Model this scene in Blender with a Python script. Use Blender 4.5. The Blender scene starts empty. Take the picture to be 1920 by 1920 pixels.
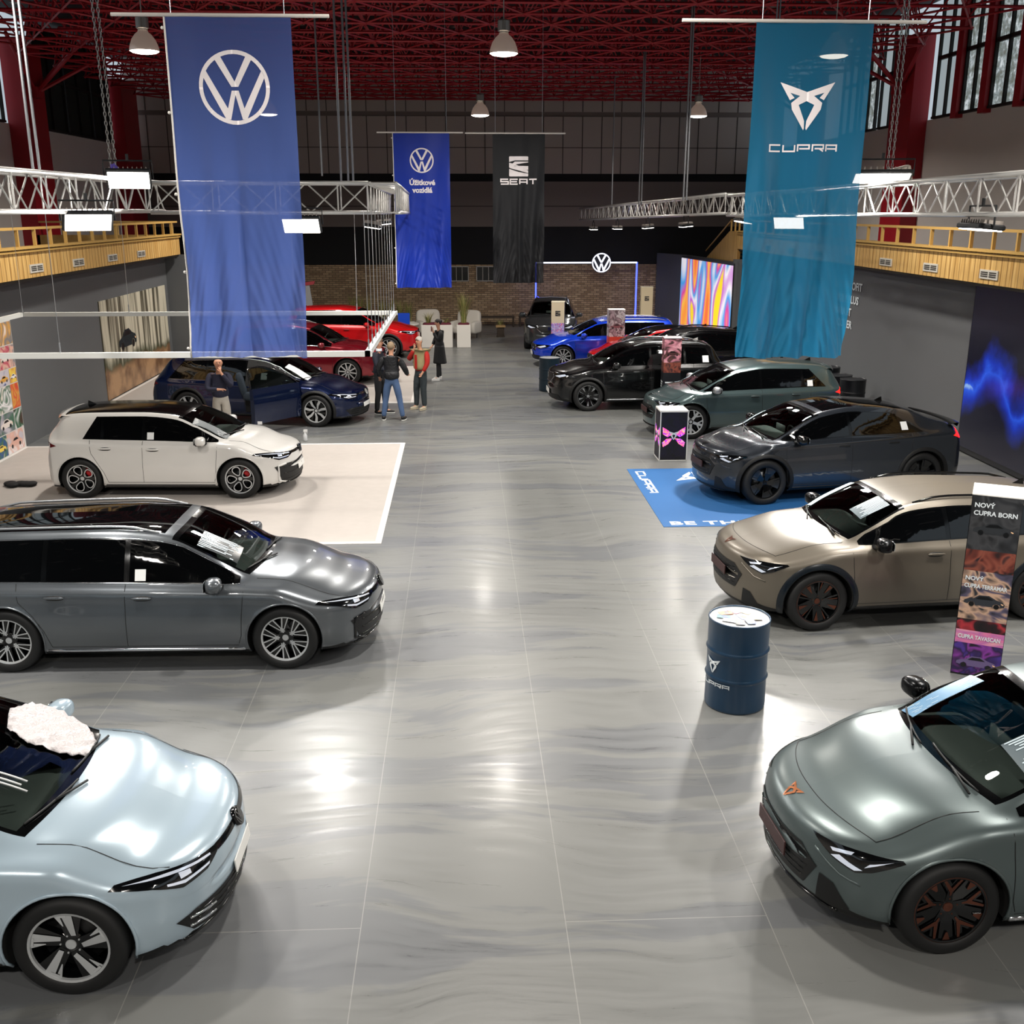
CARS = True; EXPO = 0.05
import bpy, bmesh, math, random
import numpy as np
from mathutils import Vector, Matrix
from mathutils.bvhtree import BVHTree
PI = math.pi
SC = bpy.context.scene
COL = SC.collection
rnd = random.Random(7)
CAM_H = 4.62; FPX = 1950.0
TH = math.atan(567 / FPX); PS = math.atan(95 * math.cos(TH) / FPX)

def hexc(h, k=1.0):
    h = h.lstrip('#')
    c = [int(h[i:i + 2], 16) / 255 for i in (0, 2, 4)]
    return tuple((x / 12.92 if x <= .04045 else ((x + .055) / 1.055) ** 2.4) * k for x in c) + (1.0,)

MATS = {}
def mat(name, color='#808080', rough=.5, metal=0.0, coat=0.0, coat_r=.03, emit=None, es=0.0, spec=.5, noise=0.0, nscale=20.0, bump=0.0, aniso=0):
    if name in MATS: return MATS[name]
    m = bpy.data.materials.new(name); m.use_nodes = True
    nt = m.node_tree; b = nt.nodes['Principled BSDF']
    c = hexc(color) if isinstance(color, str) else color
    b.inputs['Base Color'].default_value = c
    b.inputs['Roughness'].default_value = rough
    b.inputs['Metallic'].default_value = metal
    b.inputs['Coat Weight'].default_value = coat
    b.inputs['Coat Roughness'].default_value = coat_r
    b.inputs['Specular IOR Level'].default_value = spec
    if emit:
        b.inputs['Emission Color'].default_value = hexc(emit) if isinstance(emit, str) else emit
        b.inputs['Emission Strength'].default_value = es
    if noise or bump:
        tc = nt.nodes.new('ShaderNodeTexCoord'); n = nt.nodes.new('ShaderNodeTexNoise')
        n.inputs['Scale'].default_value = nscale; n.inputs['Detail'].default_value = 4
        nt.links.new(tc.outputs['Object'], n.inputs['Vector'])
        if noise:
            mx = nt.nodes.new('ShaderNodeMix'); mx.data_type = 'RGBA'
            mx.inputs['A'].default_value = tuple(x * (1 - noise) for x in c[:3]) + (1,)
            mx.inputs['B'].default_value = tuple(min(1, x * (1 + noise)) for x in c[:3]) + (1,)
            nt.links.new(n.outputs['Fac'], mx.inputs['Factor']); nt.links.new(mx.outputs['Result'], b.inputs['Base Color'])
        if bump:
            bp = nt.nodes.new('ShaderNodeBump'); bp.inputs['Strength'].default_value = bump; bp.inputs['Distance'].default_value = .02
            nt.links.new(n.outputs['Fac'], bp.inputs['Height']); nt.links.new(bp.outputs['Normal'], b.inputs['Normal'])
    MATS[name] = m
    return m

def glow(name, color, es):
    return mat(name, color, rough=.4, emit=color, es=es)

def glass(name, tint, refl=.05):
    """thin glass: mostly see-through with the tint, mirror-like at a slant"""
    if name in MATS: return MATS[name]
    m = bpy.data.materials.new(name); m.use_nodes = True; nt = m.node_tree
    nt.nodes.clear()
    o = nt.nodes.new('ShaderNodeOutputMaterial'); mx = nt.nodes.new('ShaderNodeMixShader')
    tr = nt.nodes.new('ShaderNodeBsdfTransparent'); gl = nt.nodes.new('ShaderNodeBsdfGlossy'); fr = nt.nodes.new('ShaderNodeFresnel')
    tr.inputs[0].default_value = hexc(tint); gl.inputs['Roughness'].default_value = .01; gl.inputs['Color'].default_value = (.9, .95, 1, 1)
    fr.inputs['IOR'].default_value = 1.55
    nt.links.new(fr.outputs[0], mx.inputs[0]); nt.links.new(tr.outputs[0], mx.inputs[1]); nt.links.new(gl.outputs[0], mx.inputs[2])
    nt.links.new(mx.outputs[0], o.inputs[0]); MATS[name] = m
    return m

def link(o, parent=None):
    COL.objects.link(o)
    if parent is not None: o.parent = parent
    return o

def tag(o, label=None, cat=None, group=None, kind=None):
    if label: o['label'] = label
    if cat: o['category'] = cat
    if group: o['group'] = group
    if kind: o['kind'] = kind
    return o

def empty(name, loc=(0, 0, 0), rz=0.0, label=None, cat=None, group=None, kind=None):
    o = bpy.data.objects.new(name, None); o.empty_display_size = .2
    o.location = loc; o.rotation_euler = (0, 0, rz); link(o)
    return tag(o, label, cat, group, kind)

def mesh_obj(name, verts, faces, m, parent=None, smooth=True, midx=None, loc=None):
    me = bpy.data.meshes.new(name)
    me.from_pydata([tuple(map(float, v)) for v in verts], [], [tuple(map(int, f)) for f in faces])
    for mm in (m if isinstance(m, (list, tuple)) else [m]): me.materials.append(mm)
    if midx is not None: me.polygons.foreach_set('material_index', np.array(midx, dtype=np.int32))
    if smooth: me.polygons.foreach_set('use_smooth', np.ones(len(me.polygons), dtype=bool))
    me.update()
    o = bpy.data.objects.new(name, me); link(o, parent)
    if loc: o.location = loc
    return o

class MB:
    def __init__(s): s.v = []; s.f = []; s.mi = []; s.cur = 0; s.any = False
    def m(s, i): s.cur = i; s.any = s.any or i > 0; return s
    def add(s, vs, fs, M=None):
        n = len(s.v)
        if M is not None: vs = [tuple(M @ Vector(v)) for v in vs]
        s.v += [tuple(v) for v in vs]; s.f += [tuple(i + n for i in f) for f in fs]; s.mi += [s.cur] * len(fs)
        return s
    def box(s, c, d, rz=0, M=None, bev=0.0):
        x, y, z = d[0] / 2, d[1] / 2, d[2] / 2
        T = Matrix.Translation(c) @ Matrix.Rotation(rz, 4, 'Z')
        if M is not None: T = T @ M
        if bev > 0:
            b = min(bev, x * .9, y * .9, z * .9)
            vs = []; 
            for sz in (-1, 1):
                for k in (0, 1):
                    zz = sz * (z - (b if k == (0 if sz < 0 else 1) else 0)) if False else None
            prof = [(b, -z), (0, -z + b), (0, z - b), (b, z)]
            for ins, zz in prof:
                for (ax, ay) in ((-1, -1), (1, -1), (1, 1), (-1, 1)):
                    X = x - ins; Y = y - ins
                    # chamfered corner: two verts
                    if (ax, ay) in ((-1, -1), (1, 1)): pts = ((ax * X, ay * (Y - b)), (ax * (X - b), ay * Y))
                    else: pts = ((ax * (X - b), ay * Y), (ax * X, ay * (Y - b)))
                    for p in pts: vs.append((p[0], p[1], zz))
            fs = [tuple(range(7, -1, -1)), tuple(24 + i for i in range(8))]
            for r in range(3):
                for i in range(8):
                    j = (i + 1) % 8; fs.append((r * 8 + i, r * 8 + j, r * 8 + 8 + j, r * 8 + 8 + i))
            return s.add(vs, fs, T)
        vs = [(-x, -y, -z), (x, -y, -z), (x, y, -z), (-x, y, -z), (-x, -y, z), (x, -y, z), (x, y, z), (-x, y, z)]
        fs = [(3, 2, 1, 0), (4, 5, 6, 7), (0, 1, 5, 4), (1, 2, 6, 5), (2, 3, 7, 6), (3, 0, 4, 7)]
        return s.add(vs, fs, T)
    def tube(s, pts, r, n=6, closed=False, caps=True):
        pts = [Vector(p) for p in pts]; k = len(pts); vs = []; fs = []
        up = None
        for i, p in enumerate(pts):
            a = pts[(i - 1) % k] if (closed or i > 0) else p
            b = pts[(i + 1) % k] if (closed or i < k - 1) else p
            t = (b - a)
            if t.length < 1e-9: t = Vector((0, 0, 1))
            t.normalize()
            if up is None: up = Vector((0, 0, 1)) if abs(t.z) < .9 else Vector((1, 0, 0))
            u = t.cross(up)
            if u.length < 1e-6: up = Vector((1, .3, 0)); u = t.cross(up)
            u.normalize(); w = u.cross(t).normalized(); up = w
            rr = r[i] if isinstance(r, (list, tuple)) else r
            for j in range(n):
                an = 2 * PI * j / n
                vs.append(p + u * math.cos(an) * rr + w * math.sin(an) * rr)
        for i in range(k if closed else k - 1):
            for j in range(n):
                a = i * n + j; b = i * n + (j + 1) % n; c = ((i + 1) % k) * n + (j + 1) % n; d = ((i + 1) % k) * n + j
                fs.append((a, d, c, b))
        if caps and not closed:
            fs.append(tuple(range(n))); fs.append(tuple(reversed([(k - 1) * n + j for j in range(n)])))
        return s.add(vs, fs)
    def cyl(s, p0, p1, r, n=12): return s.tube([p0, p1], r, n)
    def lathe(s, prof, n=24, M=None, closed=False):
        """profile [(r,h)] about local Z"""
        vs = []; fs = []; k = len(prof)
        for (r, h) in prof:
            for j in range(n):
                a = 2 * PI * j / n; vs.append((r * math.cos(a), r * math.sin(a), h))
        for i in range(k - 1 + (1 if closed else 0)):
            i2 = (i + 1) % k
            for j in range(n):
                fs.append((i * n + j, i * n + (j + 1) % n, i2 * n + (j + 1) % n, i2 * n + j))
        return s.add(vs, fs, M)
    def sup(s, c, r, e1=.5, e2=.5, n=16, M=None):
        """rounded box / ellipsoid; e=1 ellipsoid, e->0 box"""
        vs = []; fs = []; h = n // 2
        sg = lambda w, e: math.copysign(abs(w) ** e, w)
        for i in range(h + 1):
            p = -PI / 2 + PI * i / h
            for j in range(n):
                t = 2 * PI * j / n
                vs.append((r[0] * sg(math.cos(p), e1) * sg(math.cos(t), e2), r[1] * sg(math.cos(p), e1) * sg(math.sin(t), e2), r[2] * sg(math.sin(p), e1)))
        for i in range(h):
            for j in range(n): fs.append((i * n + j, i * n + (j + 1) % n, (i + 1) * n + (j + 1) % n, (i + 1) * n + j))
        T = Matrix.Translation(c)
        if M is not None: T = T @ M
        return s.add(vs, fs, T)
    def prism(s, poly, h0, h1, M=None):
        """polygon [(x,y)] extruded along local Z"""
        k = len(poly)
        vs = [(x, y, h0) for x, y in poly] + [(x, y, h1) for x, y in poly]
        fs = [tuple(reversed(range(k))), tuple(range(k, 2 * k))] + [(i, (i + 1) % k, k + (i + 1) % k, k + i) for i in range(k)]
        return s.add(vs, fs, M)
    def grid(s, P, closed_u=False):
        nu, nv = len(P), len(P[0]); fs = []
        for i in range(nu - 1 + (1 if closed_u else 0)):
            for j in range(nv - 1):
                i2 = (i + 1) % nu; fs.append((i * nv + j, i2 * nv + j, i2 * nv + j + 1, i * nv + j + 1))
        return s.add([p for r in P for p in r], fs)
    def build(s, name, m, parent=None, smooth=False, loc=None):
        ms = m if isinstance(m, (list, tuple)) else [m]
        o = mesh_obj(name, s.v, s.f, ms, parent, smooth, s.mi if len(ms) > 1 else None, loc)
        return o

def autosmooth(o, ang=35):
    """sharp edges by angle, written into the mesh itself"""
    me = o.data; bm = bmesh.new(); bm.from_mesh(me)
    for f in bm.faces: f.smooth = True
    for e in bm.edges:
        if len(e.link_faces) == 2 and e.calc_face_angle(0) > math.radians(ang): e.smooth = False
    bm.to_mesh(me); bm.free(); return o

def tri_slice(polys, g, w0=None):
    """2-D polygons -> triangulated and cut by a grid of pitch g: (verts2d, faces)"""
    bm = bmesh.new()
    for poly in polys:
        vs = [bm.verts.new((p[0], p[1], 0)) for p in poly]
        try: bm.faces.new(vs)
        except ValueError: pass
    bmesh.ops.triangulate(bm, faces=bm.faces[:])
    if g:
        xs = [v.co.x for v in bm.verts]; ys = [v.co.y for v in bm.verts]
        for ax, lo, hi in ((0, min(xs), max(xs)), (1, min(ys), max(ys))):
            k = math.ceil(lo / g + 1e-6)
            while k * g < hi - 1e-6:
                co = [0, 0, 0]; co[ax] = k * g; no = [0, 0, 0]; no[ax] = 1
                bmesh.ops.bisect_plane(bm, geom=bm.verts[:] + bm.edges[:] + bm.faces[:], plane_co=co, plane_no=no); k += 1
    for f in bm.faces:
        f.normal_update()
        if f.normal.z < 0: f.normal_flip()
    bm.verts.index_update()
    r = [(v.co.x, v.co.y) for v in bm.verts], [[v.index for v in f.verts] for f in bm.faces]
    bm.free(); return r

def text_mesh(txt, size, bold=0.0, align='CENTER', sx=1.0, space=1.0, shear=0):
    cu = bpy.data.curves.new('t', 'FONT'); cu.body = txt; cu.size = size; cu.align_x = align; cu.offset = bold; cu.space_character = space; cu.shear = shear
    cu.resolution_u = 3; cu.fill_mode = 'FRONT'
    o = bpy.data.objects.new('t', cu); COL.objects.link(o)
    dg = bpy.context.evaluated_depsgraph_get(); dg.update()
    me = o.evaluated_get(dg).to_mesh()
    vs = [(v.co.x * sx, v.co.y) for v in me.vertices]; fs = [list(p.vertices) for p in me.polygons]
    o.evaluated_get(dg).to_mesh_clear(); bpy.data.objects.remove(o); bpy.data.curves.remove(cu)
    return vs, fs

def stroke(pts, w, closed=False):
    """a thick open polyline as a list of quads, mitred"""
    n = len(pts); P = [Vector(p) for p in pts]; L = []; R = []
    for i in range(n):
        a = P[i - 1] if (i > 0 or closed) else None; b = P[(i + 1) % n] if (i < n - 1 or closed) else None
        d1 = (P[i] - a).normalized() if a is not None else None; d2 = (b - P[i]).normalized() if b is not None else None
        if d1 is None: d1 = d2
        if d2 is None: d2 = d1
        n1 = Vector((-d1.y, d1.x)); n2 = Vector((-d2.y, d2.x)); m = (n1 + n2).normalized()
        k = min(3, 1 / max(.2, m.dot(n1))) * w / 2
        L.append(P[i] + m * k); R.append(P[i] - m * k)
    return [[tuple(R[i]), tuple(R[(i + 1) % n]), tuple(L[(i + 1) % n]), tuple(L[i])] for i in range(n if closed else n - 1)]

def ring(cx, cy, r0, r1, n=48):
    return [[(cx + r * math.cos(a), cy + r * math.sin(a)) for r, a in ((r0, 2 * PI * i / n), (r1, 2 * PI * i / n), (r1, 2 * PI * (i + 1) / n), (r0, 2 * PI * (i + 1) / n))] for i in range(n)]

def logo_vw(r=1.0):
    P = ring(0, 0, r * .89, r)
    w = .155 * r
    def cut(pts): return [(p[0] * r, p[1] * r) for p in pts]
    def band(a, b, w2=.155):
        return None
    # V arms and W arms as closed polygons
    V = [(-.50, .76), (-.33, .85), (0, .17), (.33, .85), (.50, .76), (.075, -.0), (-.075, -.0)]
    P.append(cut([(-.52, .745), (-.36, .83), (-.0, .16), (-.0, .02), (-.10, .02)]))
    P.append(cut([(.52, .745), (.10, .02), (.0, .02), (.0, .16), (.36, .83)]))
    P.append(cut([(-.88, .30), (-.79, .46), (-.24, -.56), (-.10, -.08), (0, -.08), (-.0, -.2), (-.17, -.86), (-.30, -.86)]))
    P.append(cut([(.88, .30), (.30, -.86), (.17, -.86), (.0, -.2), (0, -.08), (.10, -.08), (.24, -.56), (.79, .46)]))
    return P

def logo_cupra(h=1.0):
    R = [(0, 78), (150, 128), (92, 36), (68, 48), (92, 74), (38, 58), (84, 22), (78, -12), (8, -118), (4, -108), (6, -70), (42, 12), (0, 32)]
    k = h / 246
    a = [(x * k, y * k) for x, y in R]; b = [(-x * k, y * k) for x, y in reversed(R)]
    return [a, b]

def logo_seat(s=1.0):
    def q(pts): return [((x - .5) * s, (y - .5) * s) for x, y in pts]
    return [q([(.03, 1), (.97, 1), (1, .97), (1, .80), (.30, .80), (0, .72), (0, .97)]), q([(0, .68), (0, .45), (.06, .41), (1, .17), (1, .29), (.10, .55), (.30, .62)]),
            q([(.30, .74), (1, .74), (1, .70), (.20, .58), (.12, .62)][:4] + [(.12, .6)]),
            q([(0, .38), (0, .03), (.03, 0), (.97, 0), (1, .03), (1, .14), (.5, .22), (0, .26)]), q([(1, .52), (1, .33), (.85, .35), (.18, .53)])]

GLY = {'C': [[(1, 1), (0, 1), (0, 0), (1, 0)]], 'U': [[(0, 1), (0, 0), (1, 0), (1, 1)]], 'P': [[(0, 0), (0, 1), (1, 1), (1, .42), (.15, .42)]],
       'R': [[(0, 0), (0, 1), (1, 1), (1, .42), (.2, .42)], [(.6, .42), (1, 0)]], 'A': [[(0, 0), (0, 1), (1, 1), (1, 0)], [(.1, .42), (.95, .42)]],
       'S': [[(1, 1), (0, 1), (0, .52), (1, .52), (1, 0), (0, 0)]], 'E': [[(1, 1), (0, 1), (0, 0), (1, 0)], [(.1, .5), (.9, .5)]],
       'T': [[(0, 1), (1, 1)], [(.5, .95), (.5, 0)]]}
def glyphs(txt, h, wide=1.5, th=.17, gap=.45):
    out = []; x = 0; W = h * wide; t = h * th
    for ch in txt:
        for st in GLY[ch]:
            out += stroke([(x + px * W, py * (h - t) + t / 2 - h / 2) for px, py in st], t)
        x += W + gap * h
    tot = x - gap * h
    return [[(a - tot / 2, b) for a, b in q] for q in out]

def shift(polys, dx, dy): return [[(x + dx, y + dy) for x, y in p] for p in polys]

def flat(name, polys, M, m, parent=None, g=None, off=.002, f=None, vf=None):
    """flat artwork (polygons in local x,y) laid on a surface by matrix M; f(x,y)->z bends it with its carrier"""
    if vf is None: vs, fs = tri_slice(polys, g)
    else: vs, fs = vf
    V = [tuple(M @ Vector((x, y, off + (f(x, y) if f else 0)))) for x, y in vs]
    return mesh_obj(name, V, fs, m, parent, smooth=bool(f))

def wallM(loc, face):
    """matrix whose local x,y lie on a vertical face; face = direction the face looks: '-y','+x','-x','up'"""
    if face == '-y': R = Matrix(((1, 0, 0), (0, 0, -1), (0, 1, 0)))
    elif face == '+x': R = Matrix(((0, 0, 1), (1, 0, 0), (0, 1, 0)))
    elif face == '-x': R = Matrix(((0, 0, -1), (-1, 0, 0), (0, 1, 0)))
    else: R = Matrix.Identity(3)
    return Matrix.Translation(loc) @ R.to_4x4()

def dup(root, loc=None, rz=None, label=None, group=None):
    r = root.copy(); COL.objects.link(r)
    if loc is not None: r.location = loc
    if rz is not None: r.rotation_euler = (0, 0, rz)
    if label: r['label'] = label
    if group: r['group'] = group
    for ch in list(root.children):
        c = ch.copy(); COL.objects.link(c); c.parent = r
        for g in list(ch.children):
            d = g.copy(); COL.objects.link(d); d.parent = c
    return r
# ---------------------------------------------------------------- cars
def pch(t, y, tq):
    """monotone cubic interpolation"""
    t = np.asarray(t, float); y = np.asarray(y, float); h = np.diff(t); d = np.diff(y) / h; m = np.zeros_like(y)
    for i in range(1, len(y) - 1):
        if d[i - 1] * d[i] > 0:
            w1 = 2 * h[i] + h[i - 1]; w2 = h[i] + 2 * h[i - 1]; m[i] = (w1 + w2) / (w1 / d[i - 1] + w2 / d[i])
    m[0] = d[0]; m[-1] = d[-1]
    k = np.clip(np.searchsorted(t, tq, side='right') - 1, 0, len(t) - 2); s = (tq - t[k]) / h[k]
    return (1 + 2 * s) * (1 - s) ** 2 * y[k] + s * (1 - s) ** 2 * h[k] * m[k] + s * s * (3 - 2 * s) * y[k + 1] + s * s * (s - 1) * h[k] * m[k + 1]

def smooth1(a, ax, n):
    a = a.copy()
    for _ in range(n):
        b = np.moveaxis(a, ax, 0); c = b.copy(); c[1:-1] = .25 * b[:-2] + .5 * b[1:-1] + .25 * b[2:]; a = np.moveaxis(c, 0, ax)
    return a

class Car:
    """loft of cross-sections; local x forward, z up, origin on the floor midway between the axles"""
    def __init__(s, p, res=1.0):
        s.p = p; s.res = res
        wb, HW, H = p['wb'], p['hw'], p['h']
        fa, ra = wb / 2, -wb / 2; s.fa, s.ra = fa, ra
        nose, tail = fa + p['fo'], ra - p['ro']; s.nose, s.tail = nose, tail
        g = p.get('gc', .17)
        hz = p['hood']; cx, cz = p['cowl']; rx, rz = p['roof_f']; px_, pz = p['roof_p']; bx, bz = p['roof_r']; dx, dz = p['deck']
        bf, br = p['belt']; yR = p['yr']
        nz = p.get('nose_z', .52); bl = p.get('blunt', 1.0)
        beltz = lambda x: bf + (br - bf) * min(1, max(0, (cx - x) / (cx - dx)))
        # x, z0, hw, zb, yr, zr, zt, sweep
        K = []
        def hoodst(x, z0, w, zt, sw):
            zb = zt - p.get('crown', .085) * (1.0 if x < fa + .3 else .9)
            K.append((x, z0, w, zb, .70, zb + .72 * (zt - zb), zt, sw))
        fs = p.get('fsweep', .42)
        K.append((nose, nz - .05, .50 * bl, nz, .3, nz + .02, nz + .04, fs))
        K.append((nose - .006, .33, .66 * bl, nz + .03, .45, nz + .06, nz + .09, fs))
        K.append((nose - .025, g + .045, .78 * bl, hz - .13, .55, hz - .09, hz - .075, fs))
        K.append((nose - .075, g + .015, .87 * bl, hz - .085, .60, hz - .035, hz - .02, fs))
        hoodst(nose - .16, g + .0, .935, hz + .012, fs * .95)
        hoodst(nose - .34, g, .972, hz + .05, fs * .8)
        hl = lambda t: hz + .05 + (cz - hz - .05) * (1 - (1 - t) ** 1.6)
        xa_, xb_ = nose - .34, cx + .16; zb2 = beltz(cx)
        for t_, w_, s2_ in ((.36, .995, .32), (.70, 1.0, .27)):
            xx = xa_ + (xb_ - xa_) * t_; zt_ = hl(t_ * .93); zb_h = zt_ - p.get('crown', .085) * .95; K.append((xx, g, w_, zb_h, .70, zb_h + .72 * (zt_ - zb_h), zt_, s2_))
        K.append((xb_, g, 1.0, zb2 - .010, .72, cz - .042, cz - .012, .23))
        s.kc = len(K)
        K.append((cx, g, 1.0, beltz(cx), .735 / HW * .92, cz - .03, cz, .23))
        for t in (.33, .66):
            x = cx + (rx - cx) * t; z = cz + (rz - cz) * (t + .06 * math.sin(PI * t))
            K.append((x, g, 1.0, beltz(x), (.735 + (yR + .015 - .735) * t) / HW, z - .03 - .035 * t, z, .23 - .1 * t))
        s.kf = len(K)
        K.append((rx, g, 1.0, beltz(rx), (yR + .01) / HW, rz - .062, rz, .12))
        K.append(((rx + px_) / 2, g, 1.0, beltz((rx + px_) / 2), yR / HW, (rz + pz) / 2 + .012 - .07, (rz + pz) / 2 + .012, .05))
        K.append((px_, g, 1.0, beltz(px_), yR / HW, pz - .07, pz, .0))
        m = (px_ + bx) / 2; K.append((m, g, 1.0, beltz(m), (yR - .01) / HW, (pz + bz) / 2 + .018 - .072, (pz + bz) / 2 + .018, -.02))
        s.kr = len(K)
        K.append((bx, g, .995, beltz(bx), (yR - .035) / HW, bz - .075, bz, -.06))
        tm = p.get('tmid', .5)
        mx = bx + (dx - bx) * .5; mz = bz + (dz - bz) * tm
        K.append((mx, g, .985, min(beltz(mx), mz - .06), (yR + .01) / HW, mz - .045, mz, -.12))
        s.kd = len(K)
        K.append((dx, g + .01, .97, min(beltz(dx), dz - .04), (yR + .05) / HW, dz - .02, dz, -.17))
        tz = p.get('tail_z', .55)
        if p.get('notch'):   # short boot lid behind the glass
            K.append(((dx + tail) / 2 - .02, g + .02, .96, dz - .055, .68, dz - .02, dz - .005, -.2))
        K.append((tail + .09, g + .05, .93, dz - .16, .62, dz - .13, dz - .115 if not p.get('notch') else dz - .03, -.24))
        K.append((tail + .035, g + .08, .90, dz - .26, .6, dz - .23, dz - .21, -.26))
        K.append((tail + .006, g + .14, .85, tz + .06, .5, tz + .09, tz + .11, -.27))
        K.append((tail, tz - .06, .75, tz, .4, tz + .03, tz + .05, -.27))
        K = np.array(K, float); nk = len(K); s.K = K
        # sampling: more rows where the span is long
        seg = np.hypot(np.diff(K[:, 0]), .6 * np.diff(K[:, 6]))
        cnt = np.maximum(4, np.round(seg / (.034 / res))).astype(int)
        u = []; s.iu = [0]
        for i in range(nk - 1):
            u += list(i + np.arange(cnt[i]) / cnt[i]); s.iu.append(len(u))
        u.append(nk - 1.0); u = np.array(u); t = np.arange(nk)
        # parametrise by cumulative length so that speeds stay even
        cl = np.concatenate([[0], np.cumsum(seg)]); uq = np.interp(u, t, cl)
        C = [pch(cl, K[:, j], uq) for j in range(8)]
        C = [np.asarray(c) for c in C]
        x, z0, w, zb, yr, zr, zt, sw = C
        for arr in (z0, w, zb, yr, zr, zt, sw):
            arr[:] = smooth1(arr, 0, int(4 * res))
        hw = w * HW; yR_ = yr * HW
        yb = hw * p.get('yb', .925)
        yb = np.minimum(yb, hw - .03)
        n = len(u); zc = z0 + (zb - z0)
        def P(y, z): return np.stack([y + 0 * x, z + 0 * x], 1)
        ht = zb - z0
        G = [P(0 * x, z0), P(.55 * hw, z0), P(hw - .13, z0 + .004), P(hw - .045, z0 + np.minimum(.06, .15 * ht)), P(hw - .018, z0 + np.minimum(.14, .28 * ht)), P(hw, z0 + .52 * ht),
             P(hw - p.get('waist', .012), z0 + .76 * ht), P(hw * .5 + yb * .5 + .012, zb - .06 * np.minimum(1, ht / .3)), P(yb, zb)]
        glh = np.clip((zr - zb) / .35, 0, 1)
        G.append(P(yb * .5 + yR_ * .5 + .022 * glh, (zb + zr) / 2))
        G += [P(yR_, zr), P(yR_ - .045 - .1 * (1 - glh) * yR_, zr + (zt - zr) * (.42)), P(yR_ * .5, zr + (zt - zr) * .84), P(0 * x, zt)]
        cv = [2, 3, 3, 3, 6, 5, 5, 3, 5, 5, 3, 6, 6]; cv = [max(2, int(round(c * (res if res > .7 else .75)))) for c in cv]
        s.jv = [0]; T = []
        for j, c in enumerate(cv): T += list(j + np.arange(c) / c); s.jv.append(len(T))
        T.append(len(cv)); T = np.array(T, float)
        G = np.stack(G, 1)  # n, rows, 2
        S = np.zeros((n, len(T), 3))
        for i in range(n):
            g2 = G[i]; d = np.concatenate([[0], np.cumsum(np.maximum(1e-3, np.hypot(*(np.diff(g2, axis=0).T))))])
            tq = np.interp(T, np.arange(len(cv) + 1), d)
            S[i, :, 1] = pch(d, g2[:, 0], tq); S[i, :, 2] = pch(d, g2[:, 1], tq)
            S[i, :, 0] = x[i]
        S = smooth1(S, 1, 1)
        S[:, :, 0] -= sw[:, None] * (np.abs(S[:, :, 1]) / HW) ** 2.3
        S = smooth1(S, 0, 2)
        S[:, 0, 1] = 0; S[:, -1, 1] = 0
        s.S = S; s.n = n; s.nv = len(T)
        # hood creases
        # full mirrored grid, for projection
        full = np.concatenate([S, (S * [1, -1, 1])[:, ::-1]], 1)
        nu, nv = full.shape[:2]
        s.V = full.reshape(-1, 3); F = []
        for i in range(nu - 1):
            for j in range(nv - 1):
                if j == s.nv - 1: continue
                F.append((i * nv + j, (i + 1) * nv + j, (i + 1) * nv + j + 1, i * nv + j + 1))
        s.caps = []
        for i, fl in ((0, 0), (nu - 1, 1)):
            for j in range(0, s.nv - 1):
                q = (i * nv + j, i * nv + j + 1, i * nv + nv - 2 - j, i * nv + nv - 1 - j)
                s.caps.append(tuple(reversed(q)) if fl else q)
        s.F = F; s.nu2, s.nv2 = nu, nv
        s.bvh = BVHTree.FromPolygons([tuple(v) for v in s.V], F + s.caps)
        s.flipn = True

    def hit(s, p, n):
        """surface point seen from far outside along -n through p"""
        n = Vector(n).normalized(); o = Vector(p) + n * 4
        r = s.bvh.ray_cast(o, -n)
        if r[0] is None:
            r = s.bvh.find_nearest(Vector(p))
        no = r[1] if r[1].dot(n) > 0 else -r[1]
        return r[0], no
    def basis(s, n):
        n = Vector(n).normalized(); t = Vector((0, 0, 1)).cross(n)
        if t.length < .1: t = Vector((0, 1, 0))
        t.normalize(); return t, n.cross(t)
    def patch(s, name, pts, n, m, parent, off=.004, g=.05, polys=None, both=False, smooth=True, reuse=None):
        """skin piece lying on the body: outline in rough 3-D points seen along n"""
        t, w = s.basis(n); PP = polys or [pts]
        n_ = Vector(n).normalized()
        P2 = [[(Vector(p).dot(t), Vector(p).dot(w)) for p in q] for q in PP]
        P2 = [list(reversed(q)) if sum(q[i][0] * q[(i + 1) % len(q)][1] - q[(i + 1) % len(q)][0] * q[i][1] for i in range(len(q))) < 0 else q for q in P2]
        vs, fs = tri_slice(P2, g)
        c = sum((Vector(p) for p in PP[0]), Vector()) / len(PP[0]); dn = c.dot(n_)
        V = []
        for a, b in vs:
            q, no = s.hit(t * a + w * b + n_ * dn, n_); V.append(q + no * off)
        o = mesh_obj(name, V, fs, m, parent, smooth)
        if both:
            o2 = mesh_obj(name, [(v[0], -v[1], v[2]) for v in V], [list(reversed(f)) for f in fs], m, parent, smooth)
            return o, o2
        return o
    def line(s, pts, n, r, m, name, parent, inset=0.0, both=False, step=.05, k=6, closed=False, mb=None):
        """bead or shut line running over the body"""
        out = []; PT = [Vector(p) for p in pts]
        if closed: PT.append(PT[0])
        for i in range(len(PT) - 1):
            L = (PT[i + 1] - PT[i]).length; c = max(1, int(L / step))
            for j in range(c): out.append(PT[i].lerp(PT[i + 1], j / c))
        out.append(PT[-1])
        Q = []
        for p in out:
            q, no = s.hit(p, n); Q.append(q - no * inset)
        if mb is not None: 
            mb.tube(Q, r, k); 
            if both: mb.tube([(q[0], -q[1], q[2]) for q in Q], r, k)
            return
        b = MB(); b.tube(Q, r, k); o = b.build(name, m, parent, True)
        if both:
            b = MB(); b.tube([(q[0], -q[1], q[2]) for q in Q], r, k); b.build(name, m, parent, True)
        return o

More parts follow.
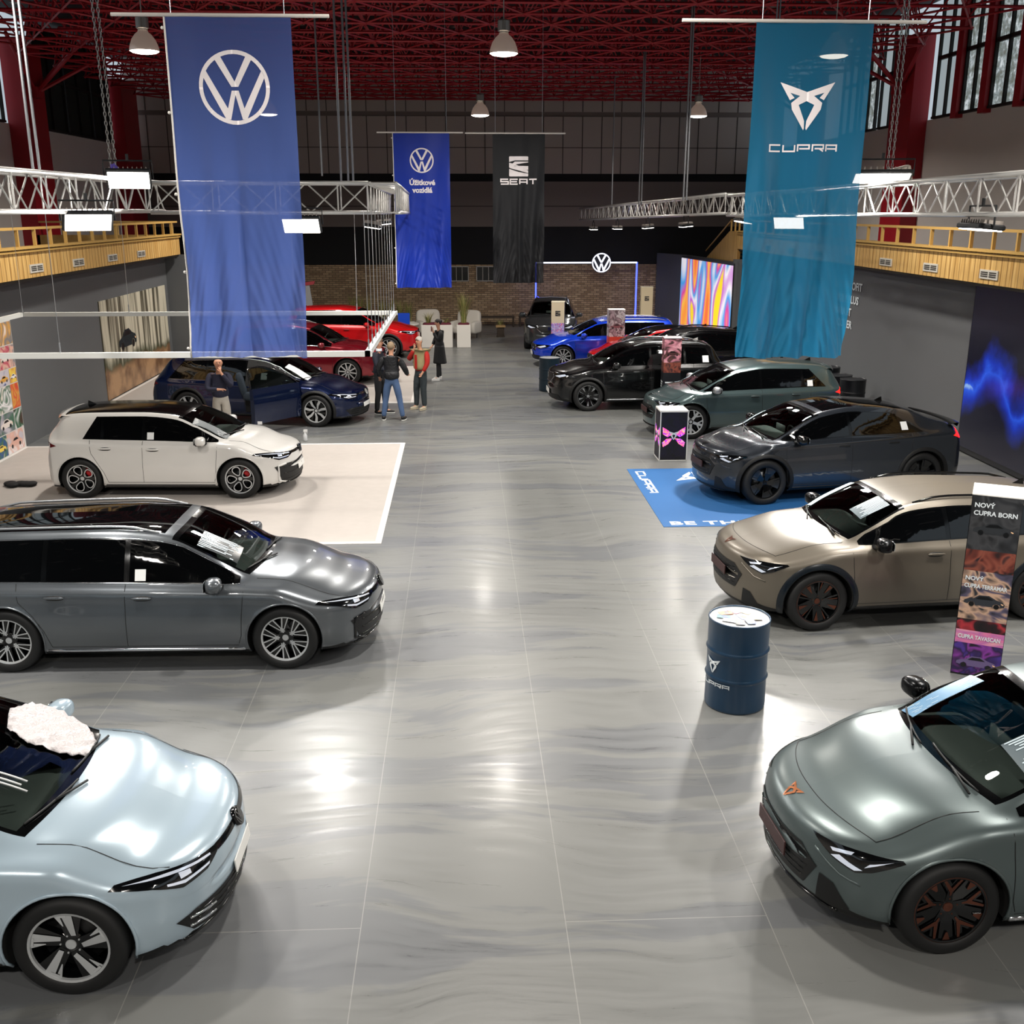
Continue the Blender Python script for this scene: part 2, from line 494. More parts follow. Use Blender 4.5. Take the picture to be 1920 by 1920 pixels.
SPOKES = {}
def wheel_meshes(style, R, W, face, base, cal=None):
    """tyre, rim, disc meshes; axle along y, outside = +y"""
    key = (style, R, W, face.name, base.name)
    if key in SPOKES: return SPOKES[key]
    r = R * .70 if style not in ('small',) else R * .66
    Rot = Matrix.Rotation(-PI / 2, 4, 'X')   # local z -> +y
    t = MB(); h = W / 2
    t.lathe([(r - .005, -h * .8), (r + .012, -h * .96), (R - .05, -h), (R - .018, -h * .9), (R - .003, -h * .66), (R, -h * .3), (R, h * .3), (R - .003, h * .66), (R - .018, h * .9), (R - .045, h * .985), (r + .02, h * .97), (r + .008, h * .9), (r - .005, h * .8)], 48, Rot)
    tyre = t
    b = MB(); zf = h * .82
    b.m(1).lathe([(r - .022, -h * .8), (r - .03, zf - .05), (r - .014, zf - .012)], 40, Rot)
    b.m(1 if style in ('y5', 'blade5') else 0).lathe([(r - .014, zf - .012), (r - .010, zf + .004), (r + .004, zf + .008), (r + .010, zf - .002)], 48, Rot)
    if style in ('y5', 'blade5'): b.m(0).lathe([(r + .001, zf + .0085), (r + .006, zf + .007)], 48, Rot)
    def sp(poly, z0, z1, mi):
        """spoke plate: polygon in wheel plane with a dished centre"""
        pz = lambda q, z: z - .035 * max(0, 1 - math.hypot(*q) / (r * .8))
        k = len(poly)
        vs = [(x, y, pz((x, y), z1)) for x, y in poly] + [(x * .99, y * .99, pz((x, y), z0)) for x, y in poly]
        b.m(mi).add(vs, [tuple(range(k))], Rot)
        b.m(1).add(vs, [(i, i + k, (i + 1) % k + k, (i + 1) % k) for i in range(k)], Rot)
    def pol(rr, a): return (rr * math.cos(a), rr * math.sin(a))
    def bar(r0, a0, w0, r1, a1, w1, mi, dz=0):
        p0 = Vector(pol(r0, a0)); p1 = Vector(pol(r1, a1)); d = (p1 - p0).normalized(); q = Vector((-d.y, d.x))
        sp([tuple(p0 - q * w0 / 2), tuple(p1 - q * w1 / 2), tuple(p1 + q * w1 / 2), tuple(p0 + q * w0 / 2)], zf - .05 + dz, zf - .004 + dz, mi)
    ro = r - .012
    if style == 'fan5':      # five wide blades, a machined band down one side of each
        for i in range(5):
            a = 2 * PI * i / 5 + PI / 2 + .1
            bar(.05, a, .07, ro, a + .10, .15, 1, -.006)
            bar(.07, a - .18, .03, ro, a + .16, .062, 0)
            bar(ro * .62, a + .36, .006, ro, a + .42, .034, 0, -.004)
            sp([pol(ro, a + .16), pol(ro, a + .42), pol(ro - .016, a + .42), pol(ro - .016, a + .16)], zf - .03, zf - .004, 0)
    elif style == 'fork5':   # five forked black spokes with bright edges
        for i in range(5):
            a = 2 * PI * i / 5 - PI / 2 - .05
            bar(.05, a, .085, ro * .5, a, .075, 1, -.006); bar(.07, a - .28, .008, ro * .48, a - .1, .011, 0); bar(.07, a + .28, .008, ro * .48, a + .1, .011, 0)
            for q in (-1, 1):
                bar(ro * .40, a + q * .12, .06, ro, a + q * .33, .075, 1, -.006)
                bar(ro * .46, a + q * .02, .012, ro, a + q * .21, .014, 0); bar(ro * .42, a + q * .22, .010, ro, a + q * .47, .012, 0)
            bar(.06, a, .02, ro * .45, a, .02, 0)
    elif style == 'oval5':   # five rounded openings outlined bright
        for i in range(5):
            a = 2 * PI * i / 5 + PI / 2 + PI / 5; c = pol(ro * .60, a); pts = []
            for q in range(22):
                f = 2 * PI * q / 22; lx = ro * .37 * math.cos(f); ly = ro * (.30 + .10 * math.cos(f)) * math.sin(f)
                pts.append((c[0] + lx * math.cos(a) - ly * math.sin(a), c[1] + lx * math.sin(a) + ly * math.cos(a)))
            for q in range(22):
                p0, p1 = Vector(pts[q]), Vector(pts[(q + 1) % 22]); cc = Vector(c)
                e0, e1 = p0 + (cc - p0).normalized() * .016, p1 + (cc - p1).normalized() * .016
                sp([tuple(p0), tuple(p1), tuple(e1), tuple(e0)][::1], zf - .04, zf - .006, 0)
            a2 = a + PI / 5; bar(.04, a2, .05, ro, a2, .06, 1, -.004)
    elif style == 'turbine':  # swirling blades
        for i in range(7):
            a = 2 * PI * i / 7
            bar(.05, a, .03, ro * .62, a + .42, .05, 0); bar(ro * .60, a + .40, .05, ro, a + .34, .06, 0)
            bar(ro * .35, a + .35, .02, ro, a + .78, .06, 1, -.008)
    elif style == 'y5':      # copper Y spokes over black
        for i in range(5):
            a = 2 * PI * i / 5 + PI / 2
            bar(.05, a, .07, ro, a, .10, 1, -.008)
            a2 = a + PI / 5
            bar(ro * .16, a2, .05, ro * .62, a2, .035, 1, -.004)
            bar(ro * .40, a2, .012, ro * .60, a2, .022, 0)
            for q in (-1, 1):
                bar(ro * .58, a2 + q * .01, .026, ro, a2 + q * .26, .016, 0); bar(ro * .58, a2, .05, ro, a2 + q * .22, .045, 1, -.008)
            bar(ro * .76, a, .012, ro, a, .05, 0, 0)
    elif style == 'blade5':  # dark, copper inserts
        for i in range(5):
            a = 2 * PI * i / 5 + .3
            bar(.05, a, .09, ro, a + .12, .13, 1, -.006)
            sp([pol(ro * .5, a + .02), pol(ro * .96, a - .12), pol(ro * .98, a + .08)], zf - .03, zf - .002, 0)
            bar(ro * .3, a + .62, .012, ro, a + .66, .02, 1)
            bar(ro * .45, a + .5, .008, ro, a + .47, .014, 0, -.01)
    elif style == 'swirl5':
        for i in range(5):
            a = 2 * PI * i / 5 + .3
            bar(.04, a, .05, ro * .6, a + .3, .12, 1); bar(ro * .5, a + .28, .12, ro, a + .25, .20, 1, -.003)
            bar(ro * .35, a + .32, .006, ro, a + .52, .010, 0, .002)
    elif style == 'star5':
        for i in range(5):
            a = 2 * PI * i / 5 + PI / 2
            bar(.05, a, .06, ro, a, .05, 0)
            for q in (-1, 1): bar(ro * .55, a + q * .02, .03, ro, a + q * .42, .03, 0, -.003)
            bar(.05, a + .63, .05, ro * .9, a + .63, .02, 1, -.01)
    else:                    # ten plain spokes
        for i in range(10):
            a = 2 * PI * i / 10 + .15
            bar(.05, a, .032, ro, a, .036, 0)
    b.m(1).lathe([(.085, zf - .075), (.082, zf - .045), (.06, zf - .034), (.052, zf - .036)], 20, Rot)
    b.m(0).lathe([(.034, zf - .034), (.032, zf - .028), (0.0005, zf - .027)], 16, Rot)
    b.m(1).lathe([(.052, zf - .036), (.034, zf - .034)], 16, Rot)
    for i in range(5):
        q = pol(.062, 2 * PI * i / 5 + .4); b.m(0).lathe([(.007, zf - .036), (.006, zf - .028), (.0004, zf - .027)], 6, Matrix.Translation((q[0], 0, q[1])) @ Rot)
    d = MB(); d.lathe([(.02, -.02), (r * .78, -.02), (r * .78, .004), (.02, .004)], 36, Rot)
    res = (tyre, b, d); SPOKES[key] = res
    return res

def build_car(name, p, loc, rz, label, group=None, res=1.0, side=1):
    """side: local y sign of the flank turned to the viewer"""
    car = Car(p, res); HW, H = p['hw'], p['h']
    fa, ra, nose, tail = car.fa, car.ra, car.nose, car.tail
    root = empty(name, loc, rz, label, 'car', group)
    paint = p['paint']; R = p['r']; ra_ = R + p.get('gap', .045)
    black = mat('gloss_black_trim', '#050607', .12, spec=.6); plast = mat('matte_black_plastic', '#0c0d0e', .55)
    chrome = mat('chrome', '#c9ccd0', .12, 1.0); silver = mat('machined_silver', '#cfd2d4', .3, .55)
    seam = mat('shut_line_dark', '#08090a', .6); trim = chrome if p.get('chrome') else black
    tyre_m = mat('tyre_rubber', '#0d0e0f', .62); wellm = mat('wheel_well_black', '#050505', .9)
    S = car.S; nu, nv = car.n, car.nv; jv = car.jv; iu = car.iu
    # --- classify cells: windscreen / rear glass / roof glass taken out of the body skin
    V = car.V.copy(); NV = car.nv2
    i0, i1 = iu[car.kc] + 1, iu[car.kf]; jr = jv[10]
    r0, r1 = iu[car.kr] + 1, iu[car.kd]
    def mir(j): return NV - 1 - j
    cells = {}
    faces_body = []; ws = []; rg = []; rf = []; roof_cells = []
    f0, f1 = iu[car.kf] + int(3 * res), iu[car.kr] - int(3 * res)
    roofglass = p.get('roofglass')
    # vertices in the wheel circles are moved to the arch
    X = V.reshape(car.nu2, NV, 3)
    for cx in (fa, ra):
        dx = X[:, :, 0] - cx; dz = X[:, :, 2] - R; d = np.hypot(dx, dz)
        inside = (d < ra_) & (np.abs(X[:, :, 1]) > .45) & (X[:, :, 2] < 1.0)
        if cx == fa: ins_f = inside
        else: ins_r = inside
    ins = ins_f | ins_r
    bnd = np.zeros_like(ins)
    for sx in (-1, 0, 1):
        for sy in (-1, 0, 1):
            bnd |= ~np.roll(np.roll(ins, sx, 0), sy, 1)
    mv = ins & bnd
    for i, j in zip(*np.nonzero(mv)):
        cx = fa if ins_f[i, j] else ra
        v = X[i, j]; d = math.hypot(v[0] - cx, v[2] - R)
        if d > 1e-6: v[0] = cx + (v[0] - cx) / d * ra_; v[2] = R + (v[2] - R) / d * ra_
    mi = []
    thr = jv[3]
    for (a, b, c, d) in car.F:
        i, j = divmod(a, NV); jj = min(j, mir(j + 1))     # 0 .. nv-2 from the underside up
        if ins[i, j] and ins[i + 1, j] and ins[i, j + 1] and ins[i + 1, j + 1]: continue
        if i0 <= i < i1 and jj >= jr:
            ws.append((i, j)); continue
        if r0 <= i < r1 and jj >= jr + 2 and not p.get('panel_back'):
            rg.append((i, j)); continue
        if roofglass and f0 <= i < f1 and jj >= jv[11] : rf.append((i, j)); continue
        k = 1 if (jj < thr and V[a][2] < p.get('gc', .17) + .075) else 0
        if p.get('black_roof') and jj >= jr + 2 and i >= i1 and i < iu[car.kr] + 2: k = 1
        faces_body.append((a, b, c, d)); mi.append(k)
    faces_body += car.caps; mi += [0] * len(car.caps)
    def compact(fl, mlist, nm, m, off=0.0, parent=root):
        idx = sorted({q for f in fl for q in f}); mp = {q: n for n, q in enumerate(idx)}
        W = V[idx]
        return mesh_obj(nm, W, [[mp[q] for q in f] for f in fl], m, parent, True, mlist)
    body = compact(faces_body, mi, 'body_shell', [paint, black if p.get('black_roof') else plast])
    def cellf(cl): return [(i * NV + j, (i + 1) * NV + j, (i + 1) * NV + j + 1, i * NV + j + 1) for i, j in cl]
    gl = glass('windscreen_glass', p.get('wtint', '#7d8884')); dark = mat('dark_tinted_glass', '#040506', .03, spec=.7)
    def edge_split(cl, ni):
        """border cells of a glass become the black band"""
        st = set(cl); e = []; inn = []
        for (i, j) in cl:
            if any(((i + a, j + b) not in st and not (b and min(j, mir(j + 1)) == nv - 2 or False)) and not (j + b == nv - 1) for a, b in ((ni, 0), (-ni, 0))) or \
               (min(j, mir(j + 1)) < jr + (1 if res > .8 else 1)): e.append((i, j))
            else: inn.append((i, j))
        return e, inn
    e, inn = edge_split(ws, 2)
    wsc = compact(cellf(inn), None, 'windscreen', gl)
    compact(cellf(e), None, 'band', black, parent=wsc)
    if rg:
        o = compact(cellf(rg), None, 'rear_window', dark)
    if rf:
        o = compact(cellf(rf), None, 'roof_glass', dark)
    # --- side windows
    K = car.K
    xs = X[:, :nv, :]
    def belt_at(x):
        i = np.argmin(np.abs(xs[:, jv[8], 0] - x)); return xs[i, jv[8], 2]
    def rail_at(x):
        q = xs[i0:iu[car.kd], jv[10], :]; i = np.argmin(np.abs(q[:, 0] - x)); return q[i, 2]
    wf, wr = p['dlo']  # front tip, rear end
    N = 26; top = []; bot = []
    for k in range(N + 1):
        x = wf + (wr - wf) * k / N; b_ = belt_at(x) + .03; t_ = rail_at(x) - p.get('rail', .03)
        t_ = max(t_, b_ + .01); top.append((x, 1, t_)); bot.append((x, 1, b_))
    rk = p.get('dlo_tail', .12)   # the rear end leans
    shape = p.get('dlo_shape', 'lean')
    tl = [(q[0], 1, q[2]) for q in top]; bl_ = [q for q in bot]
    def clipx(pts, f): return [q for q in pts if f(q)]
    def lean(z):  # x limit at height z
        zb_, zt_ = bot[-1][2], top[-1][2]; t = (z - zb_) / max(.05, zt_ - zb_)
        return wr + rk * t if rk > 0 else wr - rk * (1 - t) * 1.0
    tops = [q for q in tl if q[0] > lean(q[2])]; bots = [q for q in bl_ if q[0] > lean(q[2])]
    tops.append((lean(tops[-1][2]) + .0, 1, tops[-1][2])); bots.append((lean(bots[-1][2]), 1, bots[-1][2]))
    outline = bots[::-1] + tops
    fr, frr = car.patch('window_frame', outline, (0, 1, 0), black, root, off=.003, g=.08, both=True)
    def zrange(x):
        return belt_at(x) + .042, max(rail_at(x) - p.get('rail', .03) - .014, belt_at(x) + .045)
    def pane(xa, xb, nm, la=False):
        """glass between xa (front) and xb (rear)"""
        T_, B_ = [], []; n_ = 14
        for k in range(n_ + 1):
            x = xa + (xb - xa) * k / n_; z0_, z1_ = zrange(x)
            if la and x < lean(z1_) + .03: pass
            else: T_.append((x, 1, z1_))
            if la and x < lean(z0_) + .03: pass
            else: B_.append((x, 1, z0_))
        if len(T_) < 2 or len(B_) < 1: return
        if la:
            T_.append((lean(T_[-1][2]) + .03, 1, T_[-1][2])); B_.append((lean(B_[-1][2]) + .03, 1, B_[-1][2]))
        car.patch(nm, B_[::-1] + T_, (0, 1, 0), dark, root, off=.006, g=.08, both=True)
    pil = p['pillars']
    edges_ = [wf - .06] + [v for q in pil for v in (q + .028, q - .028)] + [wr]
    for k in range(0, len(edges_) - 1, 2):
        pane(edges_[k], edges_[k + 1], 'side_window', la=(k + 2 >= len(edges_)))
    if p.get('chrome'):
        for pts in (bots, tops) if p['chrome'] == 2 else (bots, tops):
            car.line([(q[0], 1, q[2]) for q in pts], (0, 1, 0), .007, chrome, 'window_trim', root, both=True, step=.2)
    if p.get('arch_strip'):
        car.line([(q[0], 1, q[2] + .03) for q in tops], (0, 1, 0), .016, p['arch_strip'], 'roof_arch_strip', root, both=True, step=.1, inset=.004)
    # --- arches
    for cx in (fa, ra):
        for sy in (1, -1):
            well = MB(); arch = MB(); clad = MB()
            pts = [(cx + ra_ * math.cos(a), sy, R + ra_ * math.sin(a)) for a in np.linspace(-.5, PI + .5, 34)]
            pts = [q for q in pts if q[2] > p.get('gc', .17) + .03]
            Q = [car.hit(q, (0, sy, 0))[0] for q in pts]
            arch.tube(Q, .011, 6)
            rim = [(q[0], q[1] - sy * .005, q[2]) for q in Q]; inn_ = [(q[0], sy * .50, q[2]) for q in Q]
            well.add([v for ab in zip(rim, inn_) for v in ab], [(2 * k, 2 * k + 2, 2 * k + 3, 2 * k + 1) for k in range(len(Q) - 1)])
            well.add([(cx, sy * .5, R)] + inn_, [(0, k + 1, k + 2) for k in range(len(Q) - 1)])
            if p.get('clad'):
                cw = p['clad']; o_ = [(cx + (ra_ + cw) * math.cos(a), sy, R + (ra_ + cw) * math.sin(a)) for a in np.linspace(-.35, PI + .35, 30)]
                i_ = [(cx + ra_ * math.cos(a), sy, R + ra_ * math.sin(a)) for a in np.linspace(-.35, PI + .35, 30)]
                gp = []
                for q0, q1 in zip(i_, o_):
                    row = []
                    for t in (0, .5, 1):
                        q = Vector(q0).lerp(Vector(q1), t); q.z = max(q.z, p.get('gc', .17) + .02); h_, no = car.hit(q, (0, sy, 0)); row.append(h_ + no * (.018 if t < 1 else .004))
                    gp.append(row)
                clad.grid(gp)
            well.build('wheel_well', wellm, root, True)
            arch.build('arch_lip', plast if p.get('clad') else paint, root, True)
            if p.get('clad'): clad.build('arch_cladding', p.get('clad_m', plast), root, True)
    g = p.get('gc', .17)
    # sill
    for sy in (1, -1):
        sl = MB(); pts = [car.hit((x, sy, g + p.get('sill_z', .075)), (0, sy, 0))[0] for x in np.linspace(fa - ra_ - .02, ra + ra_ + .02, 12)]
        sl.tube([(q[0], q[1] - sy * .004, q[2]) for q in pts], .02 if p.get('sill') else .012, 8); sl.build('side_sill', p.get('sill') or plast, root, True)
    # --- shut lines
    sm = MB(); dl = p['doors']  # x of front edge, middle, rear edge
    zlo = g + .12
    rim_r = ra_ + .03
    lines = []
    zbelt = lambda x: belt_at(x) + .02
    lines.append([(dl[0] + .03, 1, zbelt(dl[0])), (dl[0], 1, .65), (dl[0] - .02, 1, .4), (dl[0] - .05, 1, zlo + .02)])
    lines.append([(dl[1] + .01, 1, zbelt(dl[1])), (dl[1], 1, .6), (dl[1] - .01, 1, zlo)])
    rr = dl[2]; lines.append([(rr - .12, 1, zbelt(rr)), (rr - .10, 1, .78), (ra + rim_r * math.cos(.75), 1, R + rim_r * math.sin(.75)), (ra + rim_r * math.cos(.3), 1, R + rim_r * math.sin(.3)), (ra + rim_r + .04, 1, zlo)])
    lines.append([(dl[0] - .05, 1, zlo), (ra + rim_r + .04, 1, zlo)])
    for L in lines: car.line(L, (0, 1, 0), .0035, seam, '', root, both=True, mb=sm, k=4)
    # bonnet line over the fender crest and across the nose
    jb = jv[10] - 2
    a0, a1 = (iu[4] + int(2 * res) if p['face'] is face_cupra else iu[3] + int(2 * res)), iu[car.kc] - 1
    bn = [tuple(xs[i, jb]) for i in range(a0, a1, 3)]
    for sy in (1, -1): sm.tube([(q[0], sy * q[1], q[2]) for q in bn], .0035, 4)
    ac = [tuple(xs[a0, j]) for j in range(jb, nv)]
    if p['face'] is face_cupra: sm.tube([(q[0], q[1], q[2]) for q in ac] + [(q[0], -q[1], q[2]) for q in reversed(ac[:-1])], .0035, 4)
    sm.build('shut_lines', seam, root, True)
    # --- handles
    for sy in (1, -1):
        for hx in p.get('handles', ()):
            hz_ = belt_at(hx) - p.get('hdrop', .105); q, no = car.hit((hx, sy, hz_), (0, sy, 0))
            hb = MB(); hb.m(1).sup((q.x, q.y + sy * .001, q.z - .008), (.095, .008, .028), .8, .8, 14); hb.m(0).sup((q.x, q.y + sy * .022, q.z), (.105, .011, .013), .6, .6, 14)
            if not p.get('flush'): hb.build('door_handle', [p.get('handle_m', paint), plast], root, True)
            else:
                hb = MB(); hb.sup((q.x, q.y, q.z), (.10, .006, .014), .3, .3, 12); hb.build('door_handle', plast, root, True)
    # --- mirrors
    mxp = p['mirror']
    for sy in (1, -1):
        q, no = car.hit((mxp, sy, belt_at(mxp) + .02), (0, sy, 0))
        mb = MB()
        mb.m(0).sup((q.x - .02, q.y + sy * .155, q.z + .055), (.085, .115, .075), .75, .75, 20, Matrix.Rotation(-sy * .15, 4, 'Z'))
        mb.m(1).sup((q.x - .03, q.y + sy * .15, q.z + .012), (.075, .10, .032), .7, .7, 16)
        mb.m(1).tube([(q.x + .02, q.y - sy * .01, q.z - .015), (q.x, q.y + sy * .10, q.z + .0)], [.03, .022], 8)
        mo = mb.build('wing_mirror', [p.get('mirror_m', paint), plast], root, True)
        m2 = MB(); m2.sup((q.x - .104, q.y + sy * .158, q.z + .05), (.004, .09, .055), .5, .7, 14); m2.build('mirror_glass', mat('mirror_silver', '#d8dde0', .04, 1.0), mo, True)
    # --- wheels
    face = p.get('wface', silver); base = p.get('wbase', black)
    ty, rb, dc = wheel_meshes(p['rim'], R, p.get('tw', .235), face, base)
    t0 = r0_ = d0_ = None
    for cx in (fa, ra):
        for sy in (1, -1):
            if t0 is None:
                t0 = ty.build('wheel', tyre_m, root, True); r0_ = rb.build('rim', [face, base], t0, False); autosmooth(r0_, 30)
                d0_ = dc.build('brake_disc', mat('brake_steel', '#5a5c5e', .35, .9), t0, True)
                cb = MB(); cb.sup((-R * .38, .015, .06), (.05, .035, .085), .5, .6, 12, Matrix.Rotation(.3, 4, 'Y')); c0_ = cb.build('brake_caliper', p.get('cal', plast), t0, True)
                t = t0
            else:
                t = t0.copy(); COL.objects.link(t); t.parent = root
                for ch in (r0_, d0_, c0_):
                    c = ch.copy(); COL.objects.link(c); c.parent = t
            t.location = (cx, sy * (HW - p.get('tw', .235) / 2 - p.get('wi', .02)), R)
            t.rotation_euler = (0, (.0 if sy > 0 else .35), 0 if sy > 0 else PI)
    # --- interior
    cx_, cz_ = p['cowl']; rx_, rz_ = p['roof_f']
    dsh = MB(); dsh.sup((cx_ - .42, 0, cz_ - .10), (.24, HW - .22, .10), .6, .35, 20); dsh.sup((cx_ - .10, 0, cz_ - .11), (.3, HW - .26, .07), .6, .5, 16)
    dsh.m(0).box((cx_ - .60, -.02, cz_ + .02), (.02, .3, .16)); db = dsh.build('dashboard', mat('dash_grey', p.get('dash', '#1a1c1e'), .7), root, True)
    seatm = mat('seat_fabric', p.get('seat', '#15171a'), .8)
    for sy in (1, -1):
        st = MB(); sx_ = rx_ - .62
        st.sup((sx_ + .25, sy * .37, .55), (.27, .25, .10), .5, .5, 16); st.sup((sx_ - .05, sy * .37, .85), (.09, .24, .33), .5, .5, 16, Matrix.Rotation(-.3, 4, 'Y'))
        st.sup((sx_ - .19, sy * .37, min(1.22, rz_ - .2)), (.05, .13, .09), .5, .6, 14); st.build('seat', seatm, root, True)
    st = MB(); st.sup((rx_ - 1.6, 0, .82), (.09, .55, .33), .5, .3, 16, Matrix.Rotation(-.3, 4, 'Y')); st.build('seat', seatm, root, True)
    sw = MB(); c_ = Vector((cx_ - .66, .37, cz_ - .02)); sw.tube([c_ + Vector((.07 * math.sin(a), .18 * math.cos(a), .17 * math.sin(a))) for a in np.linspace(0, 2 * PI, 24, endpoint=False)], .014, 6, closed=True)
    sw.sup(tuple(c_), (.03, .07, .05), .6, .6, 10); sw.box(tuple(c_), (.02, .34, .025)); sw.build('steering_wheel', plast, root, True)
    im = MB(); im.sup((rx_ + .14, 0, rz_ - .12), (.015, .12, .035), .5, .5, 12); im.build('rear_view_mirror', plast, root, True)
    # wipers
    wp = MB()
    for (ya, yb_, xx) in ((.55, -.02, 0), (-.08, -.6, 0)):
        pts = []
        for t in np.linspace(0, 1, 9):
            y = ya + (yb_ - ya) * t; x = cx_ + .02 - .23 * (abs(y) / HW) ** 2.3 - .05 - .06 * t; q, no = car.hit((x, y, 1), (0, 0, 1)); pts.append(q + no * .012)
        wp.tube(pts, .008, 5); wp.tube([pts[0] + Vector((.06, 0, -.01)), pts[4]], .009, 5)
    wp.build('windscreen_wiper', plast, root, True)
    # scuttle panel (dark strip ahead of the glass)
    # roof rails, aerial
    if p.get('rails'):
        for sy in (1, -1):
            Q = []
            xa, xb = rx_ - .18, p['roof_r'][0] + .12
            for t in np.linspace(0, 1, 18):
                x = xa + (xb - xa) * t; i = np.argmin(np.abs(xs[i1:iu[car.kr], jv[11], 0] - x)) + i1; v = xs[i, jv[11]]
                lift = .035 * min(1, 8 * t, 8 * (1 - t)) - .004; Q.append((v[0], sy * (v[1] - .0), v[2] + lift))
            rl = MB(); rl.tube(Q, .014, 8); rl.build('roof_rail', p['rails'], root, True)
    if p.get('fin', True):
        xa = p['roof_r'][0] + .28; q, no = car.hit((xa, 0, 1), (0, 0, 1))
        fn = MB(); fn.add([(xa + .09, 0, q.z - .005), (xa - .07, .022, q.z - .01), (xa - .07, -.022, q.z - .01), (xa - .065, .004, q.z + .065), (xa - .065, -.004, q.z + .065), (xa - .03, 0, q.z + .055)],
                         [(0, 1, 3, 5), (0, 5, 4, 2), (1, 2, 4, 3), (5, 3, 4)]); fn.build('roof_aerial', p.get('fin_m', black), root, False)
    if p.get('spoiler'):
        bx, bz = p['roof_r']; sp = MB(); gp = []
        for t in np.linspace(-1, 1, 15):
            y = t * (p['yr'] - .02); c = .0 + .10 * t * t; z = bz - .012 - .055 * abs(t) ** 3
            gp.append([(bx + .16 - c * .3, y, z - .003), (bx - .02, y, z + .004), (bx - p['spoiler'] + c, y, z - .035), (bx - p['spoiler'] + c + .01, y, z - .055), (bx - .05, y, z - .06)])
        sp.grid(gp); sp.build('roof_spoiler', p.get('spoiler_m', paint), root, True)
    if p.get('lip'):   # boot-lid lip
        dx, dz = p['deck']; gp = []
        for t in np.linspace(-1, 1, 15):
            y = t * .72; xx = dx - .0 + .17 * abs(y / HW) ** 2.3; gp.append([(xx + .10, y, dz - .01), (xx - .06, y, dz + .035), (xx - .10, y, dz + .03), (xx - .07, y, dz - .03)])
        sp = MB(); sp.grid(gp); sp.build('tail_spoiler', p.get('lip_m', paint), root, True)
    p['face'](car, root, p)
    # --- tail lamps
    tl_m = mat('tail_lamp_red', '#5a0508', .15, spec=.7, emit='#ff1010', es=p.get('tail_glow', .0) + .001) if not p.get('tail_glow') else mat('tail_lamp_lit', '#7a0508', .15, emit='#ff2018', es=2.5)
    dx, dz = p['deck']; tzz = dz - p.get('tl_drop', .10)
    n = (-1, 1.0, 0)
    tl_pts = [(tail + .42, HW * .93, tzz - .02), (tail + .25, HW * .92, tzz + .045), (tail + .06, HW * .6, tzz + .04), (tail + .04, HW * .45, tzz), (tail + .06, HW * .6, tzz - .06), (tail + .25, HW * .9, tzz - .075)]
    car.patch('tail_lamp', tl_pts, n, tl_m, root, off=.008, g=.04, both=True)
    return root, car

# ------------------------------------------------ front-end graphics
def lamp_mats():
    return mat('lamp_housing', '#0a0b0d', .06, spec=.8), mat('lamp_reflector', '#e6ecf2', .12, .6, emit='#dfe8ff', es=.35), mat('number_plate_white', '#e8e8e4', .4)

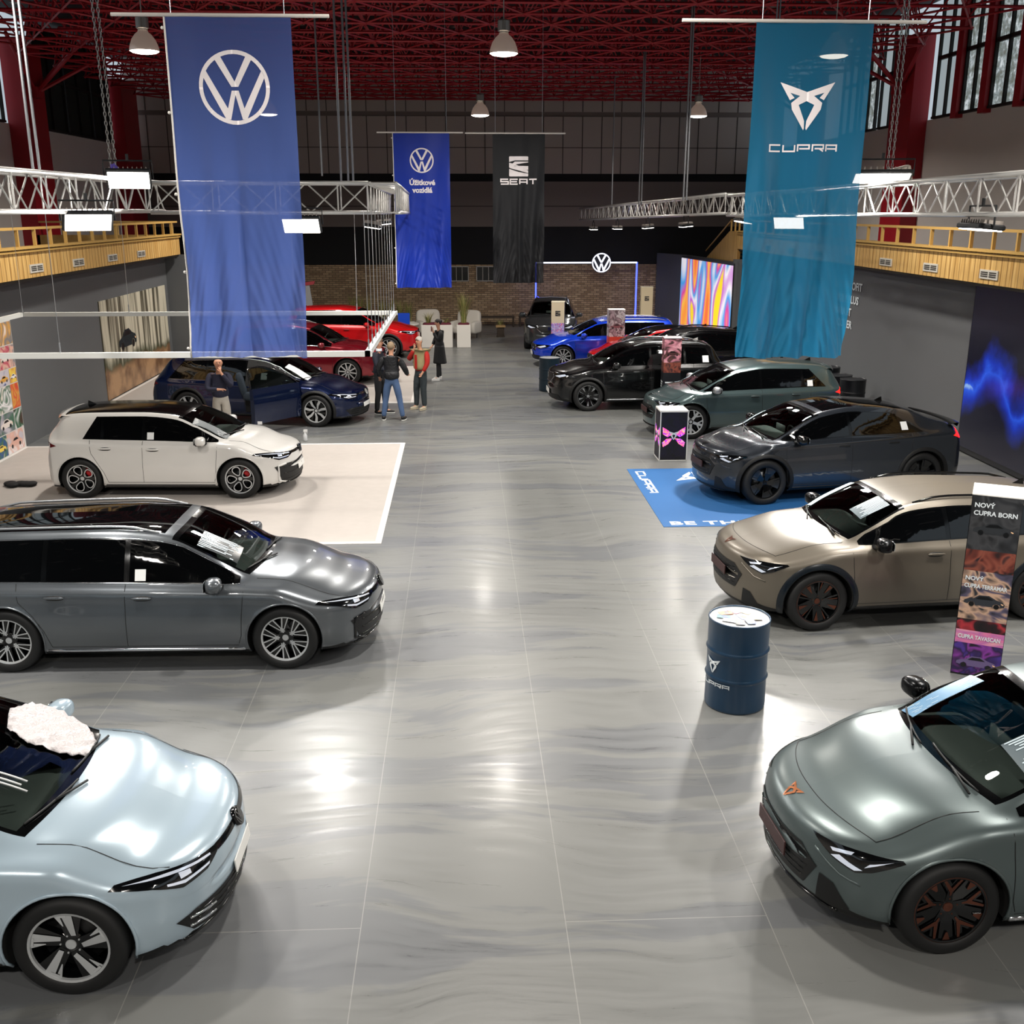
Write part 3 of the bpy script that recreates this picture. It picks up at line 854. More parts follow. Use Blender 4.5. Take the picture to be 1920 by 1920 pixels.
def face_vw(car, root, p):
    """slim lamps joined by a thin bar, wide lower intake"""
    hs, ref, plate = lamp_mats(); N = car.nose; hz = p['hood']; HW = p['hw']; black = MATS['gloss_black_trim']; chrome = MATS['chrome']; z = hz - .075 + p.get('lamp_dz', 0)
    n = (1, .75, 0)
    pts = [(N - .10, .34, z - .022), (N - .12, .48, z - .075), (N - .22, .66, z - .085), (N - .36, .78, z - .02), (N - .58, .87, z + .028), (N - .52, .86, z + .05), (N - .3, .74, z + .045), (N - .14, .5, z + .02), (N - .10, .34, z + .012)]
    a, b = car.patch('headlamp', pts, n, hs, root, off=.006, g=.03, both=True)
    for o, sy in ((a, 1), (b, -1)):
        for q in ([(N - .13, .45, z - .052), (N - .22, .64, z - .062), (N - .3, .72, z - .035), (N - .3, .72, z - .022), (N - .22, .63, z - .045), (N - .13, .44, z - .038)],
                  [(N - .12, .42, z + .0), (N - .28, .7, z + .026), (N - .5, .84, z + .036), (N - .28, .7, z + .012), (N - .12, .42, z - .012)],
                  [(N - .2, .58, z - .03), (N - .24, .65, z - .03), (N - .24, .65, z + .004), (N - .2, .58, z - .004)]):
            qq = [(x, y * sy, zz) for x, y, zz in q]; car.patch('lamp_lens', qq, (1, .75 * sy, 0), ref, o, off=.010, g=.05)
    car.patch('grille_bar', [(N, -.36, z - .026), (N, .36, z - .026), (N, .36, z + .014), (N, -.36, z + .014)], (1, 0, 0), black, root, off=.005, g=.05)
    if p.get('bar_chrome'): car.line([(N, -.33, z - .006), (N, .33, z - .006)], (1, 0, 0), .006, chrome, 'light_bar', root, inset=-.004)
    q, no = car.hit((N, 0, z - .01), (1, 0, 0)); eb = MB(); r = .068
    EM = Matrix.Translation(q + no * .006) @ no.to_track_quat('Z', 'Y').to_matrix().to_4x4()
    eb.m(1).lathe([(r, -.01), (r, .012), (r * .97, .016), (0.001, .016)], 28, EM)
    o = eb.build('front_badge', [chrome, black], root, True)
    flat('badge_emblem', logo_vw(r * .93), EM @ Matrix.Rotation(PI / 2 if False else 0, 4, 'Z'), p.get('emblem', chrome), o, off=.0175)
    zt, zb = p.get('int_top', .40), .235
    I = car.patch('lower_intake', [(N, -.62, zb + .02), (N, -.5, zb), (N, .5, zb), (N, .62, zb + .02), (N, .72, zt - .03), (N, .60, zt), (N, -.60, zt), (N, -.72, zt - .03)], (1, 0, 0), MATS['matte_black_plastic'], root, off=.006, g=.05)
    for k in range(3):
        zz = zb + .04 + k * (zt - zb - .06) / 2.4
        car.line([(N, -.6, zz), (N, .6, zz)], (1, 0, 0), .006, black, 'intake_slat', I, inset=-.006)
    if p.get('fangs'):
        for k in (0, 1):
            zz = zb + .035 + .06 * k
            for sy in (1, -1): car.line([(N, sy * .50, zz), (N - .1, sy * .70, zz + .03)], (1, .5 * sy, 0), .011, chrome if p['fangs'] == 1 else MATS['machined_silver'], 'intake_fin', I, inset=-.008)
    if p.get('cbrace'):
        for sy in (1, -1):
            pts = [(N - .05, sy * .60, zt + .0), (N - .13, sy * .74, zt - .02), (N - .12, sy * .74, zb + .03), (N - .05, sy * .62, zb - .0)]
            car.line(pts, (1, .6 * sy, 0), .016, p['cbrace'], 'bumper_blade', root, inset=-.004)
    q, no = car.hit((N, 0, .40), (1, 0, 0)); q, no = car.hit((N, 0, .42), (1, 0, 0)); pl = MB(); pl.box((q.x + .004, 0, .42), (.010, .44, .095), M=Matrix.Rotation(-.12, 4, 'Y'), bev=.003); pl.build('number_plate', p.get('plate_m', plate), root)
    car.line([(N, -.66, zb - .025), (N, .66, zb - .025)], (1, 0, 0), .012, p.get('lipm', black), 'bumper_lip', root, inset=-.004)

def face_cupra(car, root, p):
    """sharp triangular lamps, dark six-sided grille low down, corner intakes"""
    hs, ref, plate = lamp_mats(); N = car.nose; hz = p['hood']; black = MATS['gloss_black_trim']; z = hz - .10 + p.get('lamp_dz', 0); pl = MATS['matte_black_plastic']; cop = mat('copper_emblem', '#c07a52', .3, .9)
    n = (1, .8, 0)
    pts = [(N - .09, .42, z + .04), (N - .16, .60, z - .045), (N - .26, .72, z - .085), (N - .34, .78, z - .055), (N - .50, .86, z + .03), (N - .48, .85, z + .045), (N - .3, .72, z + .045)]
    a, b = car.patch('headlamp', pts, n, hs, root, off=.006, g=.03, both=True)
    for o, sy in ((a, 1), (b, -1)):
        for q in ([(N - .16, .58, z - .03), (N - .26, .71, z - .07), (N - .30, .74, z - .055), (N - .2, .62, z - .01)], [(N - .3, .75, z - .035), (N - .40, .81, z + .015), (N - .44, .83, z + .03), (N - .33, .76, z - .005)],
                  [(N - .16, .56, z + .012), (N - .26, .68, z + .03), (N - .24, .68, z + .012), (N - .17, .58, z - .005)]):
            qq = [(x, y * sy, zz) for x, y, zz in q]; car.patch('lamp_lens', qq, (1, .8 * sy, 0), ref, o, off=.010, g=.05)
    zt = hz - .17; I = car.patch('grille', [(N, -.36, zt), (N, .36, zt), (N, .50, zt - .10), (N, .40, zt - .28), (N, -.40, zt - .28), (N, -.50, zt - .10)], (1, 0, 0), pl, root, off=.006, g=.05)
    for k in range(5):
        zz = zt - .05 - k * .045; w = .42 - .02 * abs(k - 2)
        car.line([(N, -w, zz), (N, w, zz)], (1, 0, 0), .005, black, 'grille_slat', I, inset=-.006)
    for sy in (1, -1):
        car.patch('corner_intake', [(N - .06, sy * .56, .44), (N - .10, sy * .66, .42), (N - .16, sy * .76, .27), (N - .10, sy * .66, .23), (N - .05, sy * .54, .25)], (1, .6 * sy, 0), pl, root, off=.005, g=.04)
        car.line([(N - .05, sy * .50, zt + .03), (N - .14, sy * .68, z - .14), (N - .24, sy * .78, z - .17)], (1, .7 * sy, 0), .010, p['paint'], 'lamp_crease', root, inset=.003)
    car.line([(N, -.62, .215), (N, .62, .215)], (1, 0, 0), .014, p.get('lipm', black), 'bumper_lip', root, inset=-.004)
    pb = MB(); pb.box((N + .012, 0, hz - .30), (.012, .50, .11), bev=.003); pb.build('number_plate', p.get('plate_m', mat('plate_brown', '#3a1c1c', .5)), root)
    q, no = car.hit((N - .10, 0, hz + .02), (.25, 0, 1)); EM = Matrix.Translation(q + no * .003) @ Matrix(((0, 1, 0), (-1, 0, 0), (0, 0, 1))).to_4x4().inverted()
    s_ = .13
    P = logo_cupra(s_); vs, fs = tri_slice(P, None); V = []
    for x, y in vs:
        h_, n2 = car.hit((q.x - y, x, q.z), (.2, 0, 1)); V.append(h_ + n2 * .006)
    mesh_obj('badge_emblem', V, fs, p.get('emblem', cop), root, False)

def face_seat(car, root, p):
    hs, ref, plate = lamp_mats(); N = car.nose; hz = p['hood']; black = MATS['gloss_black_trim']; z = hz - .10; pl = MATS['matte_black_plastic']
    n = (1, .8, 0)
    pts = [(N - .08, .40, z - .04), (N - .16, .60, z - .075), (N - .34, .78, z - .03), (N - .44, .84, z + .045), (N - .3, .72, z + .05), (N - .09, .42, z + .03)]
    a, b = car.patch('headlamp', pts, n, hs, root, off=.006, g=.04, both=True)
    for o, sy in ((a, 1), (b, -1)):
        q = [(N - .12, sy * .48, z - .03), (N - .2, sy * .64, z - .05), (N - .34, sy * .76, z + .0), (N - .3, sy * .73, z + .03), (N - .16, sy * .56, z - .01)]
        car.patch('lamp_lens', q, (1, .8 * sy, 0), ref, o, off=.010, g=.05)
    I = car.patch('grille', [(N, -.38, z + .03), (N, .38, z + .03), (N, .44, z - .05), (N, .28, z - .19), (N, -.28, z - .19), (N, -.44, z - .05)], (1, 0, 0), pl, root, off=.006, g=.06)
    car.line([(N, -.38, z + .03), (N, .38, z + .03), (N, .44, z - .05), (N, .28, z - .19), (N, -.28, z - .19), (N, -.44, z - .05)], (1, 0, 0), .009, MATS['chrome'], 'grille_frame', root, inset=-.004, closed=True)
    q, no = car.hit((N, 0, z - .06), (1, 0, 0)); flat('badge_emblem', logo_seat(.12), Matrix.Translation(q + Vector((.012, 0, 0))) @ Matrix(((0, 0, 1), (1, 0, 0), (0, 1, 0))).to_4x4(), MATS['chrome'], root)
    car.patch('lower_intake', [(N, -.6, .36), (N, .6, .36), (N, .68, .25), (N, -.68, .25)], (1, 0, 0), pl, root, off=.006, g=.06)
    car.line([(N, -.62, .21), (N, .62, .21)], (1, 0, 0), .016, MATS['machined_silver'], 'bumper_lip', root, inset=-.004)
    pb = MB(); pb.box((N + .012, 0, .40), (.012, .50, .11), bev=.003); pb.build('number_plate', plate, root)
# ---------------------------------------------------------------- the cars on show
def PM(name, col, metal=.45, rough=.3, coat=1.0, **k): return mat(name, col, rough, metal, coat, **k)
def spec(**k):
    d = dict(wb=2.84, hw=.925, h=1.5, fo=.93, ro=1.14, hood=.75, cowl=(1.20, 1.0), roof_f=(.32, 1.42), roof_p=(-.35, 1.485), roof_r=(-2.1, 1.42), deck=(-2.40, 1.0),
             belt=(.90, .955), yr=.60, r=.345, dlo=(.98, -2.0), dlo_tail=.12, pillars=(-.16, -1.0), doors=(1.0, -.18, -1.15), handles=(-.0, -.88), mirror=.78, rim='fork5', face=face_vw, waist=.016)
    d.update(k); return d
gloss = mat('gloss_black_trim', '#050607', .12, spec=.6); plast0 = mat('matte_black_plastic', '#0c0d0e', .55)
chr0 = mat('chrome', '#c9ccd0', .12, 1.0); railm = mat('rail_silver', '#b4b7bb', .3, .8); copper = mat('wheel_copper', '#74483a', .32, .9); dgrey = mat('wheel_dark_grey', '#17181a', .25, .7)
red_cal = mat('caliper_red', '#b01018', .35)
carfill = mat('white_lamp_grey', '#b8bbc0', .2, .9)
if CARS:
    # near left: pale blue
    lb, lbc = build_car('estate_car', spec(paint=PM('paint_pale_blue', '#a9bcc9', .12, .25), fo=.86, rim='fan5', chrome=0, fangs=1, bar_chrome=0, dash='#4a504e', seat='#2a3540', wtint='#dfe8e4', r=.345, emblem=gloss,
        cowl=(1.30, 1.0)), (-3.84, 6.29, 0), 0, 'pale blue car at the bottom left with a white sheet on its windscreen', 'cars on the left side of the hall')
    gy, gyc = build_car('estate_car', spec(paint=PM('paint_slate_grey', '#5d6267', .55, .28), roofglass=True, rails=railm, chrome=1, cbrace=gloss, int_top=.50, rim='fork5', sill=chr0), (-3.29, 11.0, 0), R_(-1) if False else math.radians(-1),
        'slate grey estate car with glass roof and silver roof rails before the white carpet', 'cars on the left side of the hall')
    gf, gfc = build_car('hatchback_car', spec(wb=2.62, hw=.895, fo=.85, ro=.74, paint=PM('paint_white', '#dcdad6', .0, .3), cowl=(1.20, 1.0), roof_f=(.36, 1.39), roof_p=(-.25, 1.455), roof_r=(-1.62, 1.41), deck=(-1.94, 1.02), hood=.78,
        dlo=(.98, -1.24), dlo_tail=.2, pillars=(-.24, -.92), doors=(.95, -.26, -1.0), handles=(-.08, -.86), mirror=.76, rim='oval5', int_top=.54, cal=red_cal, black_roof=True, spoiler=.17, cbrace=mat('bumper_white', '#dcdad6', .3), r=.34, belt=(.92, .98), emblem=chr0,
        mirror_m=mat('paint_white', ''), chrome=0), (-4.98, 17.77, 0), math.radians(-3), 'white hatchback with black roof parked on the white carpet', 'cars on the left side of the hall')
    id_, idc = build_car('estate_car', spec(wb=2.97, fo=.90, ro=1.08, paint=PM('paint_navy', '#04173f', .6, .25), cowl=(1.32, 1.0), roof_f=(.42, 1.44), roof_p=(-.3, 1.53), roof_r=(-2.0, 1.43), deck=(-2.38, 1.0), hood=.76, black_roof=True,
        dlo=(1.1, -1.95), dlo_tail=.28, pillars=(-.12, -1.05), doors=(1.12, -.14, -1.18), handles=(-.9,), flush=True, mirror=.92, rim='turbine', r=.36, chrome=1, clad=.05, bar_chrome=1, arch_strip=railm, emblem=mat('number_plate_white', '')), (-4.53, 23.95, 0), math.radians(-12),
        'dark blue estate car with its front door standing open', 'cars on the left side of the hall', res=.8)
    suv = dict(wb=2.68, hw=.92, fo=.90, ro=.95, h=1.65, hood=.92, cowl=(1.12, 1.12), roof_f=(.33, 1.54), roof_p=(-.3, 1.63), roof_r=(-1.78, 1.57), deck=(-2.08, 1.12), belt=(1.02, 1.07), dlo=(.90, -1.7), dlo_tail=.14, pillars=(-.17, -1.0),
               doors=(.95, -.19, -1.08), handles=(-.0, -.86), mirror=.70, r=.36, gc=.20, nose_z=.6, lamp_dz=-.01, res=1)
    suv.pop('res')
    dr, drc = build_car('suv_car', spec(**dict(suv, paint=PM('paint_dark_red', '#8e0d22', .5, .25), rim='ten', chrome=1, h=1.58, rails=railm)), (-4.38, 29.5, 0), math.radians(-7), 'dark red car behind the dark blue estate car', 'cars on the left side of the hall', res=.7)
    rd, rdc = build_car('suv_car', spec(**dict(suv, paint=PM('paint_bright_red', '#cf1118', .2, .25), rim='ten', clad=.05, mirror_m=None or PM('paint_bright_red', ''))), (-3.65, 34.7, 0), math.radians(-5), 'bright red car furthest back on the left side', 'cars on the left side of the hall', res=.7)
    # right side, noses towards the aisle
    hatch = dict(wb=2.69, hw=.90, fo=.86, ro=.84, hood=.74, cowl=(1.17, .98), roof_f=(.33, 1.37), roof_p=(-.3, 1.44), roof_r=(-1.68, 1.39), deck=(-2.02, 1.02), belt=(.91, .97), dlo=(.92, -1.45), dlo_tail=.18, pillars=(-.2, -1.0), doors=(.97, -.22, -1.05),
                 handles=(-.04, -.86), mirror=.76, r=.34, face=face_cupra)
    ln, lnc = build_car('hatchback_car', spec(**dict(hatch, paint=PM('paint_matte_steel', '#5b6768', .5, .36, .25, coat_r=.25), rim='y5', wface=copper, mirror_m=dgrey, cal=mat('caliper_dark', '#241a1a', .4), sill=chr0, dash='#454c48', wtint='#d5dfdb')), (4.34, 6.45, 0), math.radians(183.5),
        'matte steel grey hatchback at the bottom right with copper badge and copper wheel spokes', 'cars on the right side of the hall')
    fm, fmc = build_car('suv_car', spec(**dict(suv, hw=.92, fo=.88, ro=.90, hood=.86, cowl=(1.10, 1.04), roof_f=(.33, 1.41), roof_p=(-.3, 1.47), roof_r=(-1.75, 1.39), deck=(-2.05, 1.06), belt=(.96, 1.03), dlo=(.88, -1.55), paint=PM('paint_matte_beige', '#6f685d', .45, .38, .25, coat_r=.25), rim='blade5',
        wface=copper, clad=.065, clad_m=mat('cladding_dark_blue', '#0b141c', .25), rails=gloss, mirror_m=dgrey, face=face_cupra, chrome=0, gc=.2, r=.355, nose_z=.56, emblem=copper, plate_m=mat('plate_brown', ''), dash='#30383a')), (5.24, 11.82, 0), math.radians(184.5),
        'matte beige car with dark arch cladding behind the big blue barrel', 'cars on the right side of the hall')
    tv, tvc = build_car('coupe_suv_car', spec(**dict(suv, wb=2.78, fo=.84, ro=.92, hood=.88, cowl=(1.36, 1.04), roof_f=(.45, 1.46), roof_p=(-.15, 1.545), roof_r=(-1.25, 1.45), deck=(-2.08, 1.17), belt=(1.0, 1.08), dlo=(1.1, -1.38), dlo_tail=.35, pillars=(-.07, -.98), tmid=.56,
        doors=(1.05, -.09, -1.05), handles=(.06, -.82), flush=True, mirror=.88, paint=PM('paint_anthracite', '#2c3138', .5, .26), rim='swirl5', wface=dgrey, clad=.055, roofglass=True, lip=True, lip_m=gloss, face=face_cupra, mirror_m=gloss, tail_glow=1, tl_drop=.13, r=.375, yr=.58,
        emblem=dgrey)), (6.1, 17.15, 0), math.radians(188.5), 'anthracite coupe-shaped car standing on the blue mat', 'cars on the right side of the hall')
    bn, bnc = build_car('hatchback_car', spec(**dict(hatch, wb=2.77, fo=.79, ro=.70, hood=.82, cowl=(1.36, 1.0), roof_f=(.46, 1.43), roof_p=(-.2, 1.525), roof_r=(-1.66, 1.46), deck=(-1.95, 1.06), belt=(.96, 1.03), dlo=(1.12, -1.5), dlo_tail=.30, pillars=(-.1, -1.0), doors=(1.06, -.12, -1.05),
        handles=(.04, -.84), mirror=.92, r=.365, paint=PM('paint_petrol_grey', '#47585a', .4, .28), rim='star5', wbase=dgrey, mirror_m=railm, tail_glow=1, spoiler=.17, emblem=dgrey)), (6.05, 22.1, 0), math.radians(184),
        'petrol grey hatchback between the anthracite car and the black car', 'cars on the right side of the hall', res=.8)
    at, atc = build_car('suv_car', spec(**dict(suv, wb=2.63, fo=.86, ro=.88, cowl=(1.18, 1.10), roof_p=(-.3, 1.60), roof_f=(.36, 1.51), roof_r=(-1.7, 1.53), hood=.93, deck=(-2.0, 1.12), paint=PM('paint_black', '#08090b', .3, .25), rim='blade5', wface=railm, clad=.05, rails=railm, face=face_seat, sill=railm)),
        (4.24, 25.3, 0), math.radians(182), 'black car in front behind the dark totem, left of the petrol grey hatchback', 'cars on the right side of the hall', res=.75)
    b2, b2c = build_car('suv_car', spec(**dict(suv, wb=2.57, fo=.80, ro=.78, deck=(-1.9, 1.10), roof_r=(-1.6, 1.52), dlo=(.9, -1.5), paint=PM('paint_black', ''), rim='ten', rails=gloss, face=face_seat)), (5.95, 27.7, 0), math.radians(183),
        'black car mostly hidden behind the nearer black car', 'cars on the right side of the hall', res=.6)
    ib, ibc = build_car('hatchback_car', spec(**dict(hatch, black_roof=True, wb=2.56, fo=.80, ro=.68, deck=(-1.88, 1.02), roof_r=(-1.55, 1.38), dlo=(.9, -1.36), paint=PM('paint_bright_red', ''), rim='ten', face=face_seat)), (5.65, 29.85, 0), math.radians(182),
        'small red car squeezed between black and blue cars', 'cars on the right side of the hall', res=.6)
    bl, blc = build_car('estate_car', spec(**dict(hatch, ro=1.0, roof_r=(-2.0, 1.40), deck=(-2.25, 1.02), dlo=(.92, -1.95), paint=PM('paint_blue', '#0a3fd0', .35, .25), rim='ten', face=face_seat, rails=railm)), (4.33, 32.3, 0), math.radians(182),
        'bright blue estate car behind the small dark barrel', 'cars on the right side of the hall', res=.7)
    vn, vnc = build_car('suv_car', spec(**dict(suv, paint=PM('paint_graphite', '#3a3d40', .5, .28), rim='ten', rails=gloss, face=face_seat)), (3.15, 37.4, 0), math.radians(-96), 'graphite grey car facing the aisle at the far end', 'cars on the right side of the hall', res=.7)

    # stickers and sheets on the glass
    def sheet(car, root, x, z, side, s=.11, nm='window_sticker', m=None):
        pts = [(x - s / 2, side, z - s / 2), (x + s / 2, side, z - s / 2), (x + s / 2, side, z + s / 2), (x - s / 2, side, z + s / 2)]
        car.patch(nm, pts, (0, side, 0), m or mat('paper_white', '#eceeee', .6), root, off=.010, g=None)
    sheet(gyc, gy, -.02, 1.03, -1); sheet(gfc, gf, -.12, 1.05, -1); sheet(idc, id_, .3, 1.08, -1, .14)
    sheet(tvc, tv, -1.05, 1.19, 1, .12); sheet(bnc, bn, -1.16, 1.12, 1, .12); sheet(atc, at, -1.5, 1.2, 1, .15)
    def ws_sheet(car, root, xa, xb, ya, yb, nm, m, lines=None, lm=None, off=.008):
        sh = car.p['cowl'][0] - .80; xa += sh; xb += sh
        pts = [(xa, ya, 1), (xb, ya, 1), (xb, yb, 1), (xa, yb, 1)]
        n = (.5, 0, 1); nn = Vector(n).normalized()
        o = car.patch(nm, [tuple(car.hit(Vector(q), (0, 0, 1))[0]) for q in pts], n, m, root, off=off, g=.08)
        if lines:
            w = (yb - ya); P = []
            for k in range(lines):
                y = ya + w * (k + .5) / lines; a = xa + .02 * rnd.random(); b = xb - abs(xb - xa) * rnd.uniform(.03, .35)
                P.append([tuple(car.hit(Vector(q), (0, 0, 1))[0]) for q in ((a, y - abs(w) / lines * .22, 1), (b, y - abs(w) / lines * .22, 1), (b, y + abs(w) / lines * .22, 1), (a, y + abs(w) / lines * .22, 1))])
            car.patch('printed_lines', None, n, lm, o, off=off + .003, g=None, polys=P)
        return o
    pale = mat('print_pale_blue', '#c3d4dc', .5); darkprint = mat('print_dark', '#27303a', .5); bluep = mat('film_blue', '#5b8bb0', .35); wht = mat('paper_white', '')
    ws_sheet(lnc, ln, .14, .66, -.60, -.42, 'windscreen_film', bluep, 16, pale)
    ws_sheet(lnc, ln, .05, .42, .30, .62, 'equipment_sheet', mat('sheet_grey_blue', '#59666c', .3), 14, pale)
    ws_sheet(fmc, fm, .08, .62, -.60, -.47, 'windscreen_film', pale)
    ws_sheet(fmc, fm, .10, .44, .20, .50, 'equipment_sheet', mat('sheet_grey_blue', ''), 12, pale)
    ws_sheet(gyc, gy, .12, .52, -.62, -.28, 'equipment_sheet', mat('sheet_dark', '#1d2426', .25), 12, pale)
    ws_sheet(gfc, gf, .14, .70, -.66, -.48, 'windscreen_film', mat('film_grey', '#8d9294', .3), 10, wht)
    ws_sheet(tvc, tv, .24, .80, -.66, -.54, 'windscreen_film', pale, 9, darkprint)
    ws_sheet(idc, id_, .20, .72, -.6, -.34, 'windscreen_film', wht)
    ws_sheet(bnc, bn, .26, .80, -.66, -.54, 'windscreen_film', pale)
    # white printed lines across the pale blue car's windscreen
    for k, (y, a, b) in enumerate(((-.30, .05, .52), (-.35, .05, .50), (-.38, .22, .56), (-.43, .1, .36))):
        lbc.line([(a + .45, y, 1), (b + .45, y + .03, 1)], (.5, 0, 1), .006, wht, 'windscreen_lettering', lb, inset=-.004)
    # crumpled white sheet over the far side of the windscreen
    pts = [(.72, .66), (.66, .40), (.74, .16), (.90, .08), (1.12, .12), (1.23, .22), (1.22, .42), (1.12, .58), (.92, .68)]
    bmv, bmf = tri_slice([[(x, y) for x, y in pts]], .035); V = []
    for x, y in bmv:
        q, no = lbc.hit((x, y, 1), (0, 0, 1)); V.append(q + no * (.016 + .012 * math.sin(x * 41 + y * 23) * math.sin(y * 57 - x * 19) + .006 * math.sin(x * 97 + 3 * y)))
    M0 = Matrix.Translation((-3.84, 6.29, 0))
    so = mesh_obj('cloth_sheet', [tuple(M0 @ v) for v in V], bmf, mat('sheet_foil_white', '#c9c3c4', .35, spec=.6, bump=.6, nscale=60), None, True)
    md = so.modifiers.new('s', 'SOLIDIFY'); md.thickness = .004; md.offset = 1
    tag(so, 'crumpled white sheet lying on the windscreen of the pale blue car', 'sheet')

    # the open front door of the dark blue estate
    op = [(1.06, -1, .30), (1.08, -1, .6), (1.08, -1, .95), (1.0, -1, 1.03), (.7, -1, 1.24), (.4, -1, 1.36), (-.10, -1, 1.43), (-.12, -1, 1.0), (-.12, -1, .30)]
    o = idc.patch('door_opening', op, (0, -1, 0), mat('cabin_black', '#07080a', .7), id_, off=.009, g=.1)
    stm = MB(); stm.sup((.05, -.955, .66), (.20, .05, .10), .5, .5, 14); stm.sup((-.16, -.955, .92), (.08, .05, .27), .5, .6, 14, Matrix.Rotation(-.25, 4, 'Y')); stm.build('seat', mat('seat_fabric', ''), id_, True)
    hinge = Vector((1.10, -.90, 0)); aa = math.radians(62)
    DM = Matrix.Translation(hinge) @ Matrix.Rotation(aa, 4, 'Z')
    db = MB(); prof = [(.0, .26), (.0, .98), (-1.28, 1.02), (-1.28, .26)]
    gp = []
    for t in np.linspace(0, 1, 9):
        z = .26 + .74 * t; b_ = .05 + .05 * math.sin(PI * (.15 + .8 * t)); gp.append([(x, -b_ if side else .02, z) for side in (1,) for x in np.linspace(0, -1.28, 8)])
    db.grid(gp); gp2 = [[(p[0], .03, p[2]) for p in r] for r in gp]; db.m(1).grid([list(reversed(r)) for r in gp2])
    for i in range(8): db.m(0).add([gp[i][0], gp[i + 1][0], gp2[i + 1][0], gp2[i][0]], [(0, 1, 2, 3)]); db.add([gp[i][-1], gp[i + 1][-1], gp2[i + 1][-1], gp2[i][-1]], [(3, 2, 1, 0)])
    db.add([gp[-1][0], gp[-1][-1], gp2[-1][-1], gp2[-1][0]], [(0, 1, 2, 3)]); db.add([gp[0][0], gp[0][-1], gp2[0][-1], gp2[0][0]], [(3, 2, 1, 0)])
    db.m(1).tube([(-.02, 0, 1.0), (-.30, .03, 1.20), (-.68, .06, 1.38), (-1.0, .08, 1.44), (-1.26, .08, 1.42), (-1.27, .0, 1.0)], .022, 6)
    db.v = [tuple(DM @ Vector(v)) for v in db.v]; dd = db.build('door', [PM('paint_navy', ''), gloss], id_, True)
    gl_ = MB(); gl_.add([tuple(DM @ Vector(q)) for q in ((-.03, 0, 1.0), (-.30, .03, 1.19), (-.68, .06, 1.37), (-1.0, .08, 1.43), (-1.25, .08, 1.41), (-1.26, .0, 1.0))], [(0, 1, 2, 3, 4, 5)]); gl_.build('door_glass', glass('door_glass', '#4a5552'), dd, False)
# ---------------------------------------------------------------- the hall
FWD = (math.sin(PS) * math.cos(TH), math.cos(PS) * math.cos(TH), -math.sin(TH)); RGT = (math.cos(PS), -math.sin(PS), 0); UPV = (math.sin(PS) * math.sin(TH), math.cos(PS) * math.sin(TH), math.cos(TH))
def at(px, py, Y):
    a, b = (px - 960) / FPX, (960 - py) / FPX
    d = [FWD[i] + a * RGT[i] + b * UPV[i] for i in range(3)]; t = Y / d[1]
    return Vector((d[0] * t, Y, CAM_H + d[2] * t))
def nodes(m): return m.node_tree.nodes, m.node_tree.links, m.node_tree.nodes['Principled BSDF']
def struct(o, label=None): o['kind'] = 'structure'; 
ZC = 8.7   # underside of the roof lattice

# --- floor: grey sheet flooring, wiped in wet arcs
fm_ = mat('floor_grey_sheet', '#858786', .3); N_, L_, B_ = nodes(fm_)
tc = N_.new('ShaderNodeTexCoord'); mp = N_.new('ShaderNodeMapping'); mp.inputs['Scale'].default_value = (.35, 2.6, 1)
wv = N_.new('ShaderNodeTexNoise'); wv.inputs['Scale'].default_value = .35; wv.inputs['Detail'].default_value = 2
vm = N_.new('ShaderNodeVectorMath'); vm.operation = 'MULTIPLY_ADD'; vm.inputs[1].default_value = (1.6, 1.5, 0)
L_.new(tc.outputs['Object'], wv.inputs['Vector']); L_.new(wv.outputs['Color'], vm.inputs[0]); L_.new(tc.outputs['Object'], vm.inputs[2]); L_.new(vm.outputs[0], mp.inputs['Vector'])
n1 = N_.new('ShaderNodeTexNoise'); n1.inputs['Scale'].default_value = .5; n1.inputs['Detail'].default_value = 6; n1.inputs['Roughness'].default_value = .62; L_.new(mp.outputs[0], n1.inputs['Vector'])
mp2 = N_.new('ShaderNodeMapping'); mp2.inputs['Scale'].default_value = (.8, 9, 1); L_.new(vm.outputs[0], mp2.inputs['Vector'])
n2 = N_.new('ShaderNodeTexNoise'); n2.inputs['Scale'].default_value = 1.0; n2.inputs['Detail'].default_value = 7; n2.inputs['Roughness'].default_value = .7; L_.new(mp2.outputs[0], n2.inputs['Vector'])
cr = N_.new('ShaderNodeValToRGB'); cr.color_ramp.elements[0].position = .47; cr.color_ramp.elements[1].position = .50
cr.color_ramp.elements[0].color = hexc('#66686a'); cr.color_ramp.elements[1].color = hexc('#727371'); L_.new(n1.outputs['Fac'], cr.inputs['Fac'])
cr2 = N_.new('ShaderNodeValToRGB'); cr2.color_ramp.elements[0].position = .30; cr2.color_ramp.elements[1].position = .46
cr2.color_ramp.elements[0].color = (.66, .67, .68, 1); cr2.color_ramp.elements[1].color = (1, 1, 1, 1); L_.new(n2.outputs['Fac'], cr2.inputs['Fac'])
# only some patches carry the streaks
n3 = N_.new('ShaderNodeTexNoise'); n3.inputs['Scale'].default_value = .33; n3.inputs['Detail'].default_value = 1; L_.new(tc.outputs['Object'], n3.inputs['Vector'])
cr3 = N_.new('ShaderNodeValToRGB'); cr3.color_ramp.elements[0].position = .50; cr3.color_ramp.elements[1].position = .62; L_.new(n3.outputs['Fac'], cr3.inputs['Fac'])
mixs = N_.new('ShaderNodeMix'); mixs.data_type = 'RGBA'; mixs.inputs['A'].default_value = (1, 1, 1, 1); L_.new(cr3.outputs['Color'], mixs.inputs['Factor']); L_.new(cr2.outputs['Color'], mixs.inputs['B'])
mul = N_.new('ShaderNodeMix'); mul.data_type = 'RGBA'; mul.blend_type = 'MULTIPLY'; mul.inputs['Factor'].default_value = 1; L_.new(cr.outputs['Color'], mul.inputs['A']); L_.new(mixs.outputs['Result'], mul.inputs['B'])
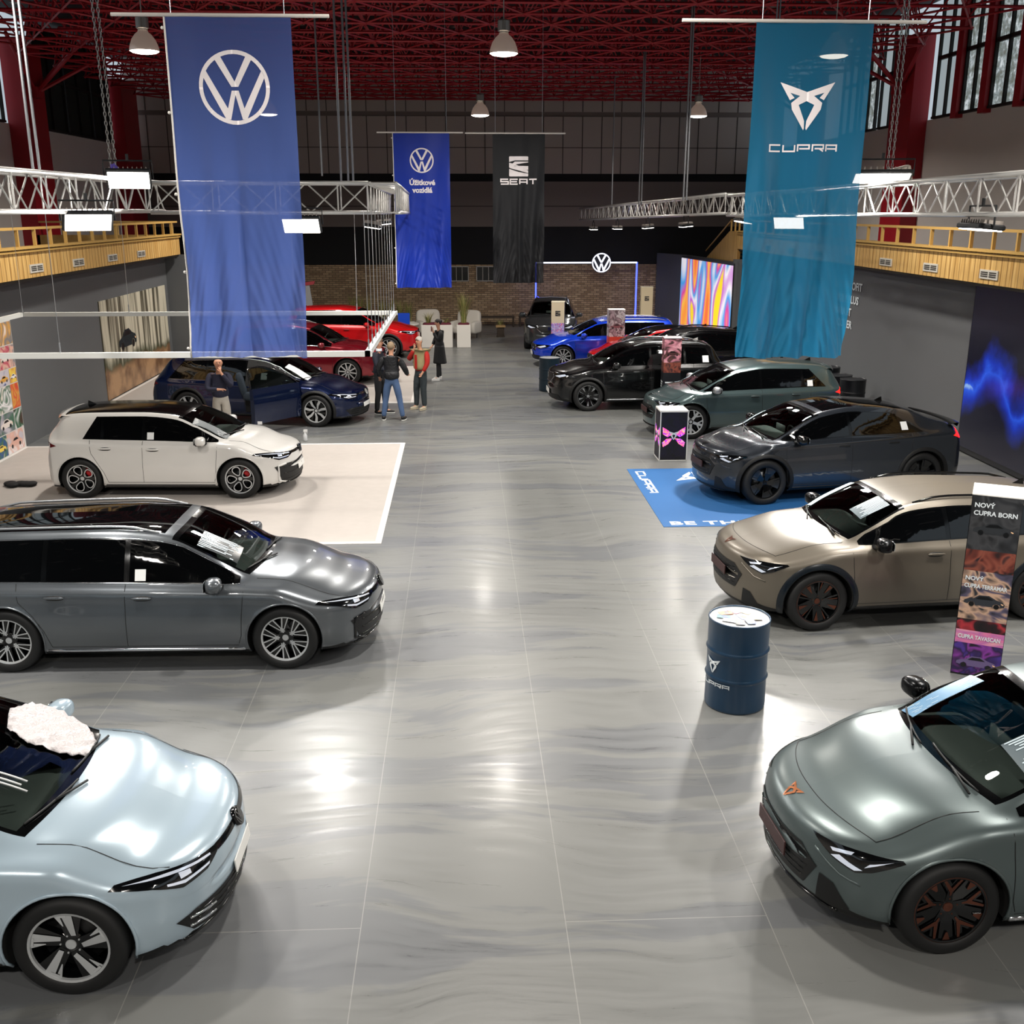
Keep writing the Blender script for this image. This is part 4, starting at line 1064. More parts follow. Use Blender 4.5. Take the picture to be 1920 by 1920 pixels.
bk = N_.new('ShaderNodeTexBrick'); bk.offset = .5; bk.inputs['Scale'].default_value = 1; bk.inputs['Brick Width'].default_value = 8.3; bk.inputs['Row Height'].default_value = 1.375; bk.inputs['Mortar Size'].default_value = .003; bk.inputs['Mortar Smooth'].default_value = 0
bk.inputs['Color1'].default_value = (0, 0, 0, 1); bk.inputs['Color2'].default_value = (0, 0, 0, 1); bk.inputs['Mortar'].default_value = (1, 1, 1, 1)
mp3 = N_.new('ShaderNodeMapping'); mp3.inputs['Rotation'].default_value = (0, 0, PI / 2); mp3.inputs['Location'].default_value = (1.8 + 16.6, -.64 + 1.375 * 20 + .0, 0)
L_.new(tc.outputs['Object'], mp3.inputs['Vector']); L_.new(mp3.outputs[0], bk.inputs['Vector'])
mj = N_.new('ShaderNodeMix'); mj.data_type = 'RGBA'; mj.inputs['B'].default_value = hexc('#8c8c88'); L_.new(bk.outputs['Color'], mj.inputs['Factor']); L_.new(mul.outputs['Result'], mj.inputs['A']); L_.new(mj.outputs['Result'], B_.inputs['Base Color'])
rr_ = N_.new('ShaderNodeMapRange'); rr_.inputs['From Min'].default_value = .35; rr_.inputs['From Max'].default_value = .65; rr_.inputs['To Min'].default_value = .26; rr_.inputs['To Max'].default_value = .42; B_.inputs['Coat Weight'].default_value = .05; B_.inputs['Coat Roughness'].default_value = .13
L_.new(n2.outputs['Fac'], rr_.inputs['Value']); L_.new(rr_.outputs[0], B_.inputs['Roughness'])
bpn = N_.new('ShaderNodeBump'); bpn.inputs['Strength'].default_value = .04; bpn.inputs['Distance'].default_value = .01; L_.new(n2.outputs['Fac'], bpn.inputs['Height']); L_.new(bpn.outputs['Normal'], B_.inputs['Normal'])
fl = MB(); fl.box((0, 17.5, -.1), (27, 55, .2)); o = fl.build('floor', fm_); struct(o)

# --- walls
wallg = mat('booth_wall_grey', '#606264', .55, noise=.05, nscale=1.2); upw = mat('upper_wall_grey', '#dcd4ce', .7, noise=.05, nscale=.7); panel = mat('end_wall_panel', '#b5aca4', .7)
darkm = mat('end_wall_black', '#06080c', .8); bandm = mat('end_wall_grey_band', '#7c726c', .7); redm = mat('red_steel', '#a81826', .45, noise=.12, nscale=3)
b = MB(); b.box((13.1, 17.5, 2.2), (.3, 55, 4.4)); b.box((13.1, 17.5, 5.7), (.3, 55, 2.6)); o = b.build('wall_right', [upw]); struct(o)
b = MB(); b.box((-13.1, 17.5, 2.2), (.3, 55, 4.4)); b.box((-13.1, 17.5, 5.7), (.3, 55, 2.6)); o = b.build('wall_left', [upw]); struct(o)
# brick and panels of the end wall
bm_ = mat('end_wall_brick', '#6d5a48', .8); N_, L_, B_ = nodes(bm_); t_ = N_.new('ShaderNodeTexBrick'); g_ = N_.new('ShaderNodeTexCoord'); mq = N_.new('ShaderNodeMapping'); mq.inputs['Rotation'].default_value = (PI / 2, 0, 0)
t_.inputs['Color1'].default_value = hexc('#c0a582'); t_.inputs['Color2'].default_value = hexc('#8f7558'); t_.inputs['Mortar'].default_value = hexc('#6a5c4c'); t_.inputs['Scale'].default_value = 1; t_.inputs['Brick Width'].default_value = .26; t_.inputs['Row Height'].default_value = .085; t_.inputs['Mortar Size'].default_value = .012
L_.new(g_.outputs['Object'], mq.inputs[0]); L_.new(mq.outputs[0], t_.inputs['Vector']); L_.new(t_.outputs['Color'], B_.inputs['Base Color'])
YB = 44.0
b = MB(); b.m(0).box((0, YB + .15, 1.22), (26, .3, 2.44)); b.m(1).box((0, YB + .13, 3.2), (26, .3, 1.5)); b.m(2).box((0, YB + .15, 4.83), (26, .3, 1.76)); b.m(1).box((0, YB + .2, 5.86), (26, .3, .3))
b.m(3).box((0, YB + .15, 7.09), (26, .3, 2.16)); b.m(2).box((0, YB + .2, 8.26), (26, .3, .18)); b.m(3).box((0, YB + .15, 9.3), (26, .3, 1.9))
o = b.build('wall_back', [bm_, darkm, bandm, panel]); struct(o)
b = MB()
for k in range(-16, 17): b.box((k * .78 + .2, YB - .004, 7.09), (.03, .014, 2.16)); b.box((k * .78 + .2, YB - .004, 8.75), (.03, .014, .8))
b.box((0, YB - .004, 7.0), (26, .014, .025)); b.box((0, YB - .004, 4.75), (26, .014, .03))
o = b.build('trim_1', mat('panel_joint_dark', '#3a3531', .7)); struct(o)
b = MB(); b.box((0, -10.15, 5), (26.5, .3, 10)); o = b.build('wall_front', upw); struct(o)
# ceiling deck
cm = mat('ceiling_deck', '#241818', .9); N_, L_, B_ = nodes(cm); g_ = N_.new('ShaderNodeTexCoord'); v_ = N_.new('ShaderNodeTexVoronoi'); v_.inputs['Scale'].default_value = 1.1; r_ = N_.new('ShaderNodeValToRGB')
r_.color_ramp.elements[0].position = .10; r_.color_ramp.elements[0].color = hexc('#9a8c84'); r_.color_ramp.elements[1].position = .22; r_.color_ramp.elements[1].color = hexc('#1c0d0e')
L_.new(g_.outputs['Object'], v_.inputs['Vector']); L_.new(v_.outputs['Distance'], r_.inputs['Fac']); L_.new(r_.outputs[0], B_.inputs['Base Color'])
b = MB(); b.box((0, 17.5, 10.35), (27, 55, .2)); o = b.build('ceiling', cm); struct(o)
# red space lattice under the roof
b = MB(); dy = 1.32; dx = 1.42; rows = range(0, 19); y0 = 19.6
def nod(i, k, top=0): return Vector((k * dx + (dx / 2 if (i + top) % 2 else 0), y0 + i * dy + (dy * .5 if top else 0), ZC + .04 + (1.15 if top else 0)))
def bar(p, q, r):
    if max(abs(p.x), abs(q.x)) > 12.7 or max(p.y, q.y) > 43.9: return
    b.tube([p, q], r, 4, caps=False)
for i in rows:
    for k in range(-10, 10):
        p = nod(i, k); o2 = 1 if i % 2 else 0
        bar(p, nod(i, k + 1), .034); bar(p, nod(i + 1, k + o2), .026); bar(p, nod(i + 1, k - 1 + o2), .026)
        t = nod(i, k, 1); 
        bar(p, Vector((p.x, p.y + dy * .5, ZC + 1.19)), .022); bar(p, Vector((p.x + dx / 2, p.y - dy * .5, ZC + 1.19)), .022); bar(p, Vector((p.x - dx / 2, p.y - dy * .5, ZC + 1.19)), .022)
        bar(Vector((p.x, p.y + dy * .5, ZC + 1.19)), Vector((p.x + dx, p.y + dy * .5, ZC + 1.19)), .03)
        bar(Vector((p.x, p.y + dy * .5, ZC + 1.19)), Vector((p.x + dx / 2, p.y + dy * 1.5, ZC + 1.19)), .022)
        if max(abs(p.x), 0) < 12.6 and p.y < 43.8: b.add([(p.x + .07 * a, p.y + .07 * c, p.z + .06 * d) for a, c, d in ((1, 0, 0), (0, 1, 0), (-1, 0, 0), (0, -1, 0), (0, 0, 1), (0, 0, -1))], [(0, 1, 4), (1, 2, 4), (2, 3, 4), (3, 0, 4), (1, 0, 5), (2, 1, 5), (3, 2, 5), (0, 3, 5)])
o = b.build('trim_2', redm); struct(o)
# side windows: panes, mullions, red columns
day = mat('window_daylight', '#c9d6dc', .2, emit='#b9cad2', es=.75); N_, L_, B_ = nodes(day); g_ = N_.new('ShaderNodeTexCoord'); v_ = N_.new('ShaderNodeTexNoise'); v_.inputs['Scale'].default_value = 5; v_.inputs['Detail'].default_value = 8; v_.inputs['Roughness'].default_value = .8
r_ = N_.new('ShaderNodeValToRGB'); r_.color_ramp.elements[0].position = .42; r_.color_ramp.elements[0].color = hexc('#5f665c'); r_.color_ramp.elements[1].position = .6; r_.color_ramp.elements[1].color = hexc('#dfe8ec')
e_ = r_.color_ramp.elements.new(.52); e_.color = hexc('#8d9a9c')
L_.new(g_.outputs['Object'], v_.inputs['Vector']); L_.new(v_.outputs['Fac'], r_.inputs['Fac']); L_.new(r_.outputs[0], B_.inputs['Emission Color'])
blind = mat('window_blind_dark', '#1c211b', .8); daysoft = mat('window_slatted_pane', '#b4bfc2', .3, emit='#aab8bd', es=.62); mull = mat('mullion_black', '#15120f', .6)
wn = 0
def window(X, ya, yb, m, k):
    global wn; wn += 1
    s_ = 1 if X > 0 else -1
    b = MB(); b.box((X, (ya + yb) / 2, 8.55), (.03, yb - ya, 3.1)); o = b.build('window_%d' % wn, m); struct(o)
    f = MB()
    for y in (ya + .03, (ya + yb) / 2, yb - .03): f.box((X - s_ * .05, y, 8.55), (.09, .07, 3.1))
    f.box((X - s_ * .05, (ya + yb) / 2, 8.52), (.09, yb - ya, .10)); f.box((X - s_ * .05, (ya + yb) / 2, 7.02), (.14, yb - ya, .06))
    f.build('window_frame', mull, o)
for ya, yb, m in ((32.05, 33.6, daysoft), (33.9, 35.3, day), (35.6, 37.0, daysoft), (28.35, 29.7, daysoft), (26.85, 28.05, day), (25.15, 26.55, day), (23.3, 24.85, daysoft), (21.5, 23.1, daysoft), (19.5, 21.2, day)):
    window(12.95, ya, yb, m, 0)
for ya, yb, m in ((28.3, 30.0, daysoft), (30.3, 32.0, daysoft), (26, 28.1, day), (34.6, 37.0, blind), (37.1, 39.5, blind), (39.6, 41.6, blind), (22.5, 24, daysoft)):
    window(-12.95, ya, yb, m, 0)
b = MB()
for s_, cols in ((1, ((30.95, 1.5), (39.6, 1.6), (22.0, 0))), (-1, ((33.3, 1.7), (42.7, 1.9)))):
    for y, w in cols:
        if w: b.box((s_ * 12.72, y, 4.75), (.5, w, 9.0))
    ys = (28.2, 26.7, 25.0, 23.2, 21.35) if s_ > 0 else (30.15, 28.2)
    for y in ys: b.box((s_ * 12.85, y, 8.5), (.2, .3, 3.2))
o = b.build('trim_3', redm); struct(o)
# knee braces by the big columns
b = MB()
for s_, y in ((1, 30.95), (-1, 33.3), (1, 39.6)):
    for q in (-2.2, 2.2): b.tube([(s_ * 12.4, y, 7.9), (s_ * 12.2, y + q, 9.2)], .06, 6); b.tube([(s_ * 12.4, y, 7.9), (s_ * 10.3, y + q * .6, 9.3)], .06, 6)
    b.box((s_ * 12.4, y, 7.9), (.3, .5, .3))
o = b.build('trim_4', redm); struct(o)

# --- booth walls along both sides with the timber balcony front above
b = MB(); b.box((10.0, 23.6, 1.66), (.2, 24.5, 3.32)); b.box((9.65, 35.85, 1.5), (.9, .12, 3.0))
o = b.build('wall_booth_right', wallg); struct(o)
seg = lambda p, q, t, h, nm, m: None
def slab(nm, p, q, t, h, m, z0=0):
    p, q = Vector(p), Vector(q); d = (q - p); b = MB(); b.box(((p.x + q.x) / 2, (p.y + q.y) / 2, z0 + h / 2), (d.length, t, h), math.atan2(d.y, d.x)); o = b.build(nm, m); struct(o); return o
slab('wall_screen_right', (9.40, 35.7), (8.90, 42.0), .12, 2.9, wallg); slab('wall_end_right', (8.90, 42.05), (8.10, 43.9), .12, 2.9, wallg)
b = MB(); b.box((-9.0, 22.0, 1.66), (.2, 21.0, 3.32)); b.box((-8.6, 32.6, 1.66), (1.0, .2, 3.32)); b.box((-10.2, 32.6, 1.66), (2.4, .2, 3.32)); o = b.build('wall_booth_left', wallg); struct(o)
wood = mat('balcony_pine', '#d8ad62', .45); N_, L_, B_ = nodes(wood); g_ = N_.new('ShaderNodeTexCoord'); mq = N_.new('ShaderNodeMapping'); mq.inputs['Scale'].default_value = (1, 9.5, .6); v_ = N_.new('ShaderNodeTexNoise'); v_.inputs['Scale'].default_value = 1.6; v_.inputs['Detail'].default_value = 5
w_ = N_.new('ShaderNodeTexWave'); w_.bands_direction = 'Y'; w_.inputs['Scale'].default_value = 1.6; w_.inputs['Distortion'].default_value = 0; 
r_ = N_.new('ShaderNodeValToRGB'); r_.color_ramp.elements[0].position = .3; r_.color_ramp.elements[0].color = hexc('#b98a45'); r_.color_ramp.elements[1].position = .7; r_.color_ramp.elements[1].color = hexc('#e6c07a')
rw = N_.new('ShaderNodeValToRGB'); rw.color_ramp.elements[0].position = .0; rw.color_ramp.elements[0].color = (.45, .38, .3, 1); rw.color_ramp.elements[1].position = .12; rw.color_ramp.elements[1].color = (1, 1, 1, 1)
mw = N_.new('ShaderNodeMix'); mw.data_type = 'RGBA'; mw.blend_type = 'MULTIPLY'; mw.inputs['Factor'].default_value = 1
L_.new(g_.outputs['Object'], mq.inputs[0]); L_.new(mq.outputs[0], v_.inputs['Vector']); L_.new(g_.outputs['Object'], w_.inputs['Vector']); L_.new(v_.outputs['Fac'], r_.inputs[0]); L_.new(w_.outputs['Fac'], rw.inputs[0]); L_.new(r_.outputs[0], mw.inputs['A']); L_.new(rw.outputs[0], mw.inputs['B']); L_.new(mw.outputs['Result'], B_.inputs['Base Color'])
railw = mat('rail_pine', '#c9a25c', .4); ventw = mat('vent_white', '#c9c5ba', .5); ventd = mat('vent_slot_dark', '#2a2620', .7)
def balcony(s_, X, ya, yb, posts, vents, lab):
    root = empty('timber_balcony', (X, (ya + yb) / 2, 3.35), 0, lab, 'balcony', 'timber balconies along the hall sides')
    L = yb - ya
    b = MB(); b.box((s_ * .0, 0, .27), (.10, L, .56)); b.build('panelled_front', wood, root)
    b = MB(); b.box((s_ * -.02, 0, .565), (.22, L, .045)); b.box((s_ * -.04, 0, .50), (.12, L, .04)); b.build('capping_board', railw, root)
    b = MB(); b.box((s_ * 1.7, 0, -.02), (3.4, L, .10)); b.build('deck', mat('balcony_deck_dark', '#3a3530', .8), root)
    b = MB(); b.box((0, 0, .92), (.07, L, .05)); b.build('top_rail', railw, root)
    for y in posts:
        b = MB(); b.box((0, y - root.location.y, .74), (.06, .05, .32)); b.build('rail_post', railw, root)
    for y in vents:
        b = MB(); yy = y - root.location.y; b.m(0).box((-s_ * .055, yy, .16), (.03, .66, .16)); b.m(1)
        for q in (-1, 1):
            for z in (-.035, 0, .035): b.box((-s_ * .072, yy + q * .15, .16 + z), (.006, .25, .02))
        v = b.build('air_vent', [ventw, ventd], root)
    return root
balcony(1, 9.4, 10, 36.0, [15.2 + .845 * k for k in range(25)], [16.1, 18.49, 20.88, 23.17, 25.4, 27.7, 30.0, 32.3], 'pine balcony front along the right side, above the grey wall with lettering')
bl_ = balcony(-1, -8.45, 14, 32.4, [17.5 + .84 * k for k in range(18)], [19.1, 21.47, 23.82, 26.14, 28.47], 'pine balcony front along the left side, above the grey wall with the forest picture')
b = MB(); b.box((-10.5, 32.5, 3.62), (4.1, .1, .56)); b.box((-10.5, 32.5, 4.27), (4.1, .07, .05)); 
for k in range(5): b.box((-8.6 - k * .8, 32.5, 4.05), (.05, .05, .4))
o = b.build('balcony_return', wood); tag(o, 'short pine balcony return at the far end of the left balcony', 'balcony')
# stair flight at the end of the right balcony
rt = empty('stair_flight', (9.4, 36, 0), 0, 'pine clad stair flight descending from the far end of the right balcony', 'stairs')
b = MB(); b.add([(x, y, z) for x in (-.05, .05) for y, z in ((0, 2.85), (0, 3.9), (1.2, 3.9), (4.6, 2.85))], [(3, 2, 1, 0), (4, 5, 6, 7), (0, 1, 5, 4), (1, 2, 6, 5), (2, 3, 7, 6), (3, 0, 4, 7)]); b.build('side_panel', wood, rt)
b = MB(); b.tube([(0, 0, 4.27), (0, 1.2, 4.27), (0, 4.9, 3.1)], .03, 6); b.build('handrail', railw, rt)
for y, z0, z1 in ((.1, 3.9, 4.27), (1.2, 3.9, 4.27), (.65, 3.9, 4.27)): 
    b = MB(); b.box((0, y, (z0 + z1) / 2), (.05, .05, z1 - z0)); b.build('rail_post', railw, rt)
b = MB()
for k in range(7): b.box((.8, 1.3 + .4 * k, 3.7 - k * .15), (1.5, .4, .05))
b.build('tread', railw, rt)

# --- end wall windows
for i, x in enumerate((-.12, .97)):
    r = at(0, 0, 44)
    w = MB(); w.box((x, 43.98, 2.08), (.72, .04, .56)); wn += 1; o = w.build('window_%d' % wn, mat('window_night', '#0a0b0c', .15)); struct(o)
    f = MB()
    for dx_, dz_, sx_, sz_ in ((0, .29, .78, .035), (0, -.29, .78, .035), (-.375, 0, .035, .6), (.375, 0, .035, .6), (-.12, 0, .02, .56), (.12, 0, .02, .56)): f.box((x + dx_, 43.94, 2.08 + dz_), (sx_, .05, sz_))
    f.build('window_frame', mat('window_frame_white', '#b9b5ac', .5), o)
# ---------------------------------------------------------------- trusses, lamps, banners
alu = mat('truss_aluminium', '#dedcd8', .35, .6); ledw = glow('flood_lens', '#fff8ee', 14.0); rodm = mat('steel_rod', '#8e9094', .35, .8); chainm = mat('chain_steel', '#b5b2ae', .35, .85); blk = mat('fixture_black', '#15171a', .5)
def truss(p, q, label, w=.40, seg=.42):
    p, q = Vector(p), Vector(q); root = empty('lighting_truss', p, 0, label, 'truss', 'aluminium trusses hung from the roof')
    d = (q - p); L = d.length; t = d.normalized(); s_ = Vector((-t.y, t.x, 0)).normalized(); u = s_.cross(t) * -1 if s_.cross(t).z < 0 else s_.cross(t)
    C = [s_ * (a * w / 2) + u * (c * w / 2 + w / 2) for a, c in ((-1, -1), (1, -1), (1, 1), (-1, 1))]
    for c in C:
        b = MB(); b.tube([c, c + d], .027, 8); b.build('chord', alu, root, True)
    n = max(2, int(L / seg)); b = MB()
    for f in range(4):
        c0, c1 = C[f], C[(f + 1) % 4]
        for k in range(n):
            a0, a1 = t * (L * k / n), t * (L * (k + 1) / n)
            b.tube([c0 + a0, c1 + a1] if k % 2 else [c1 + a0, c0 + a1], .011, 5, caps=False); 
            if k % 2 == 0: b.tube([c0 + a0, c1 + a0], .011, 5, caps=False)
    b.build('bracing', alu, root, False)
    return root
truss((-4.75, 5.0, 4.60), (-4.6, 16.3, 4.60), 'near left truss running along the hall over the pale blue and slate grey cars')
truss((-4.35, 15.6, 4.58), (-1.3, 15.6, 4.58), 'short cross truss behind the big blue banner on the left')
truss((-1.12, 15.4, 4.58), (-1.35, 24.0, 4.55), 'left truss receding over the right edge of the white carpet')
truss((5.8, 6.5, 4.60), (5.9, 23.0, 4.50), 'near right truss passing behind the teal banner')
truss((5.9, 23.2, 4.55), (4.75, 41.5, 4.25), 'far right truss tapering away towards the end wall')

def flood(loc, rz, tilt, label, e=220, w=.55):
    root = empty('floodlight', loc, rz, label, 'floodlight', 'floodlights clamped to the trusses')
    T = Matrix.Rotation(tilt, 4, 'X')
    b = MB(); b.box((0, 0, 0), (w, .30, .06), M=T, bev=.015); b.build('housing', blk, root)
    b = MB()
    for k in range(9): b.box((0, 0, 0), (.012, .26, .05), M=T @ Matrix.Translation(((k - 4) * w / 10, 0, .045)))
    b.build('cooling_fins', mat('fin_grey', '#b5aca4', .4, .5), root)
    b = MB(); b.box((0, 0, 0), (w * .9, .25, .012), M=T @ Matrix.Translation((0, 0, -.034))); b.build('lens', ledw, root)
    b = MB(); b.tube([(-w / 2 - .02, 0, 0), (-w / 2 - .02, 0, .22), (w / 2 + .02, 0, .22), (w / 2 + .02, 0, 0)], .012, 6); b.tube([(0, 0, .22), (0, 0, .30)], .02, 6); b.build('yoke', blk, root)
    l = bpy.data.lights.new('flood_lamp', 'AREA'); l.shape = 'RECTANGLE'; l.size = w * .85; l.size_y = .22; l.energy = e; l.color = (1, .965, .92); l.spread = math.radians(150)
    lo = bpy.data.objects.new('flood_lamp', l); link(lo, root); lo.matrix_local = T @ Matrix.Translation((0, 0, -.05))
    return root
FE = .20
# left
flood((-4.75, 8.3, 4.44), 1.5, .35, 'floodlight on the near left truss above the slate grey car, out of frame end', 260 * FE)
flood((-4.28, 12.6, 4.50), .45, -.75, 'bright floodlight low on the left truss beside the chain', 420 * FE)
flood((-4.25, 14.2, 5.0), .25, -.85, 'tilted floodlight on top of the left truss beside the chain', 180 * FE)
flood((-2.25, 15.3, 4.42), 0, -.8, 'floodlight under the cross truss seen through the big blue banner', 480 * FE)
flood((-1.5, 18.4, 4.36), 1.57, .15, 'floodlight under the receding left truss near its first corner', 200 * FE)
flood((-1.6, 22.4, 4.36), 1.57, -.1, 'floodlight under the far end of the receding left truss', 200 * FE)
flood((-4.85, 5.6, 4.44), 1.57, .3, 'nearest floodlight of the left truss over the pale blue car', 200 * FE)
# right
flood((5.85, 7.6, 4.44), -1.5, -.05, 'nearest floodlight of the right truss over the matte steel hatchback', 420 * FE)
flood((5.7, 11.6, 4.44), -1.57, -.1, 'floodlight under the right truss over the matte beige car', 480 * FE)
flood((5.75, 14.7, 5.06), -.2, -.45, 'wide floodlight on top of the right truss beside the chain', 480 * FE, .8)
flood((5.62, 18.3, 4.42), -.45, -.8, 'floodlight on the right truss behind the teal banner', 1100 * FE)
flood((5.8, 22.0, 4.40), -1.57, -.2, 'floodlight on the right truss just left of the teal banner', 480 * FE)
flood((5.55, 26.5, 4.25), -1.57, .1, 'floodlight on the far right truss, first beyond the truss joint', 380 * FE)
flood((5.3, 30.5, 4.15), -1.57, .1, 'floodlight in the middle of the far right truss', 220 * FE)
flood((5.05, 34.8, 4.05), -1.57, 0, 'floodlight near the tapering end of the far right truss', 180 * FE)
flood((4.85, 39.5, 3.95), -1.57, 0, 'last floodlight at the tip of the far right truss', 160 * FE)

# chains, rods and blocks holding the trusses
def chain(p, q, label):
    p, q = Vector(p), Vector(q); root = empty('hoist_chain', p, 0, label, 'chain', 'hoist chains of the trusses')
    d = q - p; n = int(d.length / .055); 
    for s_ in (-.045, .045):
        b = MB()
        for k in range(n):
            c = d * (k / n) + Vector((s_ * .7, 0, 0)); pts = []
            for a in range(8):
                f = 2 * PI * a / 8; v = Vector((.015 * math.cos(f), 0, .036 * math.sin(f))) if k % 2 else Vector((0, .015 * math.cos(f), .036 * math.sin(f))); pts.append(c + v)
            b.tube(pts, .0062, 4, closed=True)
        b.build('chain_fall', chainm, root)
    return root
def hang(p, top, label, n=2, r=.012):
    root = empty('suspension_rod', p, 0, label, 'rod', 'steel rods hanging the trusses')
    for k in range(n):
        b = MB(); x = (k - (n - 1) / 2) * .07; b.tube([(x, 0, 0), (x * .6, 0, top - p[2])], r, 5); b.build('rod', rodm, root)
    return root
c0 = at(212, 308, 14.4); chain(c0, (c0.x - .05, c0.y, ZC + .3), 'steel hoist chain over the left truss left of the big blue banner')
sl = MB(); c1 = at(240, 345, 14.4); sl.tube([c0, c1], .03, 6); sl.tube([c0, at(213, 345, 14.4)], .035, 6); o = sl.build('lifting_sling', mat('sling_violet', '#5b4aa8', .7)); tag(o, 'violet lifting sling between the left chain and truss', 'sling')
c0 = at(1668, 318, 15.0); chain(c0, (c0.x + .03, c0.y, ZC + .3), 'steel hoist chain over the right truss right of the teal banner')
hb = MB(); hb.box(c0 + Vector((.12, 0, -.08)), (.34, .2, .22), M=Matrix.Rotation(-.25, 4, 'Y'), bev=.02); hb.box(c0 + Vector((.12, -.11, -.08)), (.05, .01, .2), M=Matrix.Rotation(-.25, 4, 'Y')); o = hb.build('chain_hoist', mat('hoist_cream', '#cfc4b4', .5)); tag(o, 'cream chain hoist motor sitting on the right truss', 'hoist')
for (px, py, Y, n, lab) in ((68, 318, 12.0, 2, 'pair of grey rods at the left edge holding the near left truss'), (658, 345, 15.6, 2, 'pair of rods holding the cross truss right of the big blue banner'), (640, 345, 15.7, 1, 'single rod beside the pair right of the big blue banner'),
                            (1284, 376, 24.0, 2, 'pair of rods at the joint of the right trusses'), (1200, 384, 31.0, 2, 'rods holding the middle of the far right truss'), (1147, 388, 36.0, 1, 'rod nearest the tip of the far right truss'), (1437, 370, 19.0, 2, 'rods passing behind the teal banner'),
                            (604, 330, 24.0, 1, 'grey rod hanging between big blue banner and end wall')):
    q = at(px, py, Y); hang(tuple(q), ZC + .2, lab, n, .016 if Y < 20 else .022)

# white square-tube frame hung under the left trusses on thin wires
whit = mat('frame_white', '#d9dad6', .45); wirem = mat('wire_steel', '#b9bdc2', .3, .8)
fr = empty('suspended_rig', (-4.48, 16.2, 2.85), 0, 'white square tube frame hanging on wires above the white carpet', 'frame')
for a, bb in (((-3.28, 2.7), (3.28, 2.7)), ((-3.28, -2.78), (3.28, -2.78)), ((3.26, -2.78), (3.26, 2.7)), ((-3.26, -2.78), (-3.26, 2.7))):
    b = MB(); L = math.hypot(bb[0] - a[0], bb[1] - a[1]) + .07; b.box(((a[0] + bb[0]) / 2, (a[1] + bb[1]) / 2, 0), (L if a[1] == bb[1] else .07, .07 if a[1] == bb[1] else L, .07)); b.build('frame_bar', whit, fr)
for k, (x, y) in enumerate([(3.26, -2.6 + .58 * i) for i in range(10)] + [(-3.2, 2.6), (-2.95, 1.0), (-1.4, 2.7), (.6, 2.7), (1.5, 2.7), (-2.2, -2.78), (2.6, 2.7), (-.6, -2.78)]):
    b = MB(); b.tube([(x, y, .03), (x + (.0 if k < 10 else .02), y, 1.76)], .0045, 4); b.tube([(x, y, .03), (x, y, .16)], .011, 5); b.build('wire', wirem, fr)

# pendants
shade = mat('pendant_prismatic_shade', '#c9b8ae', .3, .35, emit='#e8c8b4', es=.14); pend_e = glow('pendant_diffuser', '#fff6e4', 12.0)
def pendant(x, y, z, label, e=260):
    root = empty('pendant_lamp', (x, y, z), 0, label, 'lamp', 'high-bay pendant lamps')
    b = MB(); b.lathe([(.25, .0), (.252, .03), (.235, .10), (.20, .19), (.14, .27), (.09, .31), (.085, .33)], 28); b.build('lamp_shade', shade, root, True)
    b = MB(); b.lathe([(.001, -.045), (.12, -.04), (.21, -.022), (.245, .0), (.245, .012), (.001, .012)], 28); b.build('diffuser', pend_e, root, True)
    b = MB(); b.lathe([(.001, .32), (.075, .32), (.085, .36), (.11, .37), (.11, .53), (.10, .55), (.001, .55)], 20); b.build('ballast_housing', mat('ballast_grey', '#8a8580', .4, .6), root, False)
    b = MB(); b.tube([(0, 0, .55), (0, 0, ZC - z + .2)], .010, 5); b.build('cord', mat('cord_grey', '#a09a96', .5), root)
    l = bpy.data.lights.new('pendant_bulb', 'AREA'); l.shape = 'DISK'; l.size = .46; l.energy = e; l.color = (1, .94, .86); l.spread = math.radians(165)
    lo = bpy.data.objects.new('pendant_bulb', l); link(lo, root); lo.location = (0, 0, -.06)
PE = 325
for x, lab in ((-5.5, 'pendant lamp between the left chain and the big blue banner'), (.79, 'large pendant lamp hanging at the top centre'), (6.74, 'pendant lamp shining through the teal banner')): pendant(x, 20, 7.28, lab, PE)
for x, lab in ((-5.3, 'pendant lamp shining through the big blue banner'), (.56, 'smaller pendant lamp at the centre in front of the panelled end wall'), (6.7, 'pendant lamp left of the teal banner in front of the end wall')): pendant(x, 31, 7.15, lab, PE)
for x, lab in ((-5.5, 'left'), (.7, 'middle'), (6.8, 'right')): pendant(x, 9.3, 7.3, 'pendant lamp hanging high above the aisle near the camera, %s one of its row' % lab, PE)
for x, lab in ((-5.5, 'left'), (.7, 'middle'), (6.8, 'right')): pendant(x, -1.5, 7.3, 'pendant lamp behind the camera, %s one of its row' % lab, PE)

# --- banners
def cloth(name, col, tr=.08, tl=.25):
    m = bpy.data.materials.new(name); m.use_nodes = True; nt = m.node_tree; b_ = nt.nodes['Principled BSDF']; b_.inputs['Base Color'].default_value = hexc(col); b_.inputs['Roughness'].default_value = .42 if tl > .2 else .75; b_.inputs['Sheen Weight'].default_value = .1 if tl > .2 else 0
    o = nt.nodes['Material Output']; t1 = nt.nodes.new('ShaderNodeBsdfTranslucent'); t1.inputs[0].default_value = tuple(min(1, x * 2.2 + .01) for x in hexc(col)[:3]) + (1,); t2 = nt.nodes.new('ShaderNodeBsdfTransparent'); m1 = nt.nodes.new('ShaderNodeMixShader'); m2 = nt.nodes.new('ShaderNodeMixShader')
    m1.inputs[0].default_value = tl; m2.inputs[0].default_value = tr
    nt.links.new(b_.outputs[0], m1.inputs[1]); nt.links.new(t1.outputs[0], m1.inputs[2]); nt.links.new(m1.outputs[0], m2.inputs[1]); nt.links.new(t2.outputs[0], m2.inputs[2]); nt.links.new(m2.outputs[0], o.inputs[0]); return m
logow = mat('print_white', '#e9e2e4', .6)
